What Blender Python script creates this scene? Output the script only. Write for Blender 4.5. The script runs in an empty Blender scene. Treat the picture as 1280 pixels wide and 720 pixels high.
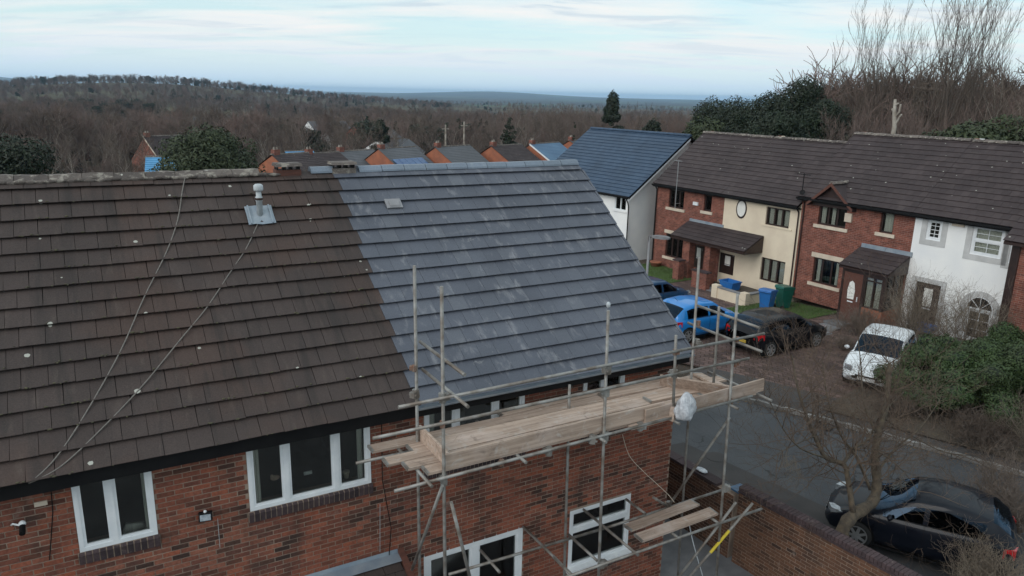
import bpy, math, random
import numpy as np
from mathutils import Vector, Matrix
from mathutils import noise as mnoise
random.seed(7)
SC = bpy.context.scene
COL = SC.collection
R = math.radians

# ------------------------------------------------------------------ camera
F, CX, CY = 932.0, 640.0, 360.0
def _n(v): v = np.array(v, float); return v / np.linalg.norm(v)
_v1 = _n([2325 - CX, 156 - CY, F])
_v2 = np.array([94 - CX, 104 - CY, F]); _v2 = _v2 / np.linalg.norm(_v2)
_v2 = _n(_v2 - _v1 * (_v1 @ _v2))
RM = np.array([_v1, _v2, np.cross(_v1, _v2)])          # camera axes -> world axes (X along the house ridge, Y away, Z up)
cam = bpy.data.objects.new('camera', bpy.data.cameras.new('camera')); COL.objects.link(cam)
cam.matrix_world = Matrix(((RM[0][0], -RM[0][1], -RM[0][2], 0), (RM[1][0], -RM[1][1], -RM[1][2], 0),
                           (RM[2][0], -RM[2][1], -RM[2][2], 0), (0, 0, 0, 1)))
cam.data.lens = 36 * F / 1280; cam.data.sensor_width = 36
cam.data.clip_start = 0.05; cam.data.clip_end = 60000
SC.camera = cam
# surveying: the point of the place seen in direction (px, py) at a known X, Y or height
def ray(x, y): return RM @ np.array([x - CX, y - CY, F])
def oX(x, y, X): r = ray(x, y); return Vector(r * X / r[0])
def oY(x, y, Y): r = ray(x, y); return Vector(r * Y / r[1])
def oZ(x, y, Z): r = ray(x, y); return Vector(r * Z / r[2])

# ------------------------------------------------------------------ sky, sun, exposure
SUN_EL, SUN_AZ = R(30), R(-103)      # azimuth from +Y, clockwise: the brighter part of the cloud stands to the left of the view
w = bpy.data.worlds.new('World'); SC.world = w; w.use_nodes = True
nt = w.node_tree; nt.nodes.clear()
def N(nt, t, **k):
    n = nt.nodes.new(t)
    for a, b in k.items():
        if a.startswith('i_'): n.inputs[a[2:].replace('_', ' ')].default_value = b
        else: setattr(n, a, b)
    return n
sky = N(nt, 'ShaderNodeTexSky', sky_type='NISHITA', sun_disc=False, sun_elevation=SUN_EL, sun_rotation=SUN_AZ,
        altitude=50, air_density=1.0, dust_density=0.6, ozone_density=1.5)
tc = N(nt, 'ShaderNodeTexCoord'); sep = N(nt, 'ShaderNodeSeparateXYZ')
nt.links.new(tc.outputs['Generated'], sep.inputs[0])
def M(nt, op, a, b=None, c=None, clamp=False):
    n = nt.nodes.new('ShaderNodeMath'); n.operation = op; n.use_clamp = clamp
    for i, s in enumerate((a, b, c)):
        if s is None: continue
        if isinstance(s, (int, float)): n.inputs[i].default_value = s
        else: nt.links.new(s, n.inputs[i])
    return n.outputs[0]
def ramp(nt, fac, stops, interp='LINEAR'):
    n = nt.nodes.new('ShaderNodeValToRGB'); n.color_ramp.interpolation = interp
    el = n.color_ramp.elements
    while len(el) < len(stops): el.new(0.5)
    for e, (p, c) in zip(el, stops):
        e.position = p; e.color = (c, c, c, 1) if isinstance(c, (int, float)) else (*c, 1)
    nt.links.new(fac, n.inputs[0]); return n.outputs[0]
def mixc(nt, fac, a, b, mode='MIX'):
    n = nt.nodes.new('ShaderNodeMix'); n.data_type = 'RGBA'; n.blend_type = mode
    for i, s in ((0, fac), (6, a), (7, b)):
        if isinstance(s, (int, float)): n.inputs[i].default_value = s
        elif isinstance(s, tuple): n.inputs[i].default_value = (*s, 1)
        else: nt.links.new(s, n.inputs[i])
    return n.outputs[2]
zc = M(nt, 'MAXIMUM', sep.outputs[2], 0.0)
den = M(nt, 'ADD', zc, 0.09)
cv = N(nt, 'ShaderNodeCombineXYZ')
# cloud deck seen in perspective, its streaks running across the view
ca, sa = math.cos(R(-30)), math.sin(R(-30))
rx = M(nt, 'ADD', M(nt, 'MULTIPLY', sep.outputs[0], ca), M(nt, 'MULTIPLY', sep.outputs[1], sa))
ry = M(nt, 'SUBTRACT', M(nt, 'MULTIPLY', sep.outputs[1], ca), M(nt, 'MULTIPLY', sep.outputs[0], sa))
nt.links.new(M(nt, 'MULTIPLY', M(nt, 'DIVIDE', rx, den), 0.42), cv.inputs[0])
nt.links.new(M(nt, 'MULTIPLY', M(nt, 'DIVIDE', ry, den), 1.0), cv.inputs[1])
n1 = N(nt, 'ShaderNodeTexNoise', i_Scale=0.9, i_Detail=6.0, i_Roughness=0.55, i_Distortion=0.4)
n2 = N(nt, 'ShaderNodeTexNoise', i_Scale=2.3, i_Detail=5.0, i_Roughness=0.6, i_Distortion=0.6)
nt.links.new(cv.outputs[0], n1.inputs['Vector']); nt.links.new(cv.outputs[0], n2.inputs['Vector'])
cover = ramp(nt, n1.outputs[0], [(0.38, 0.25), (0.56, 1.0)])
shade = ramp(nt, n2.outputs[0], [(0.38, (5.2, 6.2, 6.9)), (0.47, (6.9, 7.5, 7.7)), (0.66, (8.0, 8.0, 7.8))])
low = ramp(nt, sep.outputs[2], [(0.0, (4.7, 6.3, 7.7)), (0.03, (5.9, 6.9, 7.7)), (0.07, (7.3, 7.5, 7.6)), (0.12, (7.7, 7.8, 7.7))])
cloudc = mixc(nt, ramp(nt, sep.outputs[2], [(0.02, 0.0), (0.12, 1.0)]), low, shade)
skyc = mixc(nt, 0.65, sky.outputs[0], (5.3, 7.9, 8.4))
cover2 = M(nt, 'MAXIMUM', cover, ramp(nt, sep.outputs[2], [(0.0, 1.0), (0.10, 0.0)]))
final = mixc(nt, cover2, skyc, cloudc)
bg = N(nt, 'ShaderNodeBackground', i_Strength=0.132); nt.links.new(final, bg.inputs[0])
wo = N(nt, 'ShaderNodeOutputWorld'); nt.links.new(bg.outputs[0], wo.inputs[0])
sun = bpy.data.objects.new('sun', bpy.data.lights.new('sun', 'SUN')); COL.objects.link(sun)
sun.data.energy = 1.5; sun.data.angle = R(40); sun.data.color = (1, 0.95, 0.9)
sd = Vector((math.sin(SUN_AZ) * math.cos(SUN_EL), math.cos(SUN_AZ) * math.cos(SUN_EL), math.sin(SUN_EL)))
sun.rotation_euler = sd.to_track_quat('Z', 'Y').to_euler()
SC.view_settings.view_transform = 'Standard'; SC.view_settings.look = 'None'
SC.view_settings.exposure = -0.12; SC.view_settings.gamma = 1.0
try:
    SC.cycles.use_denoising = True; SC.cycles.max_bounces = 6; SC.cycles.volume_bounces = 1
    SC.cycles.transparent_max_bounces = 12; SC.cycles.use_adaptive_sampling = True
except Exception: pass

# ------------------------------------------------------------------ helpers
class MB:
    def __init__(s): s.v = []; s.f = []; s.smooth = False
    def add(s, vs, fs):
        o = len(s.v); s.v += [tuple(p) for p in vs]; s.f += [tuple(i + o for i in f) for f in fs]; return s
    def box(s, x0, x1, y0, y1, z0, z1):
        return s.add([(x0,y0,z0),(x1,y0,z0),(x1,y1,z0),(x0,y1,z0),(x0,y0,z1),(x1,y0,z1),(x1,y1,z1),(x0,y1,z1)],
              [(0,3,2,1),(4,5,6,7),(0,1,5,4),(1,2,6,5),(2,3,7,6),(3,0,4,7)])
    def prism(s, poly, axis, a, b):     # poly: 2-D points; axis: the extruded one
        n = len(poly)
        def P(p, t): return {'x': (t, p[0], p[1]), 'y': (p[0], t, p[1]), 'z': (p[0], p[1], t)}[axis]
        return s.add([P(p, a) for p in poly] + [P(p, b) for p in poly],
              [tuple(range(n))[::-1], tuple(range(n, 2*n))] + [(i, (i+1) % n, n+(i+1) % n, n+i) for i in range(n)])
    def tube(s, p, r, n=6, cap=True):   # p: list of points, r: list of radii or one
        p = [Vector(q) for q in p]
        if isinstance(r, (int, float)): r = [r] * len(p)
        o = len(s.v); d = (p[1] - p[0]).normalized()
        a = d.orthogonal().normalized()
        for i, q in enumerate(p):
            if i: 
                d2 = ((p[i+1] - q) if i + 1 < len(p) else (q - p[i-1]))
                if i + 1 < len(p): d2 = d2.normalized() + (q - p[i-1]).normalized()
                if d2.length > 1e-9: d = d2.normalized()
            a = (a - d * a.dot(d)); a = a.normalized() if a.length > 1e-6 else d.orthogonal().normalized()
            b = d.cross(a)
            for k in range(n):
                t = 2 * math.pi * k / n
                s.v.append(tuple(q + (a * math.cos(t) + b * math.sin(t)) * r[i]))
        for i in range(len(p) - 1):
            for k in range(n):
                k2 = (k + 1) % n
                s.f.append((o+i*n+k, o+i*n+k2, o+(i+1)*n+k2, o+(i+1)*n+k))
        if cap:
            s.f.append(tuple(o + k for k in range(n))[::-1]); s.f.append(tuple(o + (len(p)-1)*n + k for k in range(n)))
        return s
    def ball(s, c, r, nu=8, nv=5, sc=(1, 1, 1)):
        o = len(s.v); c = Vector(c)
        for j in range(nv + 1):
            ph = math.pi * j / nv
            for i in range(nu):
                t = 2 * math.pi * i / nu
                s.v.append((c.x + r*sc[0]*math.sin(ph)*math.cos(t), c.y + r*sc[1]*math.sin(ph)*math.sin(t), c.z + r*sc[2]*math.cos(ph)))
        for j in range(nv):
            for i in range(nu):
                i2 = (i + 1) % nu
                s.f.append((o+j*nu+i, o+(j+1)*nu+i, o+(j+1)*nu+i2, o+j*nu+i2))
        return s
    def lathe(s, c, prof, n=16):
        o = len(s.v)
        for r, z in prof:
            for k in range(n):
                t = 2*math.pi*k/n; s.v.append((c[0]+r*math.cos(t), c[1]+r*math.sin(t), c[2]+z))
        for j in range(len(prof)-1):
            for k in range(n):
                k2 = (k+1) % n; s.f.append((o+j*n+k, o+j*n+k2, o+(j+1)*n+k2, o+(j+1)*n+k))
        s.f.append(tuple(o+k for k in range(n))[::-1]); s.f.append(tuple(o+(len(prof)-1)*n+k for k in range(n)))
        return s
def mesh(mb, name, m, smooth=None):
    me = bpy.data.meshes.new(name); me.from_pydata([tuple(v) for v in mb.v], [], mb.f)
    me.materials.append(m)
    if smooth or mb.smooth: me.polygons.foreach_set('use_smooth', [True] * len(me.polygons))
    me.update(); return me
ROOTM = {}
def link(name, me, parent=None, loc=None, rot=None, mat4=None):
    o = bpy.data.objects.new(name, me); COL.objects.link(o)
    if parent: o.parent = parent
    if mat4 is not None: o.matrix_local = mat4
    else:
        if loc is not None: o.location = loc
        if rot is not None: o.rotation_euler = rot
    return o
def rootinv(p):
    while p.parent: p = p.parent
    return ROOTM[p.name].inverted()
def part(name, mb, m, parent, world=False, kind=None, label=None, smooth=None):
    if world:
        Mi = rootinv(parent); mb.v = [tuple(Mi @ Vector(v)) for v in mb.v]
    o = link(name, mesh(mb, name, m, smooth), parent)
    if kind: o['kind'] = kind
    if label: o['label'] = label
    return o
def thing(name, label, cat, loc=(0, 0, 0), rz=0, group=None, scale=1.0):
    o = bpy.data.objects.new(name, None); COL.objects.link(o)
    o.empty_display_size = 0.3
    o.location = loc; o.rotation_euler = (0, 0, rz); o.scale = (scale,) * 3
    o['label'] = label; o['category'] = cat
    if group: o['group'] = group
    ROOTM[o.name] = Matrix.Translation(loc) @ Matrix.Rotation(rz, 4, 'Z') @ Matrix.Scale(scale, 4)
    return o
def tag(o, label, cat, group=None, kind=None):
    o['label'] = label; o['category'] = cat
    if group: o['group'] = group
    if kind: o['kind'] = kind
    return o
def single(name, mb, m, label, cat, group=None, loc=(0, 0, 0), rz=0, smooth=None, kind=None):
    """a thing that is one mesh; mb in world coordinates, origin moved to loc"""
    Mi = (Matrix.Translation(loc) @ Matrix.Rotation(rz, 4, 'Z')).inverted()
    mb.v = [tuple(Mi @ Vector(v)) for v in mb.v]
    o = link(name, mesh(mb, name, m, smooth), None, loc, (0, 0, rz))
    return tag(o, label, cat, group, kind)
def struct(name, mb, m, smooth=None):
    o = link(name, mesh(mb, name, m, smooth)); o['kind'] = 'structure'; return o
def copy_tree(o, parent=None):
    c = o.copy(); COL.objects.link(c)
    if parent: c.parent = parent
    for ch in list(o.children): copy_tree(ch, c)
    return c

# ------------------------------------------------------------------ materials
def newmat(name):
    m = bpy.data.materials.new(name); m.use_nodes = True; t = m.node_tree; t.nodes.clear()
    out = t.nodes.new('ShaderNodeOutputMaterial'); b = t.nodes.new('ShaderNodeBsdfPrincipled')
    t.links.new(b.outputs[0], out.inputs[0]); return m, t, b, out
def pos(t, local=False):
    if local: return t.nodes.new('ShaderNodeTexCoord').outputs['Object']
    return t.nodes.new('ShaderNodeNewGeometry').outputs['Position']
def noise(t, vec, scale, detail=4, rough=0.55, dist=0.0, stretch=None):
    if stretch:
        mp = t.nodes.new('ShaderNodeMapping'); mp.inputs['Scale'].default_value = stretch
        if len(stretch) == 4: pass
        t.links.new(vec, mp.inputs[0]); vec = mp.outputs[0]
    n = N(t, 'ShaderNodeTexNoise', i_Scale=scale, i_Detail=float(detail), i_Roughness=rough, i_Distortion=dist)
    t.links.new(vec, n.inputs['Vector']); return n.outputs[0]
def piece_random(t):      # one number per brick / tile, whether it is an object of its own or an island of a joined mesh
    a = t.nodes.new('ShaderNodeObjectInfo').outputs['Random']
    b = t.nodes.new('ShaderNodeNewGeometry').outputs['Random Per Island']
    return M(t, 'FRACT', M(t, 'ADD', M(t, 'MULTIPLY', a, 3.7), b))
def bump(t, b, h, strength=0.4, dist=0.01):
    n = N(t, 'ShaderNodeBump', i_Strength=strength, i_Distance=dist)
    t.links.new(h, n.inputs['Height']); t.links.new(n.outputs[0], b.inputs['Normal'])
def setc(t, b, col):
    if isinstance(col, tuple): b.inputs['Base Color'].default_value = (*col, 1)
    else: t.links.new(col, b.inputs['Base Color'])
def simple(name, c1, c2=None, scale=5, rough=0.7, metal=0, bmp=0.0, bs=40, local=False, coat=0, spec=0.5, piece=0.0, stretch=None):
    m, t, b, _ = newmat(name)
    p = pos(t, local)
    c2 = c2 or tuple(x * 0.75 for x in c1)
    c = mixc(t, ramp(t, noise(t, p, scale, 5, stretch=stretch), [(0.35, 0.0), (0.65, 1.0)]), c1, c2)
    if piece:
        c = mixc(t, piece, c, ramp(t, piece_random(t), [(0, 0.35), (1, 1.6)]), 'MULTIPLY')
    setc(t, b, c); b.inputs['Roughness'].default_value = rough; b.inputs['Metallic'].default_value = metal
    b.inputs['Coat Weight'].default_value = coat; b.inputs['Coat Roughness'].default_value = 0.05
    b.inputs['Specular IOR Level'].default_value = spec
    if bmp: bump(t, b, noise(t, p, bs, 5, stretch=stretch), bmp)
    return m
def tile_mat(name, base, alt, smear, smear_amt, lichen, streak_scale=(9, 2.2, 2.2), rough=0.75, red=None):
    m, t, b, _ = newmat(name); p = pos(t)
    r = piece_random(t)
    c = mixc(t, r, base, alt)
    c = mixc(t, ramp(t, noise(t, p, 0.7, 3), [(0.4, 0.0), (0.65, 0.6)]), c, tuple(x * 0.72 for x in base))
    if name.startswith('blue grey'):
        # chalky bloom: whole tiles, then finger scuffs within some of them
        c = mixc(t, ramp(t, M(t, 'FRACT', M(t, 'MULTIPLY', r, 17.3)), [(0.85, 0.0), (0.98, 0.25)]), c, (0.17, 0.18, 0.20))
        zone = ramp(t, noise(t, p, 0.55, 2), [(0.45, 0.0), (0.62, 1.0)])
        c = mixc(t, M(t, 'MULTIPLY', zone, ramp(t, noise(t, p, 2.6, 4, 0.6, 0.8, stretch=(1.6, 0.9, 0.9)), [(0.60, 0.0), (0.72, 0.4)])), c, (0.22, 0.225, 0.24))
        c = mixc(t, ramp(t, noise(t, p, 1.0, 5, 0.6, 0.2, stretch=(0.9, 2.5, 2.5)), [(0.62, 0.0), (0.72, 0.3)]), c, (0.22, 0.225, 0.24))
        c = mixc(t, ramp(t, noise(t, p, 1.3, 5, 0.7, 1.5), [(0.66, 0.0), (0.70, 0.45)]), c, (0.30, 0.30, 0.31))
    if red:       # warm weathered patches
        c = mixc(t, ramp(t, noise(t, p, 0.55, 3), [(0.5, 0.0), (0.62, 0.55)]), c, red)
    s = noise(t, p, 1.0, 6, 0.62, 0.3, stretch=streak_scale)
    c = mixc(t, ramp(t, s, [(0.53, 0.0), (0.62, smear_amt)] if name.startswith('old') else [(0.56, 0.0), (0.74, smear_amt)]), c, smear)
    if red: c = mixc(t, ramp(t, noise(t, p, 1.0, 5, 0.6, 0.3, stretch=(5.0, 0.5, 0.5)), [(0.52, 0.0), (0.68, 0.6)]), c, (0.028, 0.024, 0.023))
    s2 = noise(t, p, 60, 3)
    c = mixc(t, 0.25 if not red else 0.35, c, ramp(t, s2, [(0.3, 0.3), (0.7, 1.5)]), 'MULTIPLY')
    if lichen:
        v = N(t, 'ShaderNodeTexVoronoi', i_Scale=3.3, feature='F1'); t.links.new(p, v.inputs['Vector'])
        t.links.new(p, v.inputs['Vector'])
        sepc = t.nodes.new('ShaderNodeSeparateColor'); t.links.new(v.outputs['Color'], sepc.inputs[0])
        rad = M(t, 'MULTIPLY', M(t, 'MAXIMUM', M(t, 'SUBTRACT', sepc.outputs[0], 0.30), 0.0), 0.19)
        d = M(t, 'ADD', v.outputs['Distance'], M(t, 'MULTIPLY', M(t, 'SUBTRACT', noise(t, p, 45, 2), 0.5), 0.06))
        c = mixc(t, M(t, 'MULTIPLY', M(t, 'LESS_THAN', d, rad), lichen), c, (0.46, 0.46, 0.41))
    setc(t, b, c); b.inputs['Roughness'].default_value = rough
    b.inputs['Specular IOR Level'].default_value = 0.35
    bump(t, b, noise(t, p, 90, 4), 0.25, 0.006)
    return m
def brick_piece_mat(name, stops, rough=0.85):
    m, t, b, _ = newmat(name); p = pos(t); r = piece_random(t)
    c = ramp(t, r, stops)
    area = ramp(t, noise(t, p, 0.9, 3, 0.5), [(0.42, 0.0), (0.60, 1.0)])
    c = mixc(t, M(t, 'MULTIPLY', area, 0.45), c, stops[-1][1])
    c = mixc(t, 0.55, c, ramp(t, noise(t, p, 26, 5, 0.6), [(0.3, 0.45), (0.7, 1.45)]), 'MULTIPLY')
    eff = ramp(t, noise(t, p, 3.1, 5, 0.6, 0.5), [(0.64, 0.0), (0.75, 0.5)])
    c = mixc(t, eff, c, (0.36, 0.30, 0.26))
    c = mixc(t, ramp(t, noise(t, p, 1.2, 4, 0.6, 0.4, stretch=(2.0, 1.0, 0.45)), [(0.52, 0.0), (0.68, 0.55)]), c, (0.045, 0.032, 0.028))     # damp and soot runs
    setc(t, b, c); b.inputs['Roughness'].default_value = rough; b.inputs['Specular IOR Level'].default_value = 0.25
    bump(t, b, noise(t, p, 70, 5), 0.5, 0.008); return m
def brick_wall_mat(name, c1, c2, mortar):       # far walls, where a brick is under ten pixels
    m, t, b, _ = newmat(name)
    tcn = t.nodes.new('ShaderNodeTexCoord'); s = t.nodes.new('ShaderNodeSeparateXYZ'); t.links.new(tcn.outputs['Object'], s.inputs[0])
    cmb = t.nodes.new('ShaderNodeCombineXYZ'); t.links.new(M(t, 'ADD', s.outputs[0], s.outputs[1]), cmb.inputs[0]); t.links.new(s.outputs[2], cmb.inputs[1])
    br = N(t, 'ShaderNodeTexBrick', i_Scale=1.0, i_Mortar_Size=0.006, i_Brick_Width=0.225, i_Row_Height=0.075, i_Bias=0.0)
    br.inputs['Color1'].default_value = (*c1, 1); br.inputs['Color2'].default_value = (*c2, 1); br.inputs['Mortar'].default_value = (*mortar, 1)
    t.links.new(cmb.outputs[0], br.inputs['Vector'])
    c = mixc(t, 0.8, br.outputs[0], ramp(t, noise(t, tcn.outputs['Object'], 2.5, 6, 0.7), [(0.3, 0.5), (0.7, 1.5)]), 'MULTIPLY')
    setc(t, b, c); b.inputs['Roughness'].default_value = 0.9; b.inputs['Specular IOR Level'].default_value = 0.2
    bump(t, b, br.outputs['Fac'], -0.6, 0.01); return m
def glass_mat(name, tint=(0.75, 0.85, 0.85), refl=1.0, ior=1.5, rc=None):
    m, t, b, out = newmat(name); t.nodes.remove(b)
    tr = N(t, 'ShaderNodeBsdfTransparent'); tr.inputs[0].default_value = (*tint, 1)
    gl = N(t, 'ShaderNodeBsdfGlossy'); gl.inputs['Roughness'].default_value = 0.03; gl.inputs['Color'].default_value = (*(rc or (refl,)*3), 1)
    fr = N(t, 'ShaderNodeFresnel'); fr.inputs[0].default_value = ior
    mx = t.nodes.new('ShaderNodeMixShader')
    t.links.new(fr.outputs[0], mx.inputs[0]); t.links.new(tr.outputs[0], mx.inputs[1]); t.links.new(gl.outputs[0], mx.inputs[2])
    t.links.new(mx.outputs[0], out.inputs[0]); return m
def leaf_mat(name, a, b_, c_):
    m, t, b, _ = newmat(name); p = pos(t)
    isl = t.nodes.new('ShaderNodeNewGeometry').outputs['Random Per Island']
    c = mixc(t, isl, a, b_)
    c = mixc(t, ramp(t, noise(t, p, 0.9, 4), [(0.42, 0.0), (0.62, 0.75)]), c, c_)
    setc(t, b, c); b.inputs['Roughness'].default_value = 0.6; b.inputs['Specular IOR Level'].default_value = 0.3; return m
def paint(name, c, metal=0.0):
    dark = max(c) < .05
    m, t, b, _ = newmat(name); p = pos(t)
    cc = mixc(t, ramp(t, noise(t, p, 3, 5), [(0.4, 0.0), (0.7, 0.35)]), c, tuple(x * 0.8 + 0.01 for x in c))
    setc(t, b, cc); b.inputs['Roughness'].default_value = 0.45; b.inputs['Metallic'].default_value = metal; b.inputs['Specular IOR Level'].default_value = 0.15
    b.inputs['Coat Weight'].default_value = 0.28 if dark else 0.8; b.inputs['Coat Roughness'].default_value = 0.02; return m

MT = {}
MT['dark_tile'] = tile_mat('brown concrete tile', (0.055, 0.041, 0.038), (0.066, 0.049, 0.045), (0.12, 0.095, 0.080), 0.35, 0.85, red=(0.074, 0.045, 0.036))
MT['slate_tile'] = tile_mat('blue grey slate tile', (0.094, 0.103, 0.130), (0.106, 0.116, 0.144), (0.33, 0.33, 0.35), 0.5, 0, rough=0.55, streak_scale=(5.5, 2.2, 2.2))
MT['terrace_tile'] = tile_mat('weathered terrace tile', (0.043, 0.031, 0.033), (0.060, 0.045, 0.046), (0.12, 0.10, 0.09), 0.3, 0.7)
MT['blue_tile'] = tile_mat('dark blue slate tile', (0.028, 0.054, 0.100), (0.038, 0.070, 0.122), (0.12, 0.16, 0.22), 0.3, 0, rough=0.5)
MT['ridge_old'] = tile_mat('old mortared ridge', (0.10, 0.085, 0.080), (0.17, 0.145, 0.13), (0.34, 0.31, 0.27), 0.75, 0.9, streak_scale=(7, 9, 9), rough=0.9)
MT['ridge_new'] = tile_mat('new grey ridge', (0.17, 0.21, 0.26), (0.20, 0.24, 0.30), (0.30, 0.33, 0.36), 0.5, 0, rough=0.5)
MT['brick'] = brick_piece_mat('red brick', [(0.0, (0.050, 0.030, 0.026)), (0.16, (0.085, 0.045, 0.034)), (0.34, (0.135, 0.058, 0.045)), (0.65, (0.205, 0.074, 0.050)), (0.88, (0.265, 0.105, 0.070)), (1.0, (0.29, 0.085, 0.048))])
MT['brick_brown'] = brick_piece_mat('brown garden brick', [(0.0, (0.045, 0.028, 0.022)), (0.3, (0.085, 0.046, 0.032)), (0.7, (0.125, 0.064, 0.041)), (1.0, (0.145, 0.074, 0.045))])
MT['brick_blue'] = brick_piece_mat('dark engineering brick', [(0.0, (0.040, 0.030, 0.034)), (0.5, (0.065, 0.046, 0.050)), (1.0, (0.075, 0.052, 0.055))])
MT['mortar'] = simple('mortar', (0.33, 0.25, 0.195), (0.20, 0.145, 0.115), 3, 0.95, bmp=0.3, bs=120)
MT['brick_far'] = brick_wall_mat('terrace brick', (0.23, 0.078, 0.055), (0.13, 0.048, 0.038), (0.25, 0.17, 0.14))
MT['brick_orange'] = simple('orange brick gable', (0.36, 0.13, 0.07), (0.26, 0.10, 0.06), 1.5, 0.9)
MT['cream'] = simple('cream render', (0.72, 0.62, 0.48), (0.64, 0.54, 0.42), 1.2, 0.9, bmp=0.15, bs=60)
MT['white_render'] = simple('white render', (0.85, 0.85, 0.84), (0.77, 0.78, 0.79), 0.9, 0.85, bmp=0.1, bs=60)
MT['upvc'] = simple('white window frame', (0.78, 0.80, 0.82), (0.68, 0.71, 0.74), 4, 0.35, bmp=0.02)
MT['brownframe'] = simple('dark brown frame', (0.035, 0.018, 0.015), (0.022, 0.012, 0.011), 5, 0.4)
MT['blackframe'] = simple('black trim', (0.008, 0.008, 0.009), (0.012, 0.012, 0.013), 5, 0.6, spec=0.12)
MT['stone_sill'] = simple('pale sill', (0.62, 0.53, 0.43), (0.50, 0.42, 0.34), 3, 0.9, bmp=0.1)
MT['grey_surround'] = simple('grey window surround', (0.55, 0.55, 0.55), (0.45, 0.45, 0.45), 3, 0.9)
MT['vent_grey'] = simple('weathered vent plastic', (.48, .52, .55), (.36, .39, .41), 12, .6)
MT['rope'] = simple('grey rope', (.20, .18, .165), (.13, .12, .11), 30, .9)
MT['glass'] = glass_mat('window glass', (0.8, 0.82, 0.80))
MT['carglass'] = glass_mat('car glass', (0.035, 0.045, 0.05), 1.0, 1.5, (0.45, 0.66, 0.95))
MT['curtain'] = simple('pale curtain', (0.80, 0.79, 0.75), (0.62, 0.61, 0.58), 3, 0.9, stretch=(14, 14, 0.5))
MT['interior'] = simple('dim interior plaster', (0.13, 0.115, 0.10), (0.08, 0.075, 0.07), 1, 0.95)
MT['galv'] = simple('galvanised scaffold steel', (0.30, 0.30, 0.29), (0.15, 0.125, 0.105), 5, 0.55, metal=0.35, bmp=0.15, bs=60)
MT['rust'] = simple('rusty scaffold coupler', (0.20, 0.085, 0.05), (0.22, 0.17, 0.14), 20, 0.8, metal=0.2)
def wood(name, a, b_, c_):
    m, t, b, _ = newmat(name); p = pos(t)
    g = noise(t, p, 1.0, 6, 0.6, 0.4, stretch=(1.2, 22, 22))
    c = mixc(t, ramp(t, g, [(0.35, 0.0), (0.62, 1.0)]), a, b_)
    c = mixc(t, ramp(t, noise(t, p, 1.7, 4), [(0.5, 0.0), (0.7, 0.6)]), c, c_)
    c = mixc(t, 0.5, c, ramp(t, piece_random(t), [(0, 0.7), (1, 1.3)]), 'MULTIPLY')
    c = mixc(t, ramp(t, noise(t, p, 5.0, 5, 0.65, 1.0), [(0.56, 0.0), (0.70, 0.55)]), c, (0.50, 0.47, 0.44))     # mortar splashes
    c = mixc(t, ramp(t, noise(t, p, 3.0, 5, 0.65, 1.0), [(0.60, 0.0), (0.72, 0.6)]), c, (0.13, 0.10, 0.085))
    setc(t, b, c); b.inputs['Roughness'].default_value = 0.85; b.inputs['Specular IOR Level'].default_value = 0.2
    bump(t, b, g, 0.4, 0.006); return m
MT['board'] = wood('scaffold board', (0.46, 0.355, 0.29), (0.30, 0.225, 0.18), (0.52, 0.43, 0.385))
MT['timber_red'] = simple('stained barge board', (0.12, 0.045, 0.03), (0.08, 0.03, 0.022), 3, 0.7, stretch=(1, 8, 8))
MT['lead'] = simple('lead flashing', (0.20, 0.25, 0.31), (0.30, 0.34, 0.38), 3, 0.5, metal=0.2, bmp=0.3, bs=15)
m, t, b, _ = newmat('asphalt'); p = pos(t)
c = mixc(t, ramp(t, noise(t, p, 0.35, 5, 0.6), [(0.4, 0.0), (0.6, 1.0)]), (0.050, 0.053, 0.060), (0.072, 0.074, 0.080))
c = mixc(t, ramp(t, noise(t, p, 0.8, 5, 0.65, 0.8, stretch=(2.2, 0.5, 1)), [(0.55, 0.0), (0.72, 0.5)]), c, (0.036, 0.037, 0.040))
vv = N(t, 'ShaderNodeTexVoronoi', i_Scale=0.55, feature='DISTANCE_TO_EDGE'); mp_ = t.nodes.new('ShaderNodeVectorMath'); mp_.operation = 'ADD'
ns_ = N(t, 'ShaderNodeTexNoise', i_Scale=3.0, i_Detail=4.0); t.links.new(p, ns_.inputs['Vector']); t.links.new(p, mp_.inputs[0])
sc2_ = t.nodes.new('ShaderNodeVectorMath'); sc2_.operation = 'SCALE'; sc2_.inputs['Scale'].default_value = 0.5; t.links.new(ns_.outputs['Color'], sc2_.inputs[0]); t.links.new(sc2_.outputs[0], mp_.inputs[1]); t.links.new(mp_.outputs[0], vv.inputs['Vector'])
c = mixc(t, M(t, 'MULTIPLY', M(t, 'LESS_THAN', vv.outputs['Distance'], 0.010), ramp(t, noise(t, p, 0.4, 2), [(0.5, 0.0), (0.55, 0.8)])), c, (0.02, 0.02, 0.02))
c = mixc(t, 0.6, c, ramp(t, noise(t, p, 70, 3), [(0.3, 0.5), (0.7, 1.5)]), 'MULTIPLY')
setc(t, b, c); b.inputs['Roughness'].default_value = 0.85; bump(t, b, noise(t, p, 90, 4), 0.5); MT['asphalt'] = m
MT['footway'] = simple('worn footway asphalt', (0.050, 0.046, 0.046), (0.070, 0.062, 0.060), 0.9, 0.95, bmp=0.5, bs=70)
MT['paving'] = simple('brown block paving', (0.120, 0.076, 0.066), (0.082, 0.053, 0.048), 1.6, 0.9, bmp=0.4, bs=30, piece=0.6)
MT['kerb'] = simple('concrete kerb', (0.26, 0.25, 0.24), (0.18, 0.17, 0.16), 2, 0.9, bmp=0.2, piece=0.5)
MT['slabs'] = simple('grey paving slab', (0.22, 0.22, 0.23), (0.15, 0.15, 0.16), 2, 0.9, bmp=0.2, piece=0.6)
MT['lawn'] = simple('mown lawn', (0.075, 0.125, 0.034), (0.055, 0.088, 0.028), 2.2, 0.95, bmp=0.6, bs=60)
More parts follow.
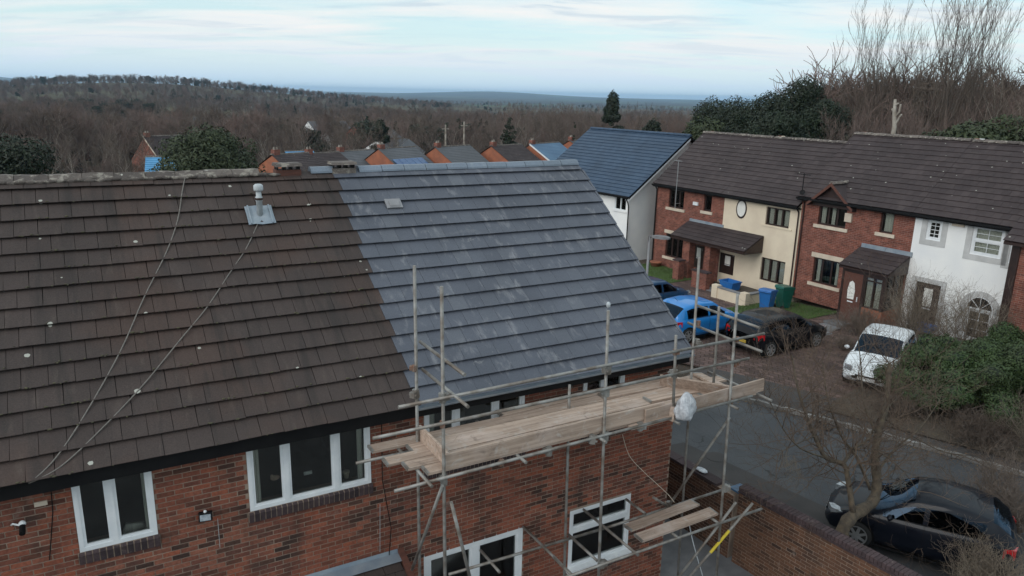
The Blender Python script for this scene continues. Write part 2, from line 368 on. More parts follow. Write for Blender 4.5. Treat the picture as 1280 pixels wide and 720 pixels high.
MT['blade'] = leaf_mat('grass blade', (0.075, 0.13, 0.034), (0.10, 0.16, 0.05), (0.06, 0.095, 0.032))
MT['soil'] = simple('soil and leaf litter', (0.060, 0.046, 0.036), (0.085, 0.066, 0.048), 1.5, 1.0, bmp=0.8, bs=14)
MT['black_plastic'] = simple('black plastic', (0.012, 0.012, 0.013), None, 5, 0.55, spec=0.15)
MT['tyre'] = simple('tyre rubber', (0.018, 0.018, 0.018), None, 8, 0.85)
MT['alloy'] = simple('alloy wheel', (0.45, 0.46, 0.47), (0.35, 0.36, 0.37), 8, 0.35, metal=0.6)
MT['lamp_glass'] = simple('headlamp lens', (0.34, 0.37, 0.40), (0.16, 0.18, 0.20), 18, 0.1, coat=1)
MT['tail_red'] = simple('red tail lamp', (0.55, 0.012, 0.018), (0.40, 0.01, 0.015), 10, 0.15, coat=1)
MT['plate'] = simple('yellow number plate', (0.55, 0.38, 0.06), None, 5, 0.4)
MT['plate_w'] = simple('white number plate', (0.7, 0.7, 0.7), None, 5, 0.4)
MT['bluebin'] = simple('blue bin plastic', (0.02, 0.14, 0.42), (0.015, 0.11, 0.34), 3, 0.4)
MT['greenbin'] = simple('green bin plastic', (0.01, 0.11, 0.085), (0.01, 0.085, 0.065), 3, 0.4)
MT['bark'] = simple('bark', (0.115, 0.088, 0.060), (0.055, 0.044, 0.034), 9, 0.95, bmp=0.9, bs=22, local=True)
MT['bark_grey'] = simple('grey bark', (0.17, 0.145, 0.125), (0.10, 0.082, 0.070), 3, 0.95, local=True)
MT['bark_pale'] = simple('pale birch bark', (0.38, 0.35, 0.31), (0.20, 0.17, 0.14), 2, 0.9, local=True)
MT['twig'] = simple('twigs', (0.150, 0.118, 0.098), (0.075, 0.055, 0.044), 0.09, 0.95)
MT['twig_red'] = simple('reddish twigs', (0.175, 0.120, 0.104), (0.095, 0.072, 0.064), 0.08, 0.95)
MT['twig_warm'] = simple('warm brown twigs', (.12, .085, .062), (.075, .052, .040), 1.2, .95)
MT['bark_dark'] = simple('dark poplar bark', (.115, .092, .076), (.070, .056, .047), 2, .95)
MT['twig_pale'] = simple('pale twigs', (0.20, 0.165, 0.125), (0.13, 0.10, 0.08), 1.5, 0.95)
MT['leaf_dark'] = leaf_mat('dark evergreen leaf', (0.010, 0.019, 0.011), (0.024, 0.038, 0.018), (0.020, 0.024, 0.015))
MT['leaf_hedge'] = leaf_mat('laurel leaf', (0.030, 0.056, 0.020), (0.062, 0.098, 0.034), (0.040, 0.052, 0.024))
MT['leaf_olive'] = leaf_mat('olive needle', (0.030, 0.044, 0.020), (0.055, 0.070, 0.030), (0.036, 0.044, 0.022))

# ------------------------------------------------------------------ ground
def az(px): return math.atan2(px - CX, F) + math.atan2(RM[0][2], RM[1][2])
def smooth(a, b, x):
    t = min(1, max(0, (x - a) / (b - a))); return t * t * (3 - 2 * t)
def gz(x, y):
    d = math.hypot(x, y)
    h = -9.6 + 0.42 * smooth(25, 16, y) * smooth(14, 21, x) * (1 - smooth(60, 90, x))
    h -= 4.8 * smooth(44, 90, d) + 6 * smooth(100, 260, d) + 11 * smooth(300, 900, d) + 14 * smooth(1400, 3500, d)
    if d > 300:
        a = math.atan2(x, y)
        a0 = az(170); s = 0.27 if a > a0 else 0.20
        h += 33 * math.exp(-((a - a0) / s) ** 2) * math.exp(-((d - 1250) / (480 if d < 1250 else 700)) ** 2)
        h += 12 * math.exp(-((a - az(720)) / 0.12) ** 2) * math.exp(-((d - 900) / 300) ** 2) * 0
        far = math.exp(-((d - 10500) / 1900) ** 2)
        h += far * (120 * math.exp(-((a - az(-60)) / 0.11) ** 2) + 62 * math.exp(-((a - az(610)) / 0.10) ** 2) + 20 * math.exp(-((a - az(900)) / 0.2) ** 2))
        h += 2.5 * mnoise.noise(Vector((x / 160, y / 160, 0)))
    return h
g = MB(); NA, ds = 180, []
dd = 3.0
while dd < 16000: ds.append(dd); dd *= 1.055
for i, d in enumerate(ds):
    for k in range(NA):
        a = 2 * math.pi * k / NA; x, y = d * math.sin(a), d * math.cos(a); g.v.append((x, y, gz(x, y)))
for i in range(len(ds) - 1):
    for k in range(NA):
        k2 = (k + 1) % NA; g.f.append((i*NA+k, i*NA+k2, (i+1)*NA+k2, (i+1)*NA+k))
g.v.append((0, 0, -9.6)); c0 = len(g.v) - 1
for k in range(NA): g.f.append((c0, (k + 1) % NA, k))
m, t, b, _ = newmat('countryside ground'); p = pos(t)
c = mixc(t, ramp(t, noise(t, p, 0.004, 5, 0.6), [(0.45, 0.0), (0.6, 1.0)]), (0.060, 0.048, 0.040), (0.105, 0.098, 0.062))
dist = t.nodes.new('ShaderNodeVectorMath'); dist.operation = 'LENGTH'; t.links.new(p, dist.inputs[0])
v = N(t, 'ShaderNodeTexVoronoi', i_Scale=0.0028); t.links.new(p, v.inputs['Vector'])
sc_ = t.nodes.new('ShaderNodeSeparateColor'); t.links.new(v.outputs['Color'], sc_.inputs[0])
fields = ramp(t, sc_.outputs[0], [(0.0, (0.03, 0.03, 0.03)), (0.55, (0.035, 0.035, 0.032)), (0.62, (0.06, 0.09, 0.045)), (0.8, (0.035, 0.038, 0.034)), (0.92, (0.10, 0.085, 0.06))], 'CONSTANT')
c = mixc(t, M(t, 'MULTIPLY', M(t, 'GREATER_THAN', dist.outputs['Value'], 1900.0), 0.8), c, fields)
setc(t, b, c); b.inputs['Roughness'].default_value = 1.0; b.inputs['Specular IOR Level'].default_value = 0.1
struct('ground', g, m, True)

def patch(name, q, m, off, nx=12, ny=12, kind='structure', thick=0.0):
    """four plan corners (x,y) -> a sheet lying on the ground, off metres above it"""
    mb = MB(); q = [Vector((a, b)) for a, b in q]
    for j in range(ny + 1):
        for i in range(nx + 1):
            u, v_ = i / nx, j / ny
            P = q[0].lerp(q[1], u).lerp(q[3].lerp(q[2], u), v_)
            mb.v.append((P.x, P.y, gz(P.x, P.y) + off))
    for j in range(ny):
        for i in range(nx):
            a = j*(nx+1)+i; mb.f.append((a, a+1, a+nx+2, a+nx+1))
    if thick:
        edge = [i for i in range(nx + 1)] + [(j+1)*(nx+1)+nx for j in range(ny)] + [ny*(nx+1)+i for i in range(nx-1, -1, -1)] + [j*(nx+1) for j in range(ny-1, 0, -1)]
        o = len(mb.v)
        for e in edge: x, y, z = mb.v[e]; mb.v.append((x, y, z - thick))
        n = len(edge)
        for i in range(n): mb.f.append((edge[i], edge[(i+1) % n], o+(i+1) % n, o+i))
    o = struct(name, mb, m); return o
# road: between the garden wall and the far kerb; kerb line measured from the photo
K0, K1 = Vector((16.3, 19.2)), Vector((20.9, 5.9))          # far kerb, two points
kd = (K1 - K0).normalized(); kn = Vector((-kd.y, kd.x))      # kn points to the terrace
if kn.x < 0: kn = -kn
A, B = K0 - kd * 12, K1 + kd * 16
patch('road', [(11.6, 34), (A.x, A.y), (B.x, B.y), (11.4, -10)], MT['asphalt'], 0.03, 30, 40)
patch('passage', [(-8, -4), (11.5, -4), (11.5, 16), (-8, 16)], MT['slabs'], 0.012, 16, 16)
fa, fb = K0 + kd * 1.5 + kn * 0.14, B + kn * 0.14
patch('footway', [(fa.x, fa.y), (fb.x, fb.y), (fb.x + kn.x*1.5, fb.y + kn.y*1.5), (fa.x + kn.x*1.5, fa.y + kn.y*1.5)], MT['footway'], 0.13, 30, 3, thick=0.12)
pa, pb = K0 - kd * 1.0 + kn * 1.66, K1 + kd * 3 + kn * 1.66
# paving blocks are real pieces (220 x 110 mm) joined in one sheet
def blocks(name, q, m, off, L=0.42, W=0.21, parent=None):
    mb = MB(); q = [Vector((a, b)) for a, b in q]
    lu = ((q[1] - q[0]).length + (q[2] - q[3]).length) / 2; lv = ((q[3] - q[0]).length + (q[2] - q[1]).length) / 2
    nu, nv = max(1, int(lu / L)), max(1, int(lv / W))
    def P(u, v_): 
        u = min(1, max(0, u)); p = q[0].lerp(q[1], u).lerp(q[3].lerp(q[2], u), v_); return p
    gap = 0.012
    for j in range(nv):
        for i in range(nu + 1):
            u0 = (i - 0.5 * (j % 2)) / nu; u1 = u0 + 1 / nu
            if u1 <= 0 or u0 >= 1: continue
            a, b_, c_, d_ = P(u0 + gap/lu, (j)/nv + gap/lv), P(u1 - gap/lu, j/nv + gap/lv), P(u1 - gap/lu, (j+1)/nv - gap/lv), P(u0 + gap/lu, (j+1)/nv - gap/lv)
            h = off + random.uniform(-0.002, 0.003)
            top = [(p.x, p.y, gz(p.x, p.y) + h) for p in (a, b_, c_, d_)]
            bot = [(x, y, z - 0.04) for x, y, z in top]
            mb.add(top + bot, [(0,1,2,3), (0,4,5,1), (1,5,6,2), (2,6,7,3), (3,7,4,0)])
    o = link(name, mesh(mb, name, m)); o['kind'] = 'stuff'; return o
patch('driveway_bed', [(pa.x, pa.y), (pb.x, pb.y), (31.5, 10.5), (29.0, 35)], MT['soil'], 0.055, 20, 16)
tag(blocks('block_paving', [(pa.x, pa.y), (pb.x - 2.2*kd.x, pb.y - 2.2*kd.y), (29.2, 13), (27.6, 30.5)], MT['paving'], 0.10, 0.36, 0.20),
    'brown block paving of the driveways in front of the terrace', 'paving', kind='stuff')
patch('road_patch', [(13.2, 14.6), (14.1, 14.5), (15.0, 9.0), (14.1, 9.1)], MT['footway'], .034, 3, 12)
patch('road_patch', [(15.3, 18.2), (17.0, 17.4), (16.7, 16.8), (15.0, 17.6)], MT['footway'], .034, 3, 3)
# kerb stones one by one
s = 0.0; kerb = struct('kerb', MB().box(0, 0.01, 0, 0.01, -0.05, -0.04), MT['kerb']); kerb.location = (K0.x, K0.y, gz(K0.x, K0.y))
ks = mesh(MB().box(-0.45, 0.45, -0.065, 0.065, -0.12, 0.10), 'kerb_stone', MT['kerb'])
ang = math.atan2(kd.y, kd.x)
for i in range(22):
    P = K0 + kd * (1.0 + 0.92 * i) + kn * 0.07
    link('kerb_stone', ks, kerb, (P.x - K0.x, P.y - K0.y, gz(P.x, P.y) - gz(K0.x, K0.y) + random.uniform(0.03, 0.045)), (0, 0, ang + random.uniform(-.012, .012)))
patch('verge', [(18.8, 13.6), (22.5, 3), (34, 6), (30.5, 16)], MT['soil'], 0.17, 12, 12)

# ------------------------------------------------------------------ wall helpers
def wall_boxes(mb, x0, x1, z0, z1, y0, y1, holes):
    xs = sorted({x0, x1, *[min(max(h[0], x0), x1) for h in holes], *[min(max(h[1], x0), x1) for h in holes]})
    for a, b in zip(xs, xs[1:]):
        mid = (a + b) / 2; zz = z0
        for h in sorted([h for h in holes if h[0] < mid < h[1]], key=lambda h: h[2]):
            if h[2] > zz: mb.box(a, b, y0, y1, zz, min(h[2], z1))
            zz = max(zz, h[3])
        if zz < z1: mb.box(a, b, y0, y1, zz, z1)
    return mb
def brick_spans(x0, x1, z0, z1, holes, L=0.225, Hc=0.075, gap=0.013):
    out = []; n = int(round((z1 - z0) / Hc))
    for j in range(n):
        za, zb = z0 + j*Hc + gap/2, z0 + (j+1)*Hc - gap/2; zm = (za + zb) / 2
        cuts = sorted([(h[0], h[1]) for h in holes if h[2] - 0.01 < zm < h[3] + 0.01])
        segs, a = [], x0
        for c0_, c1_ in cuts:
            if c0_ > a: segs.append((a, c0_))
            a = max(a, c1_)
        if a < x1: segs.append((a, x1))
        for sa_, sb_ in segs:
            k = math.floor((sa_ - x0) / L) - 1
            while True:
                xa = x0 + k*L + (L/2 if j % 2 else 0); xb = xa + L; k += 1
                if xa >= sb_: break
                ca_, cb_ = max(xa, sa_) + gap/2, min(xb, sb_) - gap/2
                if cb_ - ca_ > 0.03: out.append((ca_, cb_, za, zb))
    return out
def brickbox(mb, x0, x1, z0, z1, y, d=0.007, ch=0.002):
    """front-facing brick face with a soft arris; faces -y"""
    yb = y + d
    j = random.uniform(-0.002, 0.002); y = y + j
    mb.add([(x0, yb, z0), (x1, yb, z0), (x1, yb, z1), (x0, yb, z1), (x0+ch, y, z0+ch), (x1-ch, y, z0+ch), (x1-ch, y, z1-ch), (x0+ch, y, z1-ch)],
           [(4,5,6,7), (0,1,5,4), (1,2,6,5), (2,3,7,6), (3,0,4,7)])
BRM = {}
def brick_obj(parent, x0, x1, z0, z1, y, m, name='brick', d=0.007):
    wq = round((x1 - x0) / 0.0125) * 0.0125; hq = round((z1 - z0), 3); key = (wq, hq, m.name, d)
    if key not in BRM:
        mb = MB(); brickbox(mb, -wq/2, wq/2, -hq/2, hq/2, 0, d); BRM[key] = mesh(mb, name, m)
    return link(name, BRM[key], parent, ((x0+x1)/2, y + random.uniform(-.002, .002), (z0+z1)/2), (random.uniform(-.01, .01), random.uniform(-.006, .006), random.uniform(-.01, .01)))
def lay_bricks(parent, spans, y, m, key, limit=290):
    spans = sorted(spans, key=key); near, rest = spans[:limit], spans[limit:]
    for sp in near: brick_obj(parent, *sp, y, m)
    if rest:
        mb = MB()
        for sp in rest: brickbox(mb, *sp, y)
        part('brickwork', mb, m, parent, kind='stuff')

def window(parent, x0, x1, z0, z1, y, fm, lights=(1,), rec=0.06, fw=0.055, mull=0.07, transom=None, curtain=None, name='window', bars=None, sash=True, label=None, depth=0.07):
    """frame facing -y in the parent's frame; lights = relative widths; each light gets its pane"""
    mb = MB(); ya, yb = y + rec, y + rec + depth
    mb.box(x0, x1, ya, yb, z0, z0 + fw); mb.box(x0, x1, ya, yb, z1 - fw, z1)
    mb.box(x0, x0 + fw, ya, yb, z0 + fw, z1 - fw); mb.box(x1 - fw, x1, ya, yb, z0 + fw, z1 - fw)
    inner = (x1 - x0) - 2*fw - mull*(len(lights) - 1); tot = sum(lights); x = x0 + fw; panes = []
    for i, l in enumerate(lights):
        wd = inner * l / tot; panes.append((x, x + wd, z0 + fw, z1 - fw)); x += wd
        if i < len(lights) - 1: mb.box(x, x + mull, ya - 0.002, yb, z0 + fw, z1 - fw); x += mull
    if transom:
        new = []
        zt = z0 + (z1 - z0) * transom
        for a, b_, c_, d_ in panes:
            mb.box(a, b_, ya - 0.002, yb, zt - mull/2, zt + mull/2); new += [(a, b_, c_, zt - mull/2), (a, b_, zt + mull/2, d_)]
        panes = new
    wn = part(name, mb, fm, parent, label=label)
    for a, b_, c_, d_ in panes:
        if sash:      # opening sash inside the frame
            e = 0.035; fb_ = MB(); y2 = ya + 0.012
            fb_.box(a, b_, y2, y2+0.045, c_, c_+e); fb_.box(a, b_, y2, y2+0.045, d_-e, d_); fb_.box(a, a+e, y2, y2+0.045, c_+e, d_-e); fb_.box(b_-e, b_, y2, y2+0.045, c_+e, d_-e)
            if bars:
                for q in range(1, bars[0]): xx = a + (b_-a)*q/bars[0]; fb_.box(xx-.011, xx+.011, y2+.01, y2+.03, c_+e, d_-e)
                for q in range(1, bars[1]): zz = c_ + (d_-c_)*q/bars[1]; fb_.box(a+e, b_-e, y2+.012, y2+.028, zz-.011, zz+.011)
            part('sash', fb_, fm, wn); a += e; b_ -= e; c_ += e; d_ -= e
        part('pane', MB().box(a-.004, b_+.004, ya+.030, ya+.038, c_-.004, d_+.004), MT['glass'], wn)
    if curtain:
        for ca_, cb_ in curtain:
            xa, xb = x0 + (x1-x0)*ca_, x0 + (x1-x0)*cb_; cm = MB(); n = max(4, int((xb-xa)/0.03))
            for i in range(n + 1):
                xx = xa + (xb-xa)*i/n; yy = yb + 0.03 + 0.015*math.sin(i*1.9); cm.v += [(xx, yy, z0+fw*.5), (xx, yy, z1-fw*.5)]
            for i in range(n): cm.f.append((2*i, 2*i+2, 2*i+3, 2*i+1))
            o = len(cm.v); cm.v += [(x, y_+.004, z) for x, y_, z in cm.v]; cm.f += [tuple(o+i for i in f)[::-1] for f in list(cm.f)]
            part('curtain', cm, MT['curtain'], wn)
    return wn

def roof_tiles(mb, x0, x1, y0, z0, pitch, length, wt=0.30, gauge=0.325, th=0.028, jit=0.004, half=True):
    """courses of overlapping tiles on a slope that rises along +y from (y0,z0); joined"""
    cp, sp = math.cos(pitch), math.sin(pitch); n = int(length / gauge + 0.5)
    def P(x, t_, h): return (x, y0 + t_*cp - h*sp, z0 + t_*sp + h*cp)
    for j in range(n):
        t0_ = j * gauge; t1_ = min(length, t0_ + gauge + 0.06)
        x = x0 - (wt/2 if (j % 2 and half) else 0)
        while x < x1:
            a, b_ = max(x, x0) + 0.003, min(x + wt, x1) - 0.003; x += wt
            if b_ - a < 0.02: continue
            h0 = 0.052 + random.uniform(-jit, jit); h1 = 0.024
            mb.add([P(a, t0_, h0), P(b_, t0_, h0), P(b_, t1_, h1), P(a, t1_, h1), P(a, t0_, h0-th), P(b_, t0_, h0-th), P(b_, t1_, 0), P(a, t1_, 0)],
                   [(0,1,2,3), (4,5,1,0), (5,6,2,1), (7,4,0,3)])
    return mb

# ------------------------------------------------------------------ the re-roofed house in front
HY, HE, HX1, HX0 = 10.0, -4.62, 9.40, -3.2
house = thing('semi_detached_house', 'red brick house in front, its roof half old brown tiles and half new grey slates', 'house', (4.0, 10.0, -9.6))
HM = ROOTM[house.name]; HI = HM.inverted()
def hl(x, y, z): return (x - 4.0, y - 10.0, z + 9.6)
holes = {'w1': (-0.575, 0.335, -5.83, -4.76), 'w2': (1.53, 3.315, -5.83, -4.76), 'w4': (4.20, 6.02, -5.83, -4.76), 'w5': (7.22, 8.13, -5.83, -4.76),
         'w3': (7.07, 8.48, -8.62, -7.39), 'door': (4.18, 6.07, -9.58, -7.40)}
HH = [(a - 4, b_ - 4, c + 9.6, d + 9.6) for a, b_, c, d in holes.values()]
xl, xr = HX0 - 4, HX1 - 4
ztop = HE + 9.6
mb = MB(); wall_boxes(mb, xl, xr, 0, ztop, 0.0, 0.28, HH)
part('wall', mb, MT['mortar'], house)
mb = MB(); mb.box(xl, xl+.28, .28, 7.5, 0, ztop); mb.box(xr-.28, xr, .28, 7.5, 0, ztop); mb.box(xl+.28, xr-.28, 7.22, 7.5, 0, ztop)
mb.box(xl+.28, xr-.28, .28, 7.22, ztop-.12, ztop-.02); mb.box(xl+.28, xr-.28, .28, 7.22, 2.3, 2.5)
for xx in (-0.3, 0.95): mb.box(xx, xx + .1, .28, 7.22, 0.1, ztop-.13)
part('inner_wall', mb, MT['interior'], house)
# gable triangle and side brickwork
PITCH = R(38.03); ROOFLEN = 5.065; EY, EZ = -0.25, -4.55 + 9.6 - 0.045
for xx in (xl + 0.02, xr - 0.26):
    part('gable', MB().prism([(0, ztop), (7.5, ztop), (3.74, ztop + 2.9)], 'x', xx, xx + .24), MT['mortar'], house)
# front bricks: the ones nearest the camera one by one
SILL_BANDS = [(-0.60-4, 0.36-4, -6.00+9.6, -5.83+9.6), (1.50-4, 3.34-4, -6.00+9.6, -5.83+9.6), (7.04-4, 8.51-4, -8.79+9.6, -8.62+9.6), (4.17-4, 6.05-4, -6.00+9.6, -5.83+9.6), (7.19-4, 8.16-4, -6.00+9.6, -5.83+9.6)]
spans = brick_spans(xl + 1.2, xr, 0.0, ztop, HH + SILL_BANDS)
camL = HI @ Vector((0, 0, 0))
def bkey(s):       # how large it shows
    c_ = Vector(((s[0]+s[1])/2, 0, (s[2]+s[3])/2)); q = HM @ c_; cc = RM.T @ np.array(q)
    px, py = cc[0]/cc[2]*F + CX, cc[1]/cc[2]*F + CY
    hid = 0 if (0 < px < 1280 and 0 < py < 720) else 100
    return hid + (q.length) - 2*(s[1]-s[0])
lay_bricks(house, spans, -0.007, MT['brick'], bkey)
side = MB()      # return of the brickwork round the corner
for a, b_, c_, d_ in brick_spans(0.0, 7.5, 0.0, ztop, []):
    o = len(side.v); brickbox(side, a, b_, c_, d_, 0)
    side.v[o:] = [(xr - y_ + .001, x, z) for x, y_, z in side.v[o:]]
part('brickwork', side, MT['brick'], house, kind='stuff')
# sloping header sills of dark bricks, each brick a piece
for a, b_, zb, zt in SILL_BANDS:
    if zb < 2: n = int((b_ - a) / 0.075)
    else: n = int((b_ - a) / 0.075)
    st = (b_ - a) / n; key = ('sill', round(st, 4))
    if key not in BRM:
        s_ = MB(); s_.prism([(-0.030, -0.083), (0.03, -0.083), (0.03, 0.083), (0.01, 0.084), (-0.050, 0.050)], 'x', -st/2 + .007, st/2 - .007)
        BRM[key] = mesh(s_, 'sill_brick', MT['brick_blue'])
    part('sill_mortar', MB().prism([(-0.024, -0.08), (.0, -0.08), (.0, 0.08), (-0.040, 0.047)], 'x', a + .004, b_ - .004), MT['mortar'], house).location = (0, -.012, (zb+zt)/2)
    for i in range(n):
        link('sill_brick', BRM[key], house, (a + st*(i+.5), -.012 + random.uniform(-.002, .002), (zb+zt)/2), (random.uniform(-.02, .02), 0, random.uniform(-.01, .01)))
def hw(k, **kw):
    a, b_, c_, d_ = holes[k]; return window(house, a-4, b_-4, c_+9.6, d_+9.6, 0, MT['upvc'], **kw)
hw('w1', lights=(1, 1.25), rec=-0.02, curtain=[(0.86, 0.93)]); hw('w2', lights=(1, 1.5, 1), rec=-0.02, curtain=[(0.06, 0.10), (0.90, 0.95)])
hw('w4', lights=(1, 1.4, 1), rec=-0.02, curtain=[(0.05, 0.12)]); hw('w5', lights=(1, 1), rec=-0.02)
hw('w3', lights=(1,), rec=0.0, transom=0.66, fw=.06, mull=.08, label='ground floor window with a narrow top light', curtain=[(0.0, 0.1)])
hw('door', lights=(1, 1), rec=0.0, fw=0.10, mull=0.13, name='french_door')
part('window_sill', MB().prism([(-.10, -.03), (.05, -.03), (.05, .05), (-.10, .015)], 'x', 7.03-4, 8.52-4), MT['upvc'], house).location = (0, 0, -8.62 + 9.6)
# soffit, fascia and eaves
part('soffit', MB().box(xl, xr + .04, -0.235, 0.0, ztop - .16 + .02, ztop - .12), MT['blackframe'], house)
part('fascia', MB().box(xl, xr + .04, -0.262, -0.236, ztop - .16, ztop + .055), MT['blackframe'], house)
# half-round gutter on the new side only, black brackets
gm = MB(); n = 8
for x in (3.95 - 4, xr + .05):
    for k in range(n + 1):
        a = math.pi + math.pi*k/n; gm.v.append((x, -0.325 + .058*math.cos(a), ztop + .030 + .058*math.sin(a)))
for k in range(n): gm.f.append((k, k+1, n+2+k, n+1+k))
o = len(gm.v); gm.v += [(x, -0.325 + (y + .325)*.9, ztop + .030 + (z - ztop - .030)*.9) for x, y, z in gm.v]; gm.f += [tuple(o+i for i in f)[::-1] for f in list(gm.f)]
part('gutter', gm, MT['lead'], house, smooth=True)
# roof: underlay and single tiles
cp, sp = math.cos(PITCH), math.sin(PITCH)
def RP(x, t_, h): return Vector((x - 4.0, EY + t_*cp - h*sp, EZ + t_*sp + h*cp))
und = MB()
und.add([RP(HX0, 0.02, -.001), RP(9.43, 0.02, -.001), RP(9.43, ROOFLEN, -.001), RP(HX0, ROOFLEN, -.001), RP(HX0, .02, -.05), RP(9.43, .02, -.05), RP(9.43, ROOFLEN, -.05), RP(HX0, ROOFLEN, -.05)],
        [(0,1,2,3), (7,6,5,4), (0,4,5,1), (1,5,6,2), (2,6,7,3), (3,7,4,0)])
part('roof_felt', und, MT['blackframe'], house)
GA = 0.3245; NC = 16; T0 = -0.045
basis = Matrix(((1, 0, 0), (0, cp, -sp), (0, sp, cp))).to_4x4()
TM = {}
def tile_mesh(wd, ln, mt, nm):
    k = (round(wd, 3), round(ln, 3), nm)
    if k not in TM:
        slate_ = nm.startswith('slate'); g_ = 0.0020 if slate_ else .0032; th = .018; h1 = -.056; mb = MB(); c_ = .004
        mb.add([(-wd/2+g_, 0, 0), (wd/2-g_, 0, 0), (wd/2-g_, ln, h1), (-wd/2+g_, ln, h1),
                (-wd/2+g_, c_*.6, -th), (wd/2-g_, c_*.6, -th), (wd/2-g_, ln, h1-.018), (-wd/2+g_, ln, h1-.018),
                (-wd/2+g_, -c_, -c_), (wd/2-g_, -c_, -c_)],
               [(0,1,2,3), (8,9,1,0), (4,5,9,8), (1,9,5,6,2), (0,3,7,4,8)])
        TM[k] = mesh(mb, nm, mt)
    return TM[k]
rest = MB()
for j in range(NC):
    t0_ = T0 + j*GA; ln = min(GA + .075, ROOFLEN - t0_)
    if ln < .1: continue
    edge = 3.95 + (0.0 if j % 2 else 0.07)
    xs = []; x = edge; w1_ = .30 if j % 2 else .22
    while x > HX0: xs.append((max(HX0, x - w1_), x, 0)); x -= w1_; w1_ = .30
    x = edge; w1_ = .30 if j % 2 else .38
    while x < 9.43: xs.append((x, min(9.43, x + w1_), 1)); x += w1_; w1_ = .30
    for a, b_, kind in xs:
        if b_ - a < .04: continue
        near = RP((a+b_)/2, t0_, .085)
        cc = RM.T @ np.array(HM @ near); px = cc[0]/cc[2]*F + CX
        if kind == 0 and px < -35:
            rest.add([RP(a+.0035, t0_, .062), RP(b_-.0035, t0_, .062), RP(b_-.0035, t0_+ln, .034), RP(a+.0035, t0_+ln, .034), RP(a+.0035, t0_, .032), RP(b_-.0035, t0_, .032)], [(0,1,2,3), (4,5,1,0)])
            continue
        me = tile_mesh(b_ - a, ln, MT['slate_tile'] if kind else MT['dark_tile'], 'slate_tile' if kind else 'roof_tile')
        wav_ = .018*mnoise.noise(Vector(((a+b_)*.35, t0_*.5, 1))) if not kind else 0
        near = near + Vector((0, cp, sp))*(.012*mnoise.noise(Vector((a*.8, j*1.7, 4))) if not kind else 0) + Vector((0, -sp, cp))*wav_
        lift = random.uniform(-.0035, .0045) if not kind else random.uniform(-.001, .0015)
        rt = random.uniform(-.010, .010) if not kind else random.uniform(-.0015, .0015)
        if random.random() < .012 and not kind: lift += .010; rt *= 2
        link(me.name.split('.')[0], me, house, mat4=Matrix.Translation(near + Vector((0, 0, lift))) @ basis @ Matrix.Rotation(rt, 4, 'Z') @ Matrix.Rotation(random.uniform(-.006, .006), 4, 'Y'))
if rest.v: part('roof_tile', rest, MT['dark_tile'], house, kind='stuff', label='brown tiles towards the far end of the roof')
# back slope
bs = MB(); ry_, rz_ = EY + ROOFLEN*cp, EZ + ROOFLEN*sp
bs.add([(HX0-4, ry_, rz_), (5.43, ry_, rz_), (5.43, ry_ + ROOFLEN*cp, EZ), (HX0-4, ry_ + ROOFLEN*cp, EZ), (HX0-4, ry_, rz_-.05), (5.43, ry_, rz_-.05), (5.43, ry_ + ROOFLEN*cp, EZ-.05), (HX0-4, ry_ + ROOFLEN*cp, EZ-.05)],
       [(3,2,1,0), (4,5,6,7), (1,2,6,5), (0,4,7,3), (2,3,7,6)])
part('rear_slope', bs, MT['dark_tile'], house)
# verge units up the gable edge, one per course
vm = MB(); vm.box(-.012, .035, 0, GA + .01, -.075, .010)
vme = mesh(vm, 'verge_trim', MT['slate_tile'])
for j in range(NC - 1): link('verge_trim', vme, house, mat4=Matrix.Translation(RP(9.45, T0 + j*GA, .066)) @ basis @ Matrix.Rotation(-.06, 4, 'X'))
# ridge tiles
def ridge_mesh(L, w_, nm, mt, rough=0.0):
    mb = MB(); prof = [(-w_, -.085), (-w_*.93, -.05), (-.05, .022), (.05, .022), (w_*.93, -.05), (w_, -.085)]
    nx = 4 if rough else 1
    for i in range(nx + 1):
        for (y_, z_) in prof: mb.v.append((-L/2 + L*i/nx, y_ + random.uniform(-rough, rough), z_ + random.uniform(-rough, rough)))
    k = len(prof)
    for i in range(nx):
        for q in range(k-1): mb.f.append((i*k+q, (i+1)*k+q, (i+1)*k+q+1, i*k+q+1))
    mb.f.append(tuple(range(k))); mb.f.append(tuple(nx*k + q for q in range(k))[::-1])
    return mesh(mb, nm, mt)
vents_x = [3.16, 4.17]
rms = [ridge_mesh(.445, .135, 'ridge_tile', MT['ridge_old'], .011) for _ in range(4)]; rnew = ridge_mesh(.440, .125, 'ridge_tile', MT['ridge_new'])
x = 9.43 - .225
while x > HX0 + .2:
    if min(abs(x - v_) for v_ in vents_x) > .30:
        new = x > 3.5
        link('ridge_tile', rnew if new else random.choice(rms), house, (x - 4, ry_, rz_ + .070 + random.uniform(-.006, .006)), (0, random.uniform(-.008, .008), 0))
    x -= .452
mm = MB()   # mortar bedding, lumpy
x = HX0
while x < 3.0:
    L = random.uniform(.10, .22); mm.ball((x - 4, ry_ - .135, rz_ - .005 + random.uniform(-.012, .012)), .05, 6, 4, (L/.08, .55, .62)); x += L*.8
part('ridge_mortar', mm, MT['ridge_old'], house)
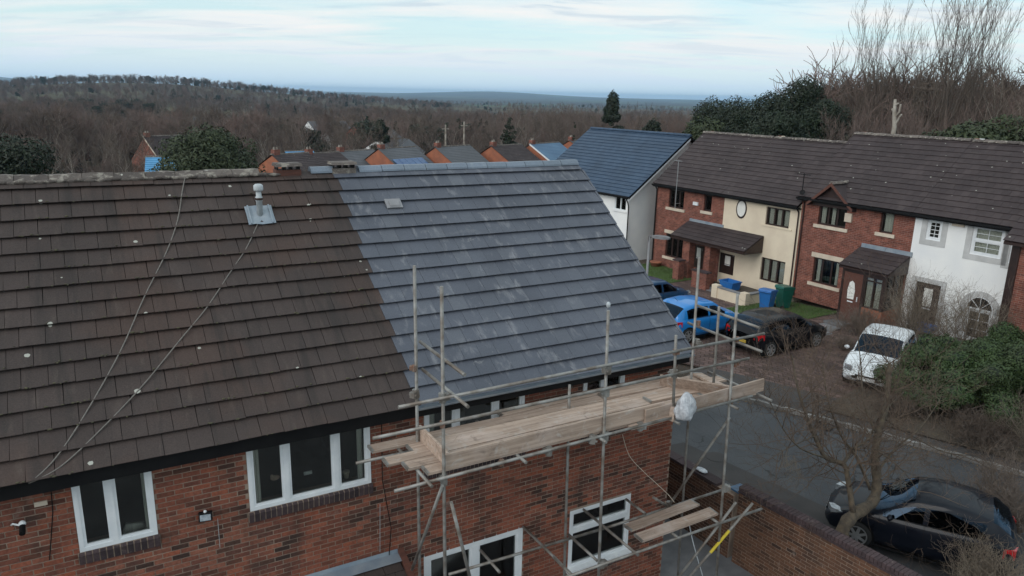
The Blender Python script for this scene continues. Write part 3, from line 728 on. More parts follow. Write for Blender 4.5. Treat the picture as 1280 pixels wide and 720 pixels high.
for i, vx in enumerate(vents_x):      # gas flue ridge terminals: slotted box with a mossy cap
    tb = MB(); tb.box(-.22, .22, -.13, .13, -.10, .035)
    o = part('ridge_vent', tb, MT['timber_red'] if i == 0 else MT['ridge_old'], house); o.location = (vx - 4, ry_, rz_ + .03)
    cap = MB(); cap.prism([(-.19, .0), (.19, .0), (.15, .055), (-.15, .055)], 'x', -.23, .23); cap.v = [(x_ + random.uniform(-.006, .006), y_, z_ + random.uniform(-.006, .008)) for x_, y_, z_ in cap.v]
    q = part('vent_cap', cap, MT['ridge_old'], o); q.location = (0, 0, .095)
    sl = MB()
    for s_ in (-.19, -.06, .06, .19): sl.box(s_ - .01, s_ + .01, -.12, .12, .035, .096)
    part('vent_fin', sl, MT['blackframe'], o)
# soil vent pipe through the old tiles
vb = RP(2.47, 4.02, .088)
vp = link('vent_pipe', mesh(MB().lathe((0, 0, 0), [(.062, -.05), (.062, .23), (.072, .235), (.072, .30), (.055, .305), (.055, .42)], 18), 'vent_pipe', MT['vent_grey'], True), house, vb); vp.scale = (.82, .82, .95)
part('vent_cowl', MB().lathe((0, 0, 0), [(.058, .40), (.092, .41), (.097, .44), (.094, .50), (.06, .525), (.0, .53)], 18), MT['vent_grey'], vp, smooth=True)
part('vent_collar', MB().lathe((0, 0, 0), [(.066, .245), (.078, .248), (.078, .285), (.066, .29)], 18), MT['brownframe'], vp, smooth=True)
fl = MB()
for i in range(5):
    for k in range(5): fl.v.append((-.22 + .44*i/4, -.23 + .42*k/4, .012*math.sin(i*2.1 + k) + .004))
for i in range(4):
    for k in range(4): fl.f.append((i*5+k, (i+1)*5+k, (i+1)*5+k+1, i*5+k+1))
o = len(fl.v); fl.v += [(a, b_, c_-.006) for a, b_, c_ in fl.v]; fl.f += [tuple(o+q for q in f)[::-1] for f in list(fl.f)]
fo = part('flashing', fl, MT['lead'], house); fo.matrix_local = Matrix.Translation(vb) @ basis
for dx_ in (-.17, .17):
    part('lead_seam', MB().box(dx_-.012, dx_+.012, -.22, .19, .005, .024), MT['lead'], fo)
# flush tile vent in the slates
tv = MB(); tv.box(-.15, .15, -.02, .20, .0, .022); tv.prism([(-.02, .022), (.14, .022), (.13, .05), (.02, .05)], 'x', -.09, .09)
to = part('tile_vent', tv, MT['slabs'], house); to.matrix_local = Matrix.Translation(RP(4.86, 4.0, .080)) @ basis
# rainwater / crack lines: black cables clipped to the bricks
def cable(name, pts, r, m, parent, world=True): return part(name, MB().tube(pts, r, 5), m, parent, world=world)
for pts in ([(62, 592), (66, 640), (62, 700)], [(477, 527), (478, 600), (489, 660), (486, 700)]):
    cable('cable', [oY(x, y, 9.97) for x, y in pts], .007, MT['blackframe'], house)
for pts in ([(272, 648), (275, 685)], [(475, 630), (475, 690)]): cable('cable', [oY(x, y, 9.972) for x, y in pts], .0035, MT['vent_grey'], house)
# security lamp between the windows
def seclamp(px, py, s, rz_):
    p_ = oY(px, py, 9.93); t_ = part('security_lamp', MB().box(-.085*s, .085*s, -.06*s, .03, -.06*s, .06*s), MT['blackframe'], house, label='black floodlight on the brick wall between the windows')
    t_.location = HI @ p_; t_.rotation_euler = (R(-15), 0, rz_)
    part('lens', MB().box(-.068*s, .068*s, -.064*s, -.058*s, -.048*s, .035*s), MT['lamp_glass'], t_)
    part('sensor', MB().ball((0, -.05, .075*s), .022, 8, 6), MT['upvc'], t_)
seclamp(257, 645, 1.0, R(-10))
# camera on a bracket at the far left, alarm plate, pale brick
p_ = oY(28, 660, 9.86)
cm_ = part('wall_camera', MB().tube([(0, -.09, -.03), (0, .05, .02)], .035, 10), MT['blackframe'], house, label='small dome-ended security camera near the left edge'); cm_.location = HI @ p_
part('camera_hood', MB().ball((0, .05, .03), .042, 10, 6), MT['upvc'], cm_)
part('bracket', MB().tube([(-.02, .04, .02), (-.10, .08, .04), (-.12, .135, .0)], .012, 6), MT['upvc'], cm_)
pl = MB(); pl.box(-.07, .07, -.02, 0, -.03, .03)
q = part('name_plate', pl, MT['stone_sill'], house); q.location = HI @ oY(51, 629, 9.985)
# the two ropes thrown over the roof, hanging to the eaves
def on_roof(px, py, h=.075):
    Mi = RM; r_ = HI.to_3x3() @ Vector(ray(px, py)); o_ = HI @ Vector((0, 0, 0))
    nrm = Vector((0, -sp, cp)); p0 = RP(4, 0, h); k = (p0 - o_).dot(nrm) / r_.dot(nrm); return HM @ (o_ + r_*k)
def smoothpath(pts, n=6):
    out = []
    P_ = [pts[0]] + list(pts) + [pts[-1]]
    for i in range(1, len(P_) - 2):
        for k in range(n):
            t_ = k / n; a, b_, c_, d_ = P_[i-1], P_[i], P_[i+1], P_[i+2]
            out.append(0.5*((2*b_) + (c_-a)*t_ + (2*a-5*b_+4*c_-d_)*t_*t_ + (3*b_-a-3*c_+d_)*t_**3))
    out.append(P_[-2]); return out
GR = 'ropes lying down the brown tiles'
for pix, lab in (([(232, 219), (228, 238), (222, 275), (208, 315), (180, 372), (150, 440), (105, 520), (70, 572), (42, 600)], 'grey rope running from the ridge down the brown tiles, left of the vent pipe'),
            ([(323, 278), (308, 310), (288, 340), (258, 385), (225, 425), (180, 480), (130, 533), (80, 580), (48, 599)], 'grey rope running down the brown tiles from below the white vent pipe')):
    pts = smoothpath([on_roof(*q) for q in pix]); pts.append(oY(36, 604, 9.70)); 
    single('rope', MB().tube(pts, .0095, 6), MT['rope'], lab, 'rope', GR, tuple(pts[-1]), smooth=True)
# things on the window sills inside
def sill_item(px, py, mb, m, nm, lab, cat, Y=10.16):
    p_ = oY(px, py, Y); o = link(nm, mesh(mb, nm, m, True), None, p_); tag(o, lab, cat)
pot = MB().lathe((0, 0, 0), [(.035, 0), (.05, .09), (.055, .095), (.055, .11), (.0, .10)], 12)
sill_item(433, 597, pot, MT['stone_sill'], 'plant_pot', 'pale pot standing inside the right light of the three-part window', 'pot')
sill_item(344, 601, MB().ball((0, 0, .05), .05, 10, 7, (1.4, .6, .8)).ball((-.04, 0, .08), .03, 8, 6), simple('cream plush', (.5, .35, .28)), 'soft_toy', 'cream soft toy lying inside the left light of the three-part window', 'toy')
sill_item(319, 606, MB().ball((0, 0, .10), .032, 8, 6).tube([(0, 0, 0), (0, 0, .1)], .012, 6).ball((.02, 0, .05), .025, 8, 6), simple('pink flower', (.45, .06, .15)), 'flower', 'pink flowers inside the left edge of the three-part window', 'flowers')
sill_item(385, 593, MB().box(-.06, .06, -.01, .01, 0, .05), MT['upvc'], 'small_card', 'small white card inside the middle light of the three-part window', 'card')
sill_item(169, 664, MB().prism([(-.16, 0), (.14, 0), (.12, .10), (-.10, .14)], 'y', -.04, .04), MT['curtain'], 'paper_stack', 'pale stack of papers inside the two-part window at the left', 'papers', 10.25)

# ------------------------------------------------------------------ lean-to porch roof at the foot of the wall
pr = thing('porch_canopy', 'lean-to tiled porch roof with lead flashing against the brick wall, bottom edge of the photo', 'porch', (3.0, 10, -9.6))
PRx1, PRz = 3.72 - 3, -7.16 + 9.6
mb = roof_tiles(MB(), -3.2, PRx1, -1.5, PRz - .70, math.atan2(.62, 1.4), 1.53, th=.03)
part('roof_tile', mb, MT['dark_tile'], pr, kind='stuff')
part('roof_deck', MB().add([(-3.2, -1.5, PRz-.72), (PRx1, -1.5, PRz-.72), (PRx1, -.02, PRz-.05), (-3.2, -.02, PRz-.05), (-3.2, -1.5, PRz-.82), (PRx1, -1.5, PRz-.82), (PRx1, -.02, PRz-.15), (-3.2, -.02, PRz-.15)], [(0,1,2,3), (7,6,5,4), (0,4,5,1), (1,5,6,2), (3,7,4,0)]), MT['blackframe'], pr)
part('flashing', MB().add([(-3.2, -.016, PRz+.05), (PRx1, -.016, PRz+.05), (PRx1, -.03, PRz-.01), (-3.2, -.03, PRz-.01), (PRx1, -.21, PRz-.055), (-3.2, -.21, PRz-.055)], [(3,2,1,0), (5,4,2,3)]), MT['lead'], pr)
part('barge_board', MB().add([(PRx1, -1.56, PRz-.85), (PRx1+.10, -1.56, PRz-.85), (PRx1+.10, -.02, PRz-.12), (PRx1, -.02, PRz-.12), (PRx1, -1.56, PRz-.62), (PRx1+.10, -1.56, PRz-.62), (PRx1+.10, -.02, PRz+.05), (PRx1, -.02, PRz+.05)], [(0,3,2,1), (4,5,6,7), (0,1,5,4), (1,2,6,5), (2,3,7,6), (3,0,4,7)]), MT['timber_red'], pr)
for xx in (-3.1, PRx1 - .1): part('post', MB().box(xx, xx + .09, -1.45, -1.36, 0, PRz - .80), MT['timber_red'], pr)

# ------------------------------------------------------------------ scaffold
OY, IY = 8.4, 9.4
TR = .0242
def tube_thing(name, pts, lab, cat='scaffold tube', group='scaffold tubes', r=TR, m=None, n=10):
    pts = [Vector(p) for p in pts]
    o = single(name, MB().tube(pts, r, n), m or MT['galv'], lab, cat, group, tuple(pts[0]), smooth=False)
    for p in o.data.polygons: p.use_smooth = len(p.vertices) == 4
    return o
sc = thing('scaffold', 'galvanised tube scaffold with a boarded lift along the slate side of the house', 'scaffold', (6.5, 8.9, -9.6))
SI = ROOTM[sc.name].inverted()
def st(name, pts, m=None, r=TR, label=None):
    o = part(name, MB().tube([SI @ Vector(p) for p in pts], r, 10), m or MT['galv'], sc, label=label)
    for p in o.data.polygons: p.use_smooth = len(p.vertices) == 4
    return o
CPL = MB().tube([(0, 0, -.045), (0, 0, .045)], .036, 8).box(.02, .065, -.03, .03, -.03, .03).tube([(.05, -.04, 0), (.05, .05, 0)], .012, 6); CPL.v = [tuple(c_*1.45 for c_ in q) for q in CPL.v]; cpm = mesh(CPL, 'coupler', MT['galv'], False); cpr = mesh(MB().tube([(0, 0, -.045), (0, 0, .045)], .037, 8).box(.02, .07, -.03, .03, -.03, .03), 'coupler', MT['rust'])
def coupler(p, rz=None, rusty=False):
    link('coupler', cpr if rusty else cpm, sc, SI @ Vector(p), (random.uniform(-.1, .1), random.uniform(-.1, .1), rz if rz is not None else random.uniform(0, 6.28)))
G0 = -9.6
# standards
def pv(x, y, Y): return oY(x, y, Y)
def standard(px, pt, Y, x2=None, pb=None, zb=G0, **k):
    a = oY(px, pt, Y); b_ = oY(x2, pb, Y) if x2 else a; d = (b_ - a); 
    q = a + d * ((zb - a.z) / d.z) if abs(d.z) > .1 else Vector((a.x, Y, zb))
    q.x = a.x + (q.x - a.x)*.8
    return st('standard', [q, a], **k)
standard(552, 358, OY, 557, 700); standard(518, 332, IY, 525, 700)
standard(760.5, 388, OY, 750, 715); standard(712, 481, IY, 707, 690)
standard(922, 368, OY, 898, 720); standard(874, 322, IY, 850, 710)
st('standard', [oY(845, 419, OY), oY(841, 520, OY)]); st('standard', [Vector((9.25, 8.9, -5.1)), Vector((9.2, 8.9, -3.45))], label='short upright carrying the end guard rail')
# white-taped head of the middle standard
p_ = oY(760.5, 381, OY); part('pole_cap', MB().ball(SI @ p_, .034, 8, 6, (1, 1, 1.4)), MT['vent_grey'], sc)
# ledgers along the wall
def led(x1, y1, x2, y2, Y, **k): return st('ledger', [oY(x1, y1, Y), oY(x2, y2, Y)], **k)
OO = OY - .05
led(498, 509, 955, 417, OO); led(466, 548, 936, 448, OO); led(493, 614, 940, 495, OO - .0)
led(445, 579, 880, 482, IY + .05)
led(561, 718, 760, 659, IY - .05); led(760, 659, 904, 612, IY - .05); led(700, 724, 952, 636, OO)
# transoms across
def tr(x1, y1, Z, ya=IY + .12, yb=OY - .2, X=None):
    return st('transom', [Vector((X, ya, Z)), Vector((X, yb, Z))])
for X, Z, ya, yb in ((3.95, -3.50, 9.52, 8.05), (3.95, -3.90, 9.45, 7.95), (9.33, -3.62, 9.6, 8.1), (9.33, -4.0, 9.75, 8.0)):
    st('transom', [Vector((X, ya, Z)), Vector((X, yb, Z))])
for X in (3.55, 5.0, 6.4, 7.85, 9.15, 9.95): st('transom', [Vector((X, 9.75, -5.06)), Vector((X, 8.2, -5.06))])
def trp(x1, y1, x2, y2, Z=-7.40):
    a = oZ(x1, y1, Z); b_ = oZ(x2, y2, Z); st('transom', [Vector(((a.x+b_.x)/2, a.y, Z)), Vector(((a.x+b_.x)/2, b_.y, Z))])
for q in ((729, 637, 798, 694), (782, 624, 807, 642), (711, 668, 746, 701), (690, 697, 720, 722), (654, 657, 715, 720), (833, 662, 851, 674), (880, 642, 899, 654), (600, 688, 625, 715)): trp(*q)
# braces
def br(x1, y1, Y1, x2, y2, Y2, nm='brace', **k): return st(nm, [oY(x1, y1, Y1), oY(x2, y2, Y2)], **k)
br(553, 607, OY - .06, 515, 712, IY + .05); br(564, 628, OY - .25, 592, 740, OY - .1, m=MT['galv'], label='pale loose raker leaning at the left end')
br(912, 522, OY + .06, 836, 632, IY - .06); br(920, 628, OY - .12, 838, 735, OY + .3); yb_ = br(941, 629, OY - .18, 850, 735, OY + .2, label='brace with a strip of yellow tape')
a, b_ = oY(941, 629, OY - .18), oY(850, 735, OY + .2)
part('yellow_tape', MB().tube([SI @ a.lerp(b_, .32), SI @ a.lerp(b_, .58)], TR + .003, 10), simple('yellow tape', (.62, .48, .04)), sc)
br(817, 622, OY + .9, 838, 635, IY)
for x, y, Y in ((518, 460, IY), (520, 492, IY), (553, 497, OY), (553, 530, OY), (555, 600, OY), (760, 462, OY), (758, 490, OY), (757, 545, OY), (921, 424, OY), (919, 455, OY), (914, 502, OY), (873, 404, IY), (871, 428, IY), (844, 440, OY), (843, 467, OY), (906, 610, OY), (903, 651, OY), (752, 705, OY), (524, 580, IY), (705, 675, IY), (627, 578, OY), (686, 564, OY), (740, 549, OY), (800, 533, OY), (836, 631, IY), (712, 540, IY)):
    coupler(oY(x, y, Y), rusty=random.random() < .4)
# base plates
for X, Y in ((3.85, OY), (3.9, IY), (6.6, OY), (6.65, IY), (9.3, OY), (9.3, IY)):
    part('base_plate', MB().box(X-6.5-.075, X-6.5+.075, Y-8.9-.075, Y-8.9+.075, .014, .022), MT['rust'], sc)

# scaffold boards: each one a thing resting on the transoms
BL = 'boards on the scaffold'
def board(p0, p1, wd, th, lab, tilt=0.0, group=BL, edge=False, nm='scaffold_board', metalend=True):
    """p0->p1 centre line of the board's underside; edge=True stands it on its long edge"""
    p0, p1 = Vector(p0), Vector(p1); d = p1 - p0; L = d.length
    rz_ = math.atan2(d.y, d.x); el = math.asin(d.z / L)
    mb = MB(); n = 8; W_, T_ = (th, wd) if edge else (wd, th)
    sag = random.uniform(-.006, .006)
    for i in range(n + 1):
        u = i / n; e = random.uniform(-.002, .002); dz = sag*math.sin(u*math.pi)
        mb.v += [(L*u, -W_/2 + e, dz), (L*u, W_/2 + e, dz), (L*u, W_/2 + e, T_ + dz), (L*u, -W_/2 + e, T_ + dz)]
    for i in range(n):
        o = 4*i
        for q in range(4): mb.f.append((o+q, o+(q+1) % 4, o+4+(q+1) % 4, o+4+q))
    mb.f += [(3, 2, 1, 0), (4*n, 4*n+1, 4*n+2, 4*n+3)]
    root = link(nm, mesh(mb, nm, MT['board']), None, p0); root.rotation_mode = 'XYZ'
    root.rotation_euler = (tilt, -el, rz_); tag(root, lab, 'board', group)
    if metalend and not edge:
        for xx in (0.0, L): part('end_band', MB().box(xx - .004, xx + .004 , -W_/2 - .002, W_/2 + .002, -.002, T_ + .002).box(min(xx, L-.03) if xx else 0, (xx if xx else .03), -W_/2-.002, W_/2+.002, T_+.0005, T_+.002), MT['galv'], root)
    return root
PZ = -5.035
names = ['outermost deck board of the scaffold lift, beside the long toe board', 'second deck board from the outer edge of the scaffold lift', 'middle deck board of the scaffold lift', 'deck board second from the house wall', 'deck board of the lift nearest the house wall under the eaves']
ends = [(3.35, 8.0), (3.15, 8.9), (2.95, 8.2), (3.40, 8.9), (2.9, 7.6)]
for i in range(5):
    y = 8.56 + i*.235
    board((ends[i][0] + .25, y, PZ + random.uniform(0, .004)), (ends[i][1], y + .01, PZ + random.uniform(0, .004)), .225, .038, names[i])
    board((ends[i][1] + .02 - (.35 if i % 2 == 0 else 0), y + .012, PZ + (.040 if i % 2 == 0 else .002)), (9.85 - .25*(i % 3), y + .01, PZ + .004), .225, .038, names[i].replace('deck board', 'right hand deck board').replace('outermost', 'outermost right'))
board((5.4, 9.75, PZ), (8.8, 9.78, PZ + .002), .225, .038, 'thin dark-edged board squeezed between the lift and the windows')
# toe boards
tb0, tb1 = oY(555, 597, 8.455), oY(838, 520, 8.455)
board((3.83, 8.452, PZ + .03), (7.72, 8.452, PZ + .06), .225, .040, 'long pale toe board on edge along the front of the scaffold lift', edge=True, group='toe boards of the scaffold')
board((7.30, 8.40, PZ + .02), (10.0, 8.46, PZ + .06), .225, .040, 'right hand toe board sticking out past the corner of the house', edge=True, group='toe boards of the scaffold')
board((3.90, 9.45, PZ + .04), (3.90, 8.46, PZ + .04), .225, .038, 'short toe board standing across the left end of the scaffold', edge=True, group='toe boards of the scaffold')
board((8.55, 9.5, PZ + .05), (9.30, 8.55, PZ + .05), .225, .038, 'short board on edge lying askew near the right end of the lift', edge=True, tilt=R(20), group='toe boards of the scaffold')
board((9.45, 8.62, PZ + .05), (9.5, 9.6, PZ + .05), .225, .038, 'pale board across the far right end of the scaffold lift', group=BL, tilt=R(8))
board((7.0, 8.40, PZ - .02), (8.0, 8.38, PZ + .02), .10, .05, 'broken offcut wedged under the end of the long toe board', group=BL, metalend=False)
board((7.85, 8.36, PZ - .03), (7.88, 8.37, PZ + .20), .09, .06, 'small upright packing block beside the white bag', group=BL, metalend=False)
# two boards on the lower lift
zl = -7.36
a, b_ = oZ(800, 655, zl), oZ(880, 628, zl)
board((7.62, 9.02, zl), (9.28, 9.10, zl + .01), .225, .038, 'upper of the two boards lying across the low tubes at the house corner', group='two loose boards on the low lift', tilt=R(-3))
board((7.60, 8.70, zl - .01), (9.38, 8.72, zl + .01), .225, .038, 'lower of the two boards lying across the low tubes at the house corner', group='two loose boards on the low lift', tilt=R(3))
# white rubble bag hanging on the rail
bp = oY(857, 507, 8.22); bg_ = MB(); nu, nv = 20, 14
for j in range(nv + 1):
    v_ = j / nv; z = -.22 + .44*v_; prof = .20*math.sin(math.pi*min(1, .12 + v_*.84))**.5*(1 - .42*v_)
    for i in range(nu):
        t_ = 2*math.pi*i/nu; k = 1 + .18*math.sin(3*t_ + 5*v_) + .10*math.sin(7*t_ - 9*v_) + .015*random.uniform(-1, 1)
        bg_.v.append((prof*k*math.cos(t_)*1.05, prof*k*math.sin(t_)*.8, z))
for j in range(nv):
    for i in range(nu): bg_.f.append((j*nu+i, j*nu+(i+1) % nu, (j+1)*nu+(i+1) % nu, (j+1)*nu+i))
bg_.f.append(tuple(range(nu))[::-1]); bg_.f.append(tuple(nv*nu+i for i in range(nu)))
m, t, b, _ = newmat('thin white plastic'); p = pos(t); setc(t, b, mixc(t, ramp(t, noise(t, p, 14, 4), [(.4, 0.), (.65, 1.)]), (.62, .64, .68), (.42, .44, .48))); b.inputs['Roughness'].default_value = .35; bump(t, b, noise(t, p, 22, 4, .6, 1.2), 1.0, .03)
bo = link('plastic_bag', mesh(bg_, 'plastic_bag', m, True), None, bp); tag(bo, 'crumpled white plastic bag tied to the outer scaffold rail by the corner', 'bag')
part('bag_tail', MB().prism([(.02, .12), (.11, .17), (.13, .02), (.09, -.10), (.04, .0)], 'y', -.012, .012), m, bo)
# hanging cord
pts = smoothpath([oY(*q) for q in ((778, 543, 9.8), (787, 570, 9.6), (805, 590, 9.5), (818, 602, 9.4), (835, 618, 9.3), (843, 628, 9.2))])
single('hanging_cord', MB().tube(pts, .006, 5), MT['stone_sill'], 'pale cord hanging from the scaffold lift against the brick wall', 'cord', None, tuple(pts[0]), smooth=True)
pts = smoothpath([oY(*q) for q in ((860, 646, 8.95), (864, 668, 8.85), (871, 695, 8.75), (882, 732, 8.7))])
single('twisted_rope', MB().tube(pts, .010, 6), MT['vent_grey'], 'white rope dropping below the two loose boards by the corner', 'rope', None, tuple(pts[0]), smooth=True)

# ------------------------------------------------------------------ garden wall by the road
W0, W1 = Vector((11.16, 9.75)), Vector((11.75, 3.2)); wd_ = (W1 - W0); WL = wd_.length
gw = thing('garden_wall', 'brown brick garden wall with dark brick-on-edge coping beside the road', 'wall', (W0.x, W0.y, -9.6), math.atan2(wd_.y, wd_.x))
# local: x along the wall towards the viewer, y towards the road? (x = -Y dir -> y = +X dir)
HT = 1.69
part('core', MB().box(0, WL, .012, .203, 0, HT), MT['mortar'], gw)
gs = brick_spans(0, WL, 0, HT, [])
GM_ = ROOTM[gw.name]
def gkey(s_):
    q = GM_ @ Vector(((s_[0]+s_[1])/2, 0, (s_[2]+s_[3])/2)); cc = RM.T @ np.array(q); px, py = cc[0]/cc[2]*F + CX, cc[1]/cc[2]*F + CY
    return (0 if (px < 1290 and py < 725) else 100) + q.length
lay_bricks(gw, gs, 0.0, MT['brick_brown'], gkey, 270)
bk = MB()
for sp_ in gs: brickbox(bk, *sp_, 0)
bk.v = [(WL - x, .215 - y, z) for x, y, z in bk.v]; part('brickwork', bk, MT['brick_brown'], gw, kind='stuff')
cm1 = mesh(MB().prism([(-.012, 0), (.227, 0), (.227, .095), (.215, .105), (0, .105), (-.012, .095)], 'x', -.0335, .0335), 'coping_brick', MT['brick_blue'])
n = int(WL / .0755)
for i in range(n): link('coping_brick', cm1, gw, (.0375 + i*.0755, 0, HT + .004 + random.uniform(-.003, .003)), (random.uniform(-.01, .01), 0, random.uniform(-.012, .012)))
part('creasing', MB().box(0, WL, -.022, .236, HT - .035, HT + .002), MT['brick_blue'], gw)
# the lower stretch of wall running back past the house
W2 = Vector((10.9, 16.0)); wd2 = W0 - W2; L2 = wd2.length - .12
lw = thing('low_garden_wall', 'lower stretch of dark-capped brick wall behind the scaffold, running along the road', 'wall', (W2.x, W2.y, -9.6), math.atan2(wd2.y, wd2.x))
part('core', MB().box(0, L2, .012, .203, 0, 1.50), MT['mortar'], lw)
bk = MB()
for sp_ in brick_spans(0, L2, 0, 1.5, []): brickbox(bk, *sp_, 0)
part('brickwork', bk, MT['brick_brown'], lw, kind='stuff')
cm2 = mesh(MB().box(-.31, .31, -.03, .245, 0, .06), 'coping_stone', MT['brick_blue'])
for i in range(int(L2/.63)): link('coping_stone', cm2, lw, (.32 + i*.63, 0, 1.502 + random.uniform(-.003, .003)))
# pier cap sheets and rag
q = oZ(922, 606, -7.88)
bp_ = single('blue_board', MB().box(q.x-.06, q.x+.26, q.y-.10, q.y+.16, -8.03, -7.99), simple('blue board', (.05, .12, .22), None, 4, .5), 'blue-grey board lying on the end of the garden wall', 'board', None, (q.x, q.y, -8.03), rz=0)
q = Vector((11.22, 10.9, -8.02))
single('white_rag', MB().ball((q.x, q.y, -8.0), .08, 10, 7, (1.2, 2.0, .40)), m, 'white rag lying on the low wall behind the scaffold', 'rag', None, (q.x, q.y, -8.0), smooth=True)

# ------------------------------------------------------------------ terrace across the road
TA = R(-87); TO = Vector((29.14, 23.6, 0)); tu = Vector((math.cos(TA), math.sin(TA))); tn = Vector((-math.sin(TA), math.cos(TA)))   # tn into the houses
def tp(px, py, off=0.0):
    """pixel -> (s along the facade, z) on the facade plane moved off metres towards the road"""
    r = ray(px, py); p0 = Vector((TO.x, TO.y)) - tn*off
    k = (p0.x*tn.x + p0.y*tn.y) / (r[0]*tn.x + r[1]*tn.y); x, y, z = r*k
    return ((x - TO.x)*tu.x + (y - TO.y)*tu.y, z)
def terrace_root(nm, lab, s0, zg):
    o = thing(nm, lab, 'house', (TO.x + tu.x*s0, TO.y + tu.y*s0, zg), TA); return o
def rect(h, px0, py0, px1, py1, off=0.0):
    a, b_ = tp(px0, py0, off), tp(px1, py1, off); return (a[0] - h['s0'], b_[0] - h['s0'], b_[1] - h['zg'], a[1] - h['zg'])
def shell(nm, lab, s0, s1, zg, eave, wallm, holes_px, depth=7.8, rise_len=4.75, pitch=R(36.5), roofm='terrace_tile', over=0.28, vergeL=False, vergeR=False):
    h = dict(s0=s0, zg=zg); h['o'] = o = terrace_root(nm, lab, s0, zg); L = s1 - s0; ze = eave - zg; h['L'] = L; h['ze'] = ze
    h['r'] = {k: rect(h, *v) for k, v in holes_px.items()}
    for k, (a, b_, c_, d_) in h['r'].items(): h['r'][k] = (a, b_, max(.02, min(c_, d_ - .3)), min(d_, ze - .05))
    part('wall', wall_boxes(MB(), 0, L, 0, ze, 0, .25, h['r'].values()), wallm, o)
    gab = MB()
    for xx in (0, L - .2):
        part('gable_wall', MB().prism([(0.251, 0), (depth, 0), (depth, ze), (depth/2 + .1, ze + 2.85), (.251, ze + .1)], 'x', xx + .001, xx + .2), wallm, o)
    gab.box(.2, L - .2, depth - .2, depth, 0, ze)
    part('rear_wall', gab, wallm, o)
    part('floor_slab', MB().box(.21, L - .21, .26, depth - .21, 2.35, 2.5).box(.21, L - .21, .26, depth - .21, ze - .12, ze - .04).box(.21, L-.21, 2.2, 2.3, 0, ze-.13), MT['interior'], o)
    y0, z0 = -over, ze - .08
    xa, xb = (-.10 if vergeL else 0.004), L + (.10 if vergeR else -.004)
    rt = roof_tiles(MB(), xa, xb, y0, z0, pitch, rise_len, wt=.30, gauge=.325)
    part('roof_tile', rt, MT[roofm], o, kind='stuff')
    cp_, sp_ = math.cos(pitch), math.sin(pitch); yr, zr = y0 + rise_len*cp_, z0 + rise_len*sp_
    part('roof_deck', MB().prism([(y0, z0 - .02), (yr, zr - .02), (2*yr - y0, z0 - .02), (2*yr - y0, z0 - .1), (yr, zr - .12), (y0, z0 - .1)], 'x', xa + .01, xb - .01), MT['blackframe'], o)
    part('rear_slope', MB().add([(xa, yr, zr), (xb, yr, zr), (xb, 2*yr - y0, z0 + .01), (xa, 2*yr - y0, z0 + .01)], [(0, 1, 2, 3)]), MT[roofm], o)
    gt = MB()
    gt.box(xa, xb, y0 - .11, y0 + .005, z0 - .10, z0 - .012); gt.box(xa, xb, y0, -.003, z0 - .16, z0 - .11)
    part('gutter', gt, MT['blackframe'], o)
    rm_ = [ridge_mesh(.445, .14, 'ridge_tile', MT['ridge_old'] if roofm != 'blue_tile' else MT['blue_tile'], .014) for _ in range(3)]
    x = xa + .22
    while x < xb: link('ridge_tile', random.choice(rm_), o, (x, yr, zr + .08 + random.uniform(-.008, .008)), (0, random.uniform(-.02, .02), 0)); x += .455
    h.update(yr=yr, zr=zr, y0=y0, z0=z0, pitch=pitch); return h
def sill(h, px0, py0, px1, py1, m='stone_sill', name='window_sill', proud=.06, zmin=.12):
    a, b_, c_, d_ = rect(h, px0, py0, px1, py1)
    zt = d_; zm = (c_ + d_)/2; hh = max(.10, min(.20, abs(d_ - c_)))
    part(name, MB().box(a, b_, -proud, .05, zt - hh*.9, zt), MT[m], h['o'])
def win(h, k, fm='brownframe', **kw):
    return window(h['o'], *h['r'][k], 0.0, MT[fm], **{**dict(rec=.08, fw=.07, mull=.08, sash=False), **kw})
def sillbelow(h, k, m='stone_sill', hgt=.15, ext=.08, proud=.07):
    a, b_, c_, d_ = h['r'][k]; part('window_sill', MB().box(a-ext, b_+ext, -proud, .06, c_-hgt, c_-.004), MT[m], h['o'])
def lintel(h, k, m='stone_sill', hgt=.20, ext=.15, proud=.02):
    a, b_, c_, d_ = h['r'][k]; part('lintel', MB().box(a-ext, b_+ext, -proud, .06, d_+.004, d_+hgt), MT[m], h['o'])
def door(h, k, m, glazed=True, lab=None, letter=True):
    a, b_, c_, d_ = h['r'][k]; f = .06; o = h['o']
    fr = part('door_frame', MB().box(a, a+f, .06, .14, c_, d_).box(b_-f, b_, .06, .14, c_, d_).box(a+f, b_-f, .06, .14, d_-f, d_), m, o)
    dm = MB(); dm.box(a+f, b_-f, .08, .125, c_, d_-f); wv = b_-a-2*f
    for (u0, u1, v0, v1) in ((.12, .45, .08, .40), (.55, .88, .08, .40)): dm.box(a+f+wv*u0, a+f+wv*u1, .070, .081, c_+(d_-c_)*v0, c_+(d_-c_)*v1)
    dr = part('door', dm, m, o, label=lab)
    if glazed: part('door_glass', MB().box(a+f+wv*.3, a+f+wv*.7, .068, .079, c_+(d_-c_)*.48, c_+(d_-c_)*.88), MT['curtain'], dr)
    if letter: part('letterbox', MB().box(a+f+wv*.3, a+f+wv*.7, .062, .0695, c_+(d_-c_)*.42, c_+(d_-c_)*.45), MT['upvc'], dr)
    part('handle', MB().tube([(b_-f-.09, .05, c_+1.0), (b_-f-.09, .05, c_+1.16)], .012, 6), MT['alloy'], dr)
def pipe(o, pts, m='blackframe', nm='downpipe', r=.035): part(nm, MB().tube(pts, r, 8), MT[m], o)

ZB1, ZB2 = -9.6, -9.22
sm1 = tp(906.4, 245)[0]      # brick/cream boundary
TL = tp(822, 233)[0]
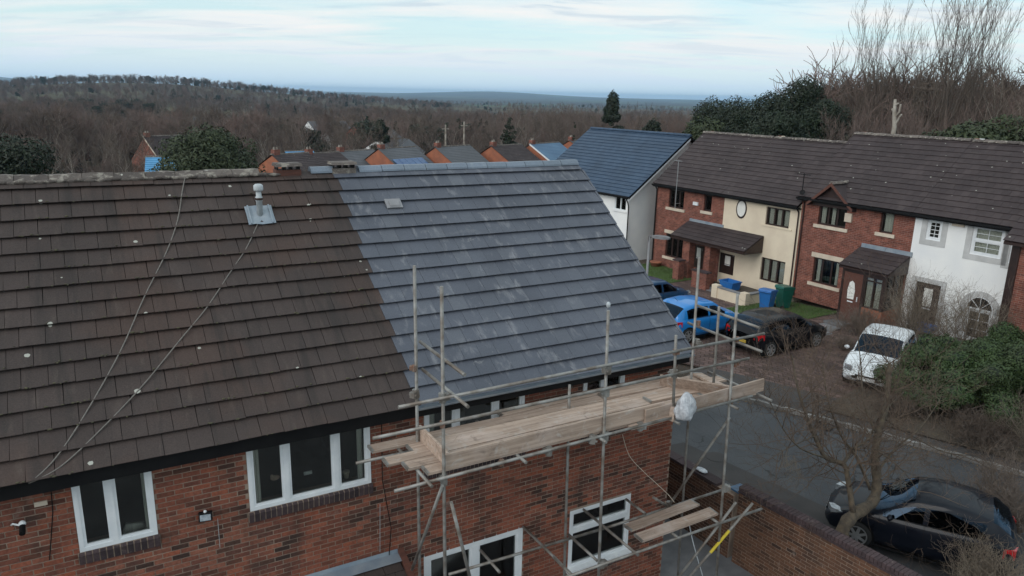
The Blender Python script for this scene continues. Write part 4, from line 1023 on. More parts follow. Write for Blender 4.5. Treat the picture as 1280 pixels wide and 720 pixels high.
# 1 brick house at the far end of the terrace
h1 = shell('terraced_house', 'brick terraced house at the left end of the terrace, under the lamp post arm', TL, sm1, ZB1, -4.74, MT['brick_far'],
    dict(up=(837, 236, 854, 262), sm=(880.7, 243, 888.5, 265), lo=(833, 291, 852, 325), dr=(866, 305, 878, 337), lo2=(884, 312, 893, 329)), vergeL=True)
win(h1, 'up', lights=(1, 1, 1), curtain=[(.08, .40), (.55, .95)]); sillbelow(h1, 'up', ext=.14); win(h1, 'sm', curtain=[(.3, .9)]); sillbelow(h1, 'sm', ext=.14)
win(h1, 'lo', lights=(1, 1, 1), curtain=[(.05, .25), (.5, .7)]); sillbelow(h1, 'lo', ext=.14); lintel(h1, 'lo'); door(h1, 'dr', MT['brownframe']); win(h1, 'lo2', curtain=[(.1, .6)]); sillbelow(h1, 'lo2')
pipe(h1['o'], [(.05, -.3, h1['ze'] - .1), (.05, -.08, h1['ze'] - .4), (.05, -.08, .1)])
a, b_, c_, d_ = rect(h1, 867.5, 252, 873, 257); part('alarm_box', MB().box(a, b_, -.08, 0, c_, d_), MT['upvc'], h1['o'])
# aerial on its pole in front of the eaves
a = tp(850, 201, .3); b__ = tp(850, 262, .3)
ae = MB().tube([(a[0]-TL, -.40, a[1]-ZB1), (a[0]-TL, -.40, b__[1]-ZB1)], .022, 6).tube([(a[0]-TL, -.4, b__[1]-ZB1+.3), (a[0]-TL, 0, b__[1]-ZB1+.3)], .015, 5).tube([(a[0]-TL-.35, -.40, a[1]-ZB1), (a[0]-TL+.25, -.40, a[1]-ZB1)], .012, 5)
for q in range(6): ae.tube([(a[0]-TL-.3+.1*q, -.55, a[1]-ZB1), (a[0]-TL-.3+.1*q, -.25, a[1]-ZB1)], .007, 4)
part('aerial', ae, MT['alloy'], h1['o'])
# 2 cream house
h2 = shell('terraced_house', 'cream rendered terraced house with a small oval window', sm1, 0.0, ZB1, -4.74, MT['cream'],
    dict(up=(958.5, 258, 985.5, 286), lo=(952, 321, 978.5, 357), dr=(900, 315, 916, 345)))
win(h2, 'up', lights=(1, 1, 1), curtain=[(.08, .34), (.42, .66), (.72, .95)]); win(h2, 'lo', lights=(1, 1, 1), curtain=[(.06, .3), (.4, .62), (.72, .95)]); sillbelow(h2, 'up', 'cream', .08, .2, .04)
door(h2, 'dr', MT['brownframe'], lab='brown door with a wreath')
a = h2['r']['dr']; wr = MB()
for q in range(14): t_ = 2*math.pi*q/14; wr.ball(((a[0]+a[1])/2 + .14*math.cos(t_), .05, a[2]+1.45 + .14*math.sin(t_)), .05, 6, 4)
part('wreath', wr, MT['leaf_hedge'], h2['o'])
cs, cz = tp(927, 261); cs -= sm1; cz -= ZB1
def oval(r1, r2, y0_, y1_, rw, rh, m, nm, par, n=24):
    mb = MB()
    for y_ in (y0_, y1_):
        for k in range(n):
            t_ = 2*math.pi*k/n; mb.v.append((cs + rw*r1*math.cos(t_), y_, cz + rh*r1*math.sin(t_)))
    for k in range(n): mb.f.append((k, (k+1) % n, n+(k+1) % n, n+k))
    mb.f.append(tuple(range(n))); mb.f.append(tuple(range(n, 2*n))[::-1]); return part(nm, mb, m, par)
ow = oval(1.25, 0, -.02, .004, .27, .40, MT['brownframe'], 'oval_window', h2['o']); oval(1.0, 0, -.028, -.021, .27, .40, MT['curtain'], 'pane', ow)
pipe(h2['o'], [(h2['L']-.09, -.30, h2['ze'] - .1), (h2['L']-.09, -.06, h2['ze'] - .4), (h2['L']-.09, -.06, .1)], 'brownframe')
# canopy shared by the two front doors
A_, B_ = tp(843, 294, 1.35), tp(938, 318, 1.35); A2, B2 = tp(857, 275, 0), tp(948, 294, 0)
cz0, cz1 = (A_[1]+B_[1])/2, (A2[1]+B2[1])/2; cx0, cx1 = (A_[0]+A2[0])/2, (B_[0]+B2[0])/2
cn = terrace_root('door_canopy', 'long brown tiled canopy over the two front doors of the brick and cream houses', cx0, ZB1); cn['category'] = 'canopy'
CL = cx1 - cx0; pc = math.atan2(cz1 - cz0, 1.35)
part('roof_tile', roof_tiles(MB(), 0, CL, -1.38, cz0 - ZB1, pc, 1.38/math.cos(pc) - .03, gauge=.30), MT['terrace_tile'], cn, kind='stuff')
part('roof_deck', MB().add([(0.01, -1.36, cz0-ZB1-.02), (CL-.01, -1.36, cz0-ZB1-.02), (CL-.01, -.01, cz1-ZB1-.03), (.01, -.01, cz1-ZB1-.03), (0.01, -1.36, cz0-ZB1-.14), (CL-.01, -1.36, cz0-ZB1-.14), (CL-.01, -.01, cz0-ZB1-.14), (.01, -.01, cz0-ZB1-.14)],
     [(0,1,2,3), (7,6,5,4), (0,4,5,1), (1,5,6,2), (3,7,4,0)]), MT['brownframe'], cn)
part('flashing', MB().box(.05, sm1 - cx0 + .1, -.05, -.003, cz1-ZB1-.02, cz1-ZB1+.16), MT['lead'], cn)
s_ = tp(858, 320, .9)[0] - cx0
part('pier', MB().box(s_, s_+.42, -1.15, -.72, .0, cz0-ZB1-.14), MT['brick_far'], cn)
for px in (889,): s_ = tp(px, 320, .6)[0] - cx0; part('pier', MB().box(s_, s_+.35, -1.1, -.6, .0, cz0-ZB1-.14), MT['brick_far'], cn)
# 3 brick house with a gablet and a porch
s_bw = tp(1145.5, 268)[0]
h3 = shell('terraced_house', 'brick terraced house with a small gable breaking the eaves and a tiled glazed porch', 0.0, s_bw, ZB2, -4.27, MT['brick_far'],
    dict(up=(1025, 252, 1056, 286), sm=(1102.5, 263, 1115, 293), lo=(1018, 321, 1046, 360)), vergeL=True)
win(h3, 'up', lights=(1, 1, 1), curtain=[(.05, .2), (.42, .55)]); sillbelow(h3, 'up', ext=.15); win(h3, 'sm', curtain=[(.2, .8)]); sillbelow(h3, 'sm', ext=.14)
win(h3, 'lo', lights=(1, 1.2, 1), curtain=[(.08, .22), (.8, .95)]); sillbelow(h3, 'lo', ext=.16); lintel(h3, 'lo', hgt=.22)
part('alarm_box', MB().box(*[rect(h3, 1058, 266, 1065, 278)[i] for i in (0, 1)], -.10, 0, *[rect(h3, 1058, 266, 1065, 278)[i] for i in (2, 3)]), MT['stone_sill'], h3['o'])
# gablet
ga = rect(h3, 1017, 224, 1061, 250); gx0, gx1, gz0, gz1 = ga[0], ga[1], h3['ze'] - .22, ga[3]
gx0 = h3['r']['up'][0] - .32; gx1 = h3['r']['up'][1] + .32; gm_ = (gx0+gx1)/2; gz1 = gz0 + (gx1-gx0)/2*.90; gz0 -= .0
gl = MB(); rl = 1.5
for s_, e in ((gx0 - .12, 1), (gx1 + .12, -1)):
    gl.add([(s_, -.36, gz0 - .10), (gm_, -.36, gz1), (gm_, rl, gz1), (s_, rl*.1, gz0 - .10), (s_, -.36, gz0 - .20), (gm_, -.36, gz1 - .10), (gm_, rl, gz1 - .10), (s_, rl*.1, gz0 - .2)],
           [(0,1,2,3), (7,6,5,4), (0,4,5,1), (3,2,6,7), (0,3,7,4)])
part('gablet_roof', gl, MT['terrace_tile'], h3['o']); 
part('barge_board', MB().prism([(gx0-.14, gz0-.22), (gx0-.14, gz0-.08), (gm_, gz1+.03), (gx1+.14, gz0-.08), (gx1+.14, gz0-.22), (gm_, gz1-.13)], 'y', -.385, -.361), MT['timber_red'], h3['o'])
part('gablet_face', MB().prism([(gx0, gz0 - .16), (gx1, gz0 - .16), (gm_, gz1 - .1)], 'y', -.16, -.13), MT['brownframe'], h3['o'])
part('flashing', MB().box(gx1 + .16, gx1 + .24, -.2, .9, gz0 + .12, gz0 + .16), MT['lead'], h3['o'])
for i in range(3): link('ridge_tile', ridge_mesh(.40, .13, 'ridge_tile', MT['ridge_old'], .014), h3['o'], (gm_, -.16 + .42*i, gz1 + .06), (0, 0, R(90)))
dsh = part('satellite_dish', MB().lathe((0, 0, 0), [(.05, -.06), (.16, -.03), (.24, .03), (.25, .035), (.2, .02)], 16), MT['blackframe'], h3['o']); q = tp(1003, 240, .25); dsh.location = (q[0]+.1, -.38, q[1]-ZB2); dsh.rotation_euler = (R(65), 0, R(20)); dsh.scale = (.5, .5, .5)
part('dish_arm', MB().tube([(0, 0, .0), (.05, -.2, .16)], .012, 5).tube([(0, 0, -.02), (0, .18, -.18)], .02, 5), MT['blackframe'], dsh)
an = MB().tube([(.1, -.25, h3['ze'] + .1), (.1, -.25, h3['ze'] + 1.0)], .02, 6).tube([(-.3, -.25, h3['ze'] + .95), (.45, -.25, h3['ze'] + .95)], .012, 5)
for q in range(7): an.tube([(-.28+.11*q, -.42, h3['ze']+.95), (-.28+.11*q, -.08, h3['ze']+.95)], .006, 4)
part('aerial', an, MT['blackframe'], h3['o'])
pipe(h3['o'], [(.16, -.30, h3['ze'] - .1), (.16, -.06, h3['ze'] - .4), (.16, -.06, .1)], 'brownframe')
# mortar verge line climbing between the two roofs
cpp, spp = math.cos(h3['pitch']), math.sin(h3['pitch'])
part('verge', MB().add([(-.13, h3['y0'], h3['z0'] - .02), (-.06, h3['y0'], h3['z0'] + .065), (-.06, h3['yr'], h3['zr'] + .065), (-.13, h3['yr'], h3['zr'] - .02)], [(0, 1, 2, 3)]), MT['ridge_old'], h3['o'])
# porch
pg = terrace_root('glazed_porch', 'dark brown glazed porch with a small tiled roof and orange brick base', tp(1048, 380, 1.3)[0], ZB2); pg['category'] = 'porch'
ps0 = tp(1048, 380, 1.3)[0]; PL = tp(1108, 350, 1.3)[0] - ps0; PE = (tp(1044, 329, 1.45)[1] + tp(1110, 345, 1.45)[1])/2 - ZB2; PT = (tp(1061, 303, 0)[1] + tp(1130, 322, 0)[1])/2 - ZB2
ppc = math.atan2(PT - PE, 1.45)
part('roof_tile', roof_tiles(MB(), -.15, PL + .15, -1.47, PE, ppc, 1.47/math.cos(ppc) - .03, gauge=.325), MT['terrace_tile'], pg, kind='stuff')
part('roof_deck', MB().prism([(-1.45, PE - .02), (-.02, PT - .04), (-.02, PE - .10), (-1.45, PE - .10)], 'x', -.13, PL + .13), MT['brownframe'], pg)
part('flashing', MB().box(-.1, PL + .2, -.05, -.004, PT - .02, PT + .19), MT['lead'], pg)
pd = 1.3; dw = .92; zb_ = .78
part('base_wall', MB().box(dw + .12, PL, -pd, -pd + .2, 0, zb_).box(PL - .2, PL, -pd + .201, -.004, 0, zb_), MT['brick_orange'], pg)
part('base_wall', MB().box(0, .2, -pd+.02, -.004, 0, zb_), MT['brick_orange'], pg)
part('frame', MB().box(0, .09, -pd-.02, -pd + .07, 0, PE - .1).box(dw + .06, dw + .15, -pd - .02, -pd + .07, 0, PE - .1).box(PL - .1, PL, -pd - .02, -pd + .08, zb_, PE - .1).box(0, PL, -pd - .015, -pd + .065, PE - .24, PE - .101), MT['brownframe'], pg)
window(pg, dw + .15, PL - .1, zb_ + .01, PE - .24, -pd - .02, MT['brownframe'], lights=(1, 1), rec=.01, sash=False, curtain=[(.08, .48), (.58, .95)], transom=.86, mull=.05)
swp = window(pg, -pd + .08, -.02, zb_ + .01, PE - .11, 0, MT['brownframe'], lights=(1, 1), rec=.01, sash=False, curtain=[(.1, .4), (.6, .95)], mull=.05)
swp.rotation_euler = (0, 0, R(90)); swp.location = (PL, 0, 0)
ph = dict(o=pg, r=dict(d=(.09, dw + .06, .02, PE - .25))); 
fr = part('door', MB().box(.095, dw + .055, -pd + .0, -pd + .045, .02, PE - .25).box(.22, .42, -pd - .012, -pd + .001, .15, .75).box(.55, .80, -pd - .012, -pd + .001, .15, .75), MT['timber_red'], pg, label='red brown front door with a long oval glass')
part('door_glass', MB().prism([(.36, 1.0), (.66, 1.0), (.68, 1.4), (.62, 1.72), (.51, 1.8), (.40, 1.72), (.34, 1.4)], 'y', -pd - .012, -pd - .002), MT['curtain'], fr)
part('letterbox', MB().box(.38, .64, -pd - .02, -pd - .002, .86, .91), MT['upvc'], fr); part('handle', MB().box(.82, .85, -pd - .05, -pd - .002, .95, 1.15), MT['upvc'], fr)
# 4 white house with grey surrounds
s_we = tp(1270, 288)[0]
h4 = shell('terraced_house', 'white rendered terraced house with grey window surrounds and arched ground floor windows', s_bw, s_we + 1.2, ZB2, -4.27, MT['white_render'],
    dict(up=(1160.7, 273.6, 1175, 302), up2=(1218, 281, 1250.5, 324), up3=(1266, 294, 1278, 332), dr=(1146, 351, 1167, 414), lo=(1208.5, 384, 1233, 430), lo2=(1252, 396, 1272, 440)))
def surround(h, k, e=.22, m='grey_surround', pr_=.02):
    a, b_, c_, d_ = h['r'][k]; d2 = min(d_ + e, h['ze'] - .02)
    part('surround', MB().box(a-e, a-.003, -pr_, .0, c_-e, d2).box(b_+.003, b_+e, -pr_, .0, c_-e, d2).box(a-.003, b_+.003, -pr_, .0, c_-e, c_-.003).box(a-.003, b_+.003, -pr_, .0, d_+.003, d2), MT[m], h['o'])
win(h4, 'up', 'upvc', sash=True, bars=(2, 4), rec=.03, fw=.09); win(h4, 'up2', 'upvc', sash=True, bars=(2, 2), transom=.5, rec=.03, fw=.09, curtain=[(0.05, .95)]); win(h4, 'up3', 'upvc', sash=True, bars=(2, 2), transom=.5, rec=.03, fw=.09)
for k in ('up', 'up2', 'up3'): surround(h4, k)
surround(h4, 'dr', .20); door(h4, 'dr', MT['brownframe'], lab='dark panelled front door')
a, b_, c_, d_ = rect(h4, 1192, 276, 1206, 284); part('vent_box', MB().box(a, b_, -.08, 0, c_, d_), MT['stone_sill'], h4['o'])
for k in ('lo', 'lo2'):
    a, b_, c_, d_ = h4['r'][k]; cxm, rr = (a+b_)/2, (b_-a)/2
    win(h4, k, 'upvc', sash=True, bars=(2, 3), rec=.03, fw=.07)
    n = 16; ar = MB(); 
    for rad in (rr + .02, rr + .27):
        for y_ in (-.03, .002):
            for q in range(n+1): t_ = math.pi*q/n; ar.v.append((cxm + rad*math.cos(t_), y_, d_ + rad*math.sin(t_)))
    m1 = n + 1
    for q in range(n): ar.f += [(q, 2*m1+q, 2*m1+q+1, q+1), (2*m1+q, 3*m1+q, 3*m1+q+1, 2*m1+q+1), (q+1, m1+q+1, m1+q, q)]
    part('arch_surround', ar, MT['grey_surround'], h4['o'])
    part('surround', MB().box(a-.27, a-.02, -.03, 0, 0, d_).box(b_+.02, b_+.27, -.03, 0, 0, d_), MT['grey_surround'], h4['o'])
    fan = part('fanlight', MB().prism([(cxm + (rr+.02)*math.cos(math.pi*q/n), d_ + .03 + (rr+.02)*math.sin(math.pi*q/n)) for q in range(n+1)], 'y', -.012, -.002), MT['blackframe'], h4['o'])
    fb_ = MB()
    for q in (0.25, .5, .75): fb_.tube([(cxm, -.02, d_+.03), (cxm + rr*math.cos(math.pi*q), -.02, d_+.03+rr*math.sin(math.pi*q))], .014, 4)
    fb_.box(cxm-rr, cxm+rr, -.03, -.013, d_, d_+.06)
    for q in range(n): t_, t2 = math.pi*q/n, math.pi*(q+1)/n; fb_.tube([(cxm+rr*math.cos(t_), -.02, d_+.03+rr*math.sin(t_)), (cxm+rr*math.cos(t2), -.02, d_+.03+rr*math.sin(t2))], .022, 4)
    part('glazing_bar', fb_, MT['upvc'], fan)
# 5 brown-boarded projecting house at the right edge
e5 = terrace_root('brick_end_house', 'brick house with dark brown boards projecting at the right edge of the photo', s_we + .05, ZB2)
es = tp(1266, 320, 1.6)[0] - (s_we + .05)
part('wall', MB().box(es, es + 5, -1.6, 4, 0, 4.65), MT['brick_far'], e5)
part('corner_board', MB().box(es - .05, es + .22, -1.66, -1.52, 0, 4.7).box(es-.05, es-.002, -1.52, -.2, 0.0, 4.7), MT['brownframe'], e5)
part('roof_tile', roof_tiles(MB(), es - .25, es + 5, -1.95, 4.62, R(36), 4.2), MT['terrace_tile'], e5, kind='stuff')
part('roof_deck', MB().prism([(-1.93, 4.60), (1.5, 7.05), (1.5, 4.5), (-1.93, 4.5)], 'x', es - .23, es + 5), MT['brownframe'], e5)

# ------------------------------------------------------------------ white house with the blue slate roof
wh = thing('white_house', 'white rendered house with a blue slate roof, gable end towards the terrace', 'house', (27.3, 34.2, -9.7), TA + R(3))
# local x = -Y (right), y = +X (in). gable face at x=0, house runs to x=-11
ze = 4.28; yr = 4.55; zr = ze + yr*math.tan(R(35)); hs = {'w': (-1.9, -1.0, 3.05, 4.05)}
wy = rect(dict(s0=0, zg=0), 0, 0, 1, 1)
q0, q1 = oX(771, 244, 27.3), oX(782.5, 264, 27.3)
hs = {'w': (34.2 - q0.y, 34.2 - q1.y, q1.z + 9.7, min(ze - .1, q0.z + 9.7))}
part('wall', wall_boxes(MB(), -8.6, 0, 0, ze, 0, .25, hs.values()), MT['white_render'], wh)
part('gable_wall', MB().prism([(.251, 0), (9.1, 0), (9.1, ze), (yr, zr - .08), (.251, ze + .1)], 'x', -.25, -.001), MT['white_render'], wh)
part('gable_wall', MB().prism([(.251, 0), (9.1, 0), (9.1, ze), (yr, zr - .08), (.251, ze+.1)], 'x', -8.59, -8.35), MT['white_render'], wh)
wn = window(wh, *hs['w'], 0, MT['upvc'], lights=(1, 1), rec=.03, sash=False, curtain=[(.1, .35), (.6, .9)])
part('window_sill', MB().box(hs['w'][0]-.08, hs['w'][1]+.08, -.06, .02, hs['w'][2]-.10, hs['w'][2]-.003), MT['white_render'], wh)
RL = (yr + .3) / math.cos(R(35)); zE = ze - .3*math.tan(R(35))
part('roof_tile', roof_tiles(MB(), -8.8, .32, -.3, zE, R(35), RL, wt=.3, gauge=.30, jit=.002), MT['blue_tile'], wh, kind='stuff')
part('roof_deck', MB().prism([(-.28, zE - .01), (yr, zr - .01), (2*yr + .28, zE - .01), (2*yr + .28, zE - .12), (yr, zr - .14), (-.28, zE - .12)], 'x', -8.7, .30), MT['blackframe'], wh)
part('rear_slope', MB().add([(-8.8, yr, zr), (.32, yr, zr), (.32, 2*yr + .3, zE), (-8.8, 2*yr + .3, zE)], [(0, 1, 2, 3)]), MT['blue_tile'], wh)
part('barge_board', MB().prism([(-.3, zE - .04), (-.3, zE - .26), (yr, zr - .26), (yr, zr - .04)], 'x', .26, .295), MT['upvc'], wh)
part('soffit', MB().prism([(-.28, zE - .17), (-.28, zE - .20), (yr, zr - .20), (yr, zr - .17)], 'x', 0.0, .258), MT['upvc'], wh)
part('gutter', MB().box(-8.7, .3, -.42, -.30, zE - .08, zE + .02), MT['blackframe'], wh)
pipe(wh, [(.1, -.36, zE - .05), (.14, -.2, zE - .35), (.06, -.05, zE - .6), (.06, -.05, .1)])
rb = ridge_mesh(.44, .13, 'ridge_tile', MT['blue_tile'], .004); x = -8.5
while x < .3: link('ridge_tile', rb, wh, (x, yr, zr + .09), (0, R(2.5), 0)); x += .45

# ------------------------------------------------------------------ front gardens
def tw(s, off, z=None):   # terrace coordinates -> world
    x, y = TO.x + tu.x*s - tn.x*off, TO.y + tu.y*s - tn.y*off; return (x, y, gz(x, y) if z is None else z)
def tquad(s0, s1, o0, o1): return [tw(s0, o1)[:2], tw(s1, o1)[:2], tw(s1, o0)[:2], tw(s0, o0)[:2]]
patch('front_lawn', tquad(-.6, 2.7, .15, 5.0), MT['lawn'], .13, 10, 10, thick=.12)
patch('front_lawn', tquad(TL + .2, TL + 4.2, .2, 4.4), MT['lawn'], .13, 10, 10, thick=.12)
patch('garden_path', tquad(sm1 + .8, -.7, .15, 2.1), MT['slabs'], .125, 8, 5)
def grass(name, s0, s1, o0, o1, n):
    mb = MB()
    for _ in range(n):
        x, y, z = tw(random.uniform(s0, s1), random.uniform(o0, o1)); h = random.uniform(.03, .09); a = random.uniform(0, 6.3); r_ = .012
        mb.add([(x - r_*math.cos(a), y - r_*math.sin(a), z + .12), (x + r_*math.cos(a), y + r_*math.sin(a), z + .12), (x + random.uniform(-.03, .03), y + random.uniform(-.03, .03), z + .13 + h)], [(0, 1, 2)])
    return mb
for (q, lab) in (((-.6, 2.7, .15, 5.0), 'short green grass of the lawn beside the green bin'), ((TL + .2, TL + 4.2, .2, 4.4), 'green grass behind the iron railings')):
    o = link('grass', mesh(grass('grass', *q, 9000), 'grass', MT['blade'])); tag(o, lab, 'grass', kind='stuff')
# raised planter with white walls
s_, s1_ = tp(894, 352, 2.6)[0], tp(934, 366, 2.6)[0]
plt = thing('raised_planter', 'white rendered raised planter with dark coping in front of the cream house', 'planter', tw(s_, 2.7), TA)
PLN = s1_ - s_
part('planter_wall', MB().box(0, PLN, 0, .2, 0, .62).box(PLN - .2, PLN, .201, 2.0, 0, .62).box(0, .2, .201, 1.6, 0, .62), MT['cream'], plt)
for (x, y) in ((-.06, -.05), (PLN - .28, -.05)): part('pier', MB().box(x, x + .34, y, y + .30, 0, .74), MT['cream'], plt)
part('coping', MB().box(.29, PLN - .29, -.03, .23, .622, .67).box(PLN - .24, PLN + .03, .26, 2.0, .622, .67).box(-.03, .23, .26, 1.6, .622, .67), MT['slabs'], plt)
part('soil', MB().box(.2, PLN - .2, .2, 1.9, .3, .5), MT['soil'], plt)
# bins
def wheelie(loc, rz_, m, lab):
    t_ = thing('wheelie_bin', lab, 'bin', loc, rz_, None)
    b0 = MB()
    for z, hx, hy, oy in ((.06, .20, .22, 0), (.5, .235, .26, -.01), (.94, .28, .31, -.02), (.955, .30, .33, -.02), (1.0, .30, .33, -.02)):
        b0.v += [(-hx, -hy+oy, z), (hx, -hy+oy, z), (hx, hy+oy, z), (-hx, hy+oy, z)]
    for i in range(4):
        for q in range(4): b0.f.append((4*i+q, 4*i+(q+1) % 4, 4*i+4+(q+1) % 4, 4*i+4+q))
    b0.f.append((3, 2, 1, 0)); part('body', b0, m, t_)
    lid = MB().prism([(-.37, 1.0), (-.37, 1.03), (-.1, 1.085), (.30, 1.10), (.33, 1.04), (.33, 1.0)], 'x', -.305, .305); part('lid', lid, m, t_)
    part('handle', MB().tube([(-.25, .36, 1.0), (.25, .36, 1.0)], .02, 6), m, t_)
    for s in (-1, 1): part('wheel', MB().tube([(s*.22, .24, .10), (s*.27, .24, .10)], .10, 14), MT['tyre'], t_)
    return t_
q = oZ(957, 392, -9.5); wheelie((q.x, q.y, gz(q.x, q.y) + .11), R(105), MT['bluebin'], 'tall blue wheelie bin standing left of the green one')
q = oZ(975, 387, -9.5); wheelie((q.x + .1, q.y - .05, gz(q.x, q.y) + .11), R(80), MT['greenbin'], 'dark green wheelie bin against the cream house')
def crate(loc, rz_, lab, sx=.30, sy=.22, h=.32):
    t_ = thing('recycling_box', lab, 'box', loc, rz_)
    mb = MB(); prof = [(.85, 0), (1.0, h), (1.08, h), (1.08, h - .04), (1.02, h - .04)]
    mb.v += [(-sx*.85, -sy*.85, 0), (sx*.85, -sy*.85, 0), (sx*.85, sy*.85, 0), (-sx*.85, sy*.85, 0), (-sx, -sy, h), (sx, -sy, h), (sx, sy, h), (-sx, sy, h), (-sx*.9, -sy*.88, h), (sx*.9, -sy*.88, h), (sx*.9, sy*.88, h), (-sx*.9, sy*.88, h), (-sx*.8, -sy*.78, .05), (sx*.8, -sy*.78, .05), (sx*.8, sy*.78, .05), (-sx*.8, sy*.78, .05)]
    for i in range(3):
        for q_ in range(4): mb.f.append((4*i+q_, 4*i+(q_+1) % 4, 4*i+4+(q_+1) % 4, 4*i+4+q_))
    mb.f += [(3, 2, 1, 0), (12, 13, 14, 15)]; part('body', mb, MT['bluebin'], t_)
    part('rim', MB().box(-sx*1.06, sx*1.06, -sy*1.08, -sy*.98, h-.03, h+.01).box(-sx*1.06, sx*1.06, sy*.98, sy*1.08, h-.03, h+.01).box(-sx*1.06, -sx*.98, -sy*.98, sy*.98, h-.03, h+.01).box(sx*.98, sx*1.06, -sy*.98, sy*.98, h-.03, h+.01), MT['bluebin'], t_)
x, y, z = tw(tp(915, 350, 1.9)[0], 2.0); crate((x, y, z + .52), TA, 'blue recycling box standing on the white planter', .42, .32, .40)
x, y, z = tw(tp(1160, 402, .8)[0], .9); crate((x, y, z + .35), TA, 'blue recycling box beside the door of the white house', .36, .25, .25)
# brick pier, pot and railings in front of the left brick house
fr_ = thing('front_railings', 'low black iron railings with a brick pier before the left front garden', 'railing', tw(TL + .6, 4.6), TA)
ff = 3.6
part('rail', MB().box(0, ff, -.015, .015, .12, .15).box(0, ff, -.015, .015, .80, .83), MT['blackframe'], fr_)
bar = mesh(MB().tube([(0, 0, .02), (0, 0, .95)], .010, 5), 'bar', MT['blackframe'])
for i in range(30): link('bar', bar, fr_, (.06 + i*.12, .022, 0))
part('post', MB().box(ff + .03, ff + .09, -.03, .03, 0, 1.1), MT['blackframe'], fr_)
s_ = tp(846, 336, 1.6)[0]
pi = thing('brick_pier', 'short brick garden pier under the ground floor window of the left brick house', 'pier', tw(s_, 1.9), TA); part('shaft', MB().box(0, .42, 0, .42, 0, 1.15), MT['brick_far'], pi); part('pier_cap', MB().box(-.04, .46, -.04, .46, 1.152, 1.22), MT['brick_blue'], pi)
s_ = tp(873, 345, 1.6)[0]
pi = thing('low_brick_wall', 'low brick wall with coping beside the front step under the canopy', 'wall', tw(s_, 2.1), TA); part('shaft', MB().box(0, 1.0, 0, .3, 0, .95), MT['brick_far'], pi); part('coping', MB().box(-.04, 1.04, -.04, .34, .952, 1.02), MT['brick_blue'], pi)
s_ = tp(817, 326, .6)[0]
single('flower_tub', MB().lathe(tw(s_+.2, .6), [(.22, 0), (.32, .35), (.35, .36), (.35, .42), (.28, .42)], 16), MT['brick_orange'], 'terracotta tub at the left corner of the brick house', 'pot', None, tw(s_+.2, .6), smooth=True)
# flagstones
for i, (px, py) in enumerate(((1022, 418), (1034, 412), (1046, 406), (1150, 425), (1170, 426), (1188, 425))):
    q = oZ(px, py, -9.25 if i < 3 else -9.0); z = gz(q.x, q.y)
    mb = MB().box(q.x - .32, q.x + .32, q.y - .42, q.y + .42, z + .12, z + .19)
    mb.v = [(a + random.uniform(-.05, .05), b_ + random.uniform(-.05, .05), c_) for a, b_, c_ in mb.v]
    single('flagstone', mb, MT['slabs'], ['grey flagstone at the edge of the lawn, nearest the black car', 'grey flagstone between the lawn and the porch, middle one', 'grey flagstone closest to the orange porch base', 'pale flagstone below the dark door of the white house', 'pale flagstone left of the arched window', 'pale flagstone under the arched window'][i], 'flagstone', 'flagstones in the front gardens', (q.x, q.y, z + .12))
# rockery boulder right of the porch
q = oZ(1125, 398, -9.0); bl = MB().ball((q.x, q.y, gz(q.x, q.y) + .35), .62, 14, 10, (.75, 1.0, .62)); bl.v = [tuple(Vector(v_) + Vector((1, 1, 1))*.12*mnoise.noise(Vector(v_)*2.5)) for v_ in bl.v]
single('boulder', bl, simple('pale boulder', (.36, .33, .28), (.24, .22, .19), 4, .95, bmp=.5, bs=14), 'pale rough boulder between the porch and the white house door', 'boulder', None, (q.x, q.y, gz(q.x, q.y) - .1), smooth=True)

# ------------------------------------------------------------------ street lamp
LX = 21.5; lt, lb = oX(812, 296, LX), oX(815, 330, LX)
ll = thing('street_lamp', 'grey street lamp with a flat horizontal head between the roof and the terrace', 'lamp post', (lt.x, lt.y, gz(lt.x, lt.y)))
H_ = lt.z - gz(lt.x, lt.y)
part('post', MB().tube([(0, 0, 0), (0, 0, 1.4), (0, 0, 1.45), (0, 0, H_)], [.085, .085, .055, .05], 12), MT['slabs'], ll, smooth=True)
tip = oX(842, 289, LX + .4); dv = Vector((tip.x - lt.x, tip.y - lt.y, 0)); dv.normalize()
part('arm', MB().tube([Vector((0, 0, H_ - .25)), Vector((0, 0, H_ + .02)) - dv*.02, dv*.25 + Vector((0, 0, H_ + .05))], [.05, .055, .045], 10), MT['slabs'], ll, smooth=True)
hd = MB()
for u, w_, z0_, z1_ in ((.15, .07, -.03, .06), (.35, .14, -.05, .09), (.75, .15, -.04, .10), (.98, .09, -.01, .07)):
    pv_ = Vector((-dv.y, dv.x, 0))
    for sgn, z in ((-1, z0_), (1, z0_), (1, z1_), (-1, z1_)): hd.v.append(tuple(dv*u + pv_*sgn*w_ + Vector((0, 0, H_ + .03 + z))))
for i in range(3):
    for q in range(4): hd.f.append((4*i+q, 4*i+(q+1) % 4, 4*i+4+(q+1) % 4, 4*i+4+q))
hd.f += [(3, 2, 1, 0), (12, 13, 14, 15)]; part('lamp_head', hd, MT['slabs'], ll)

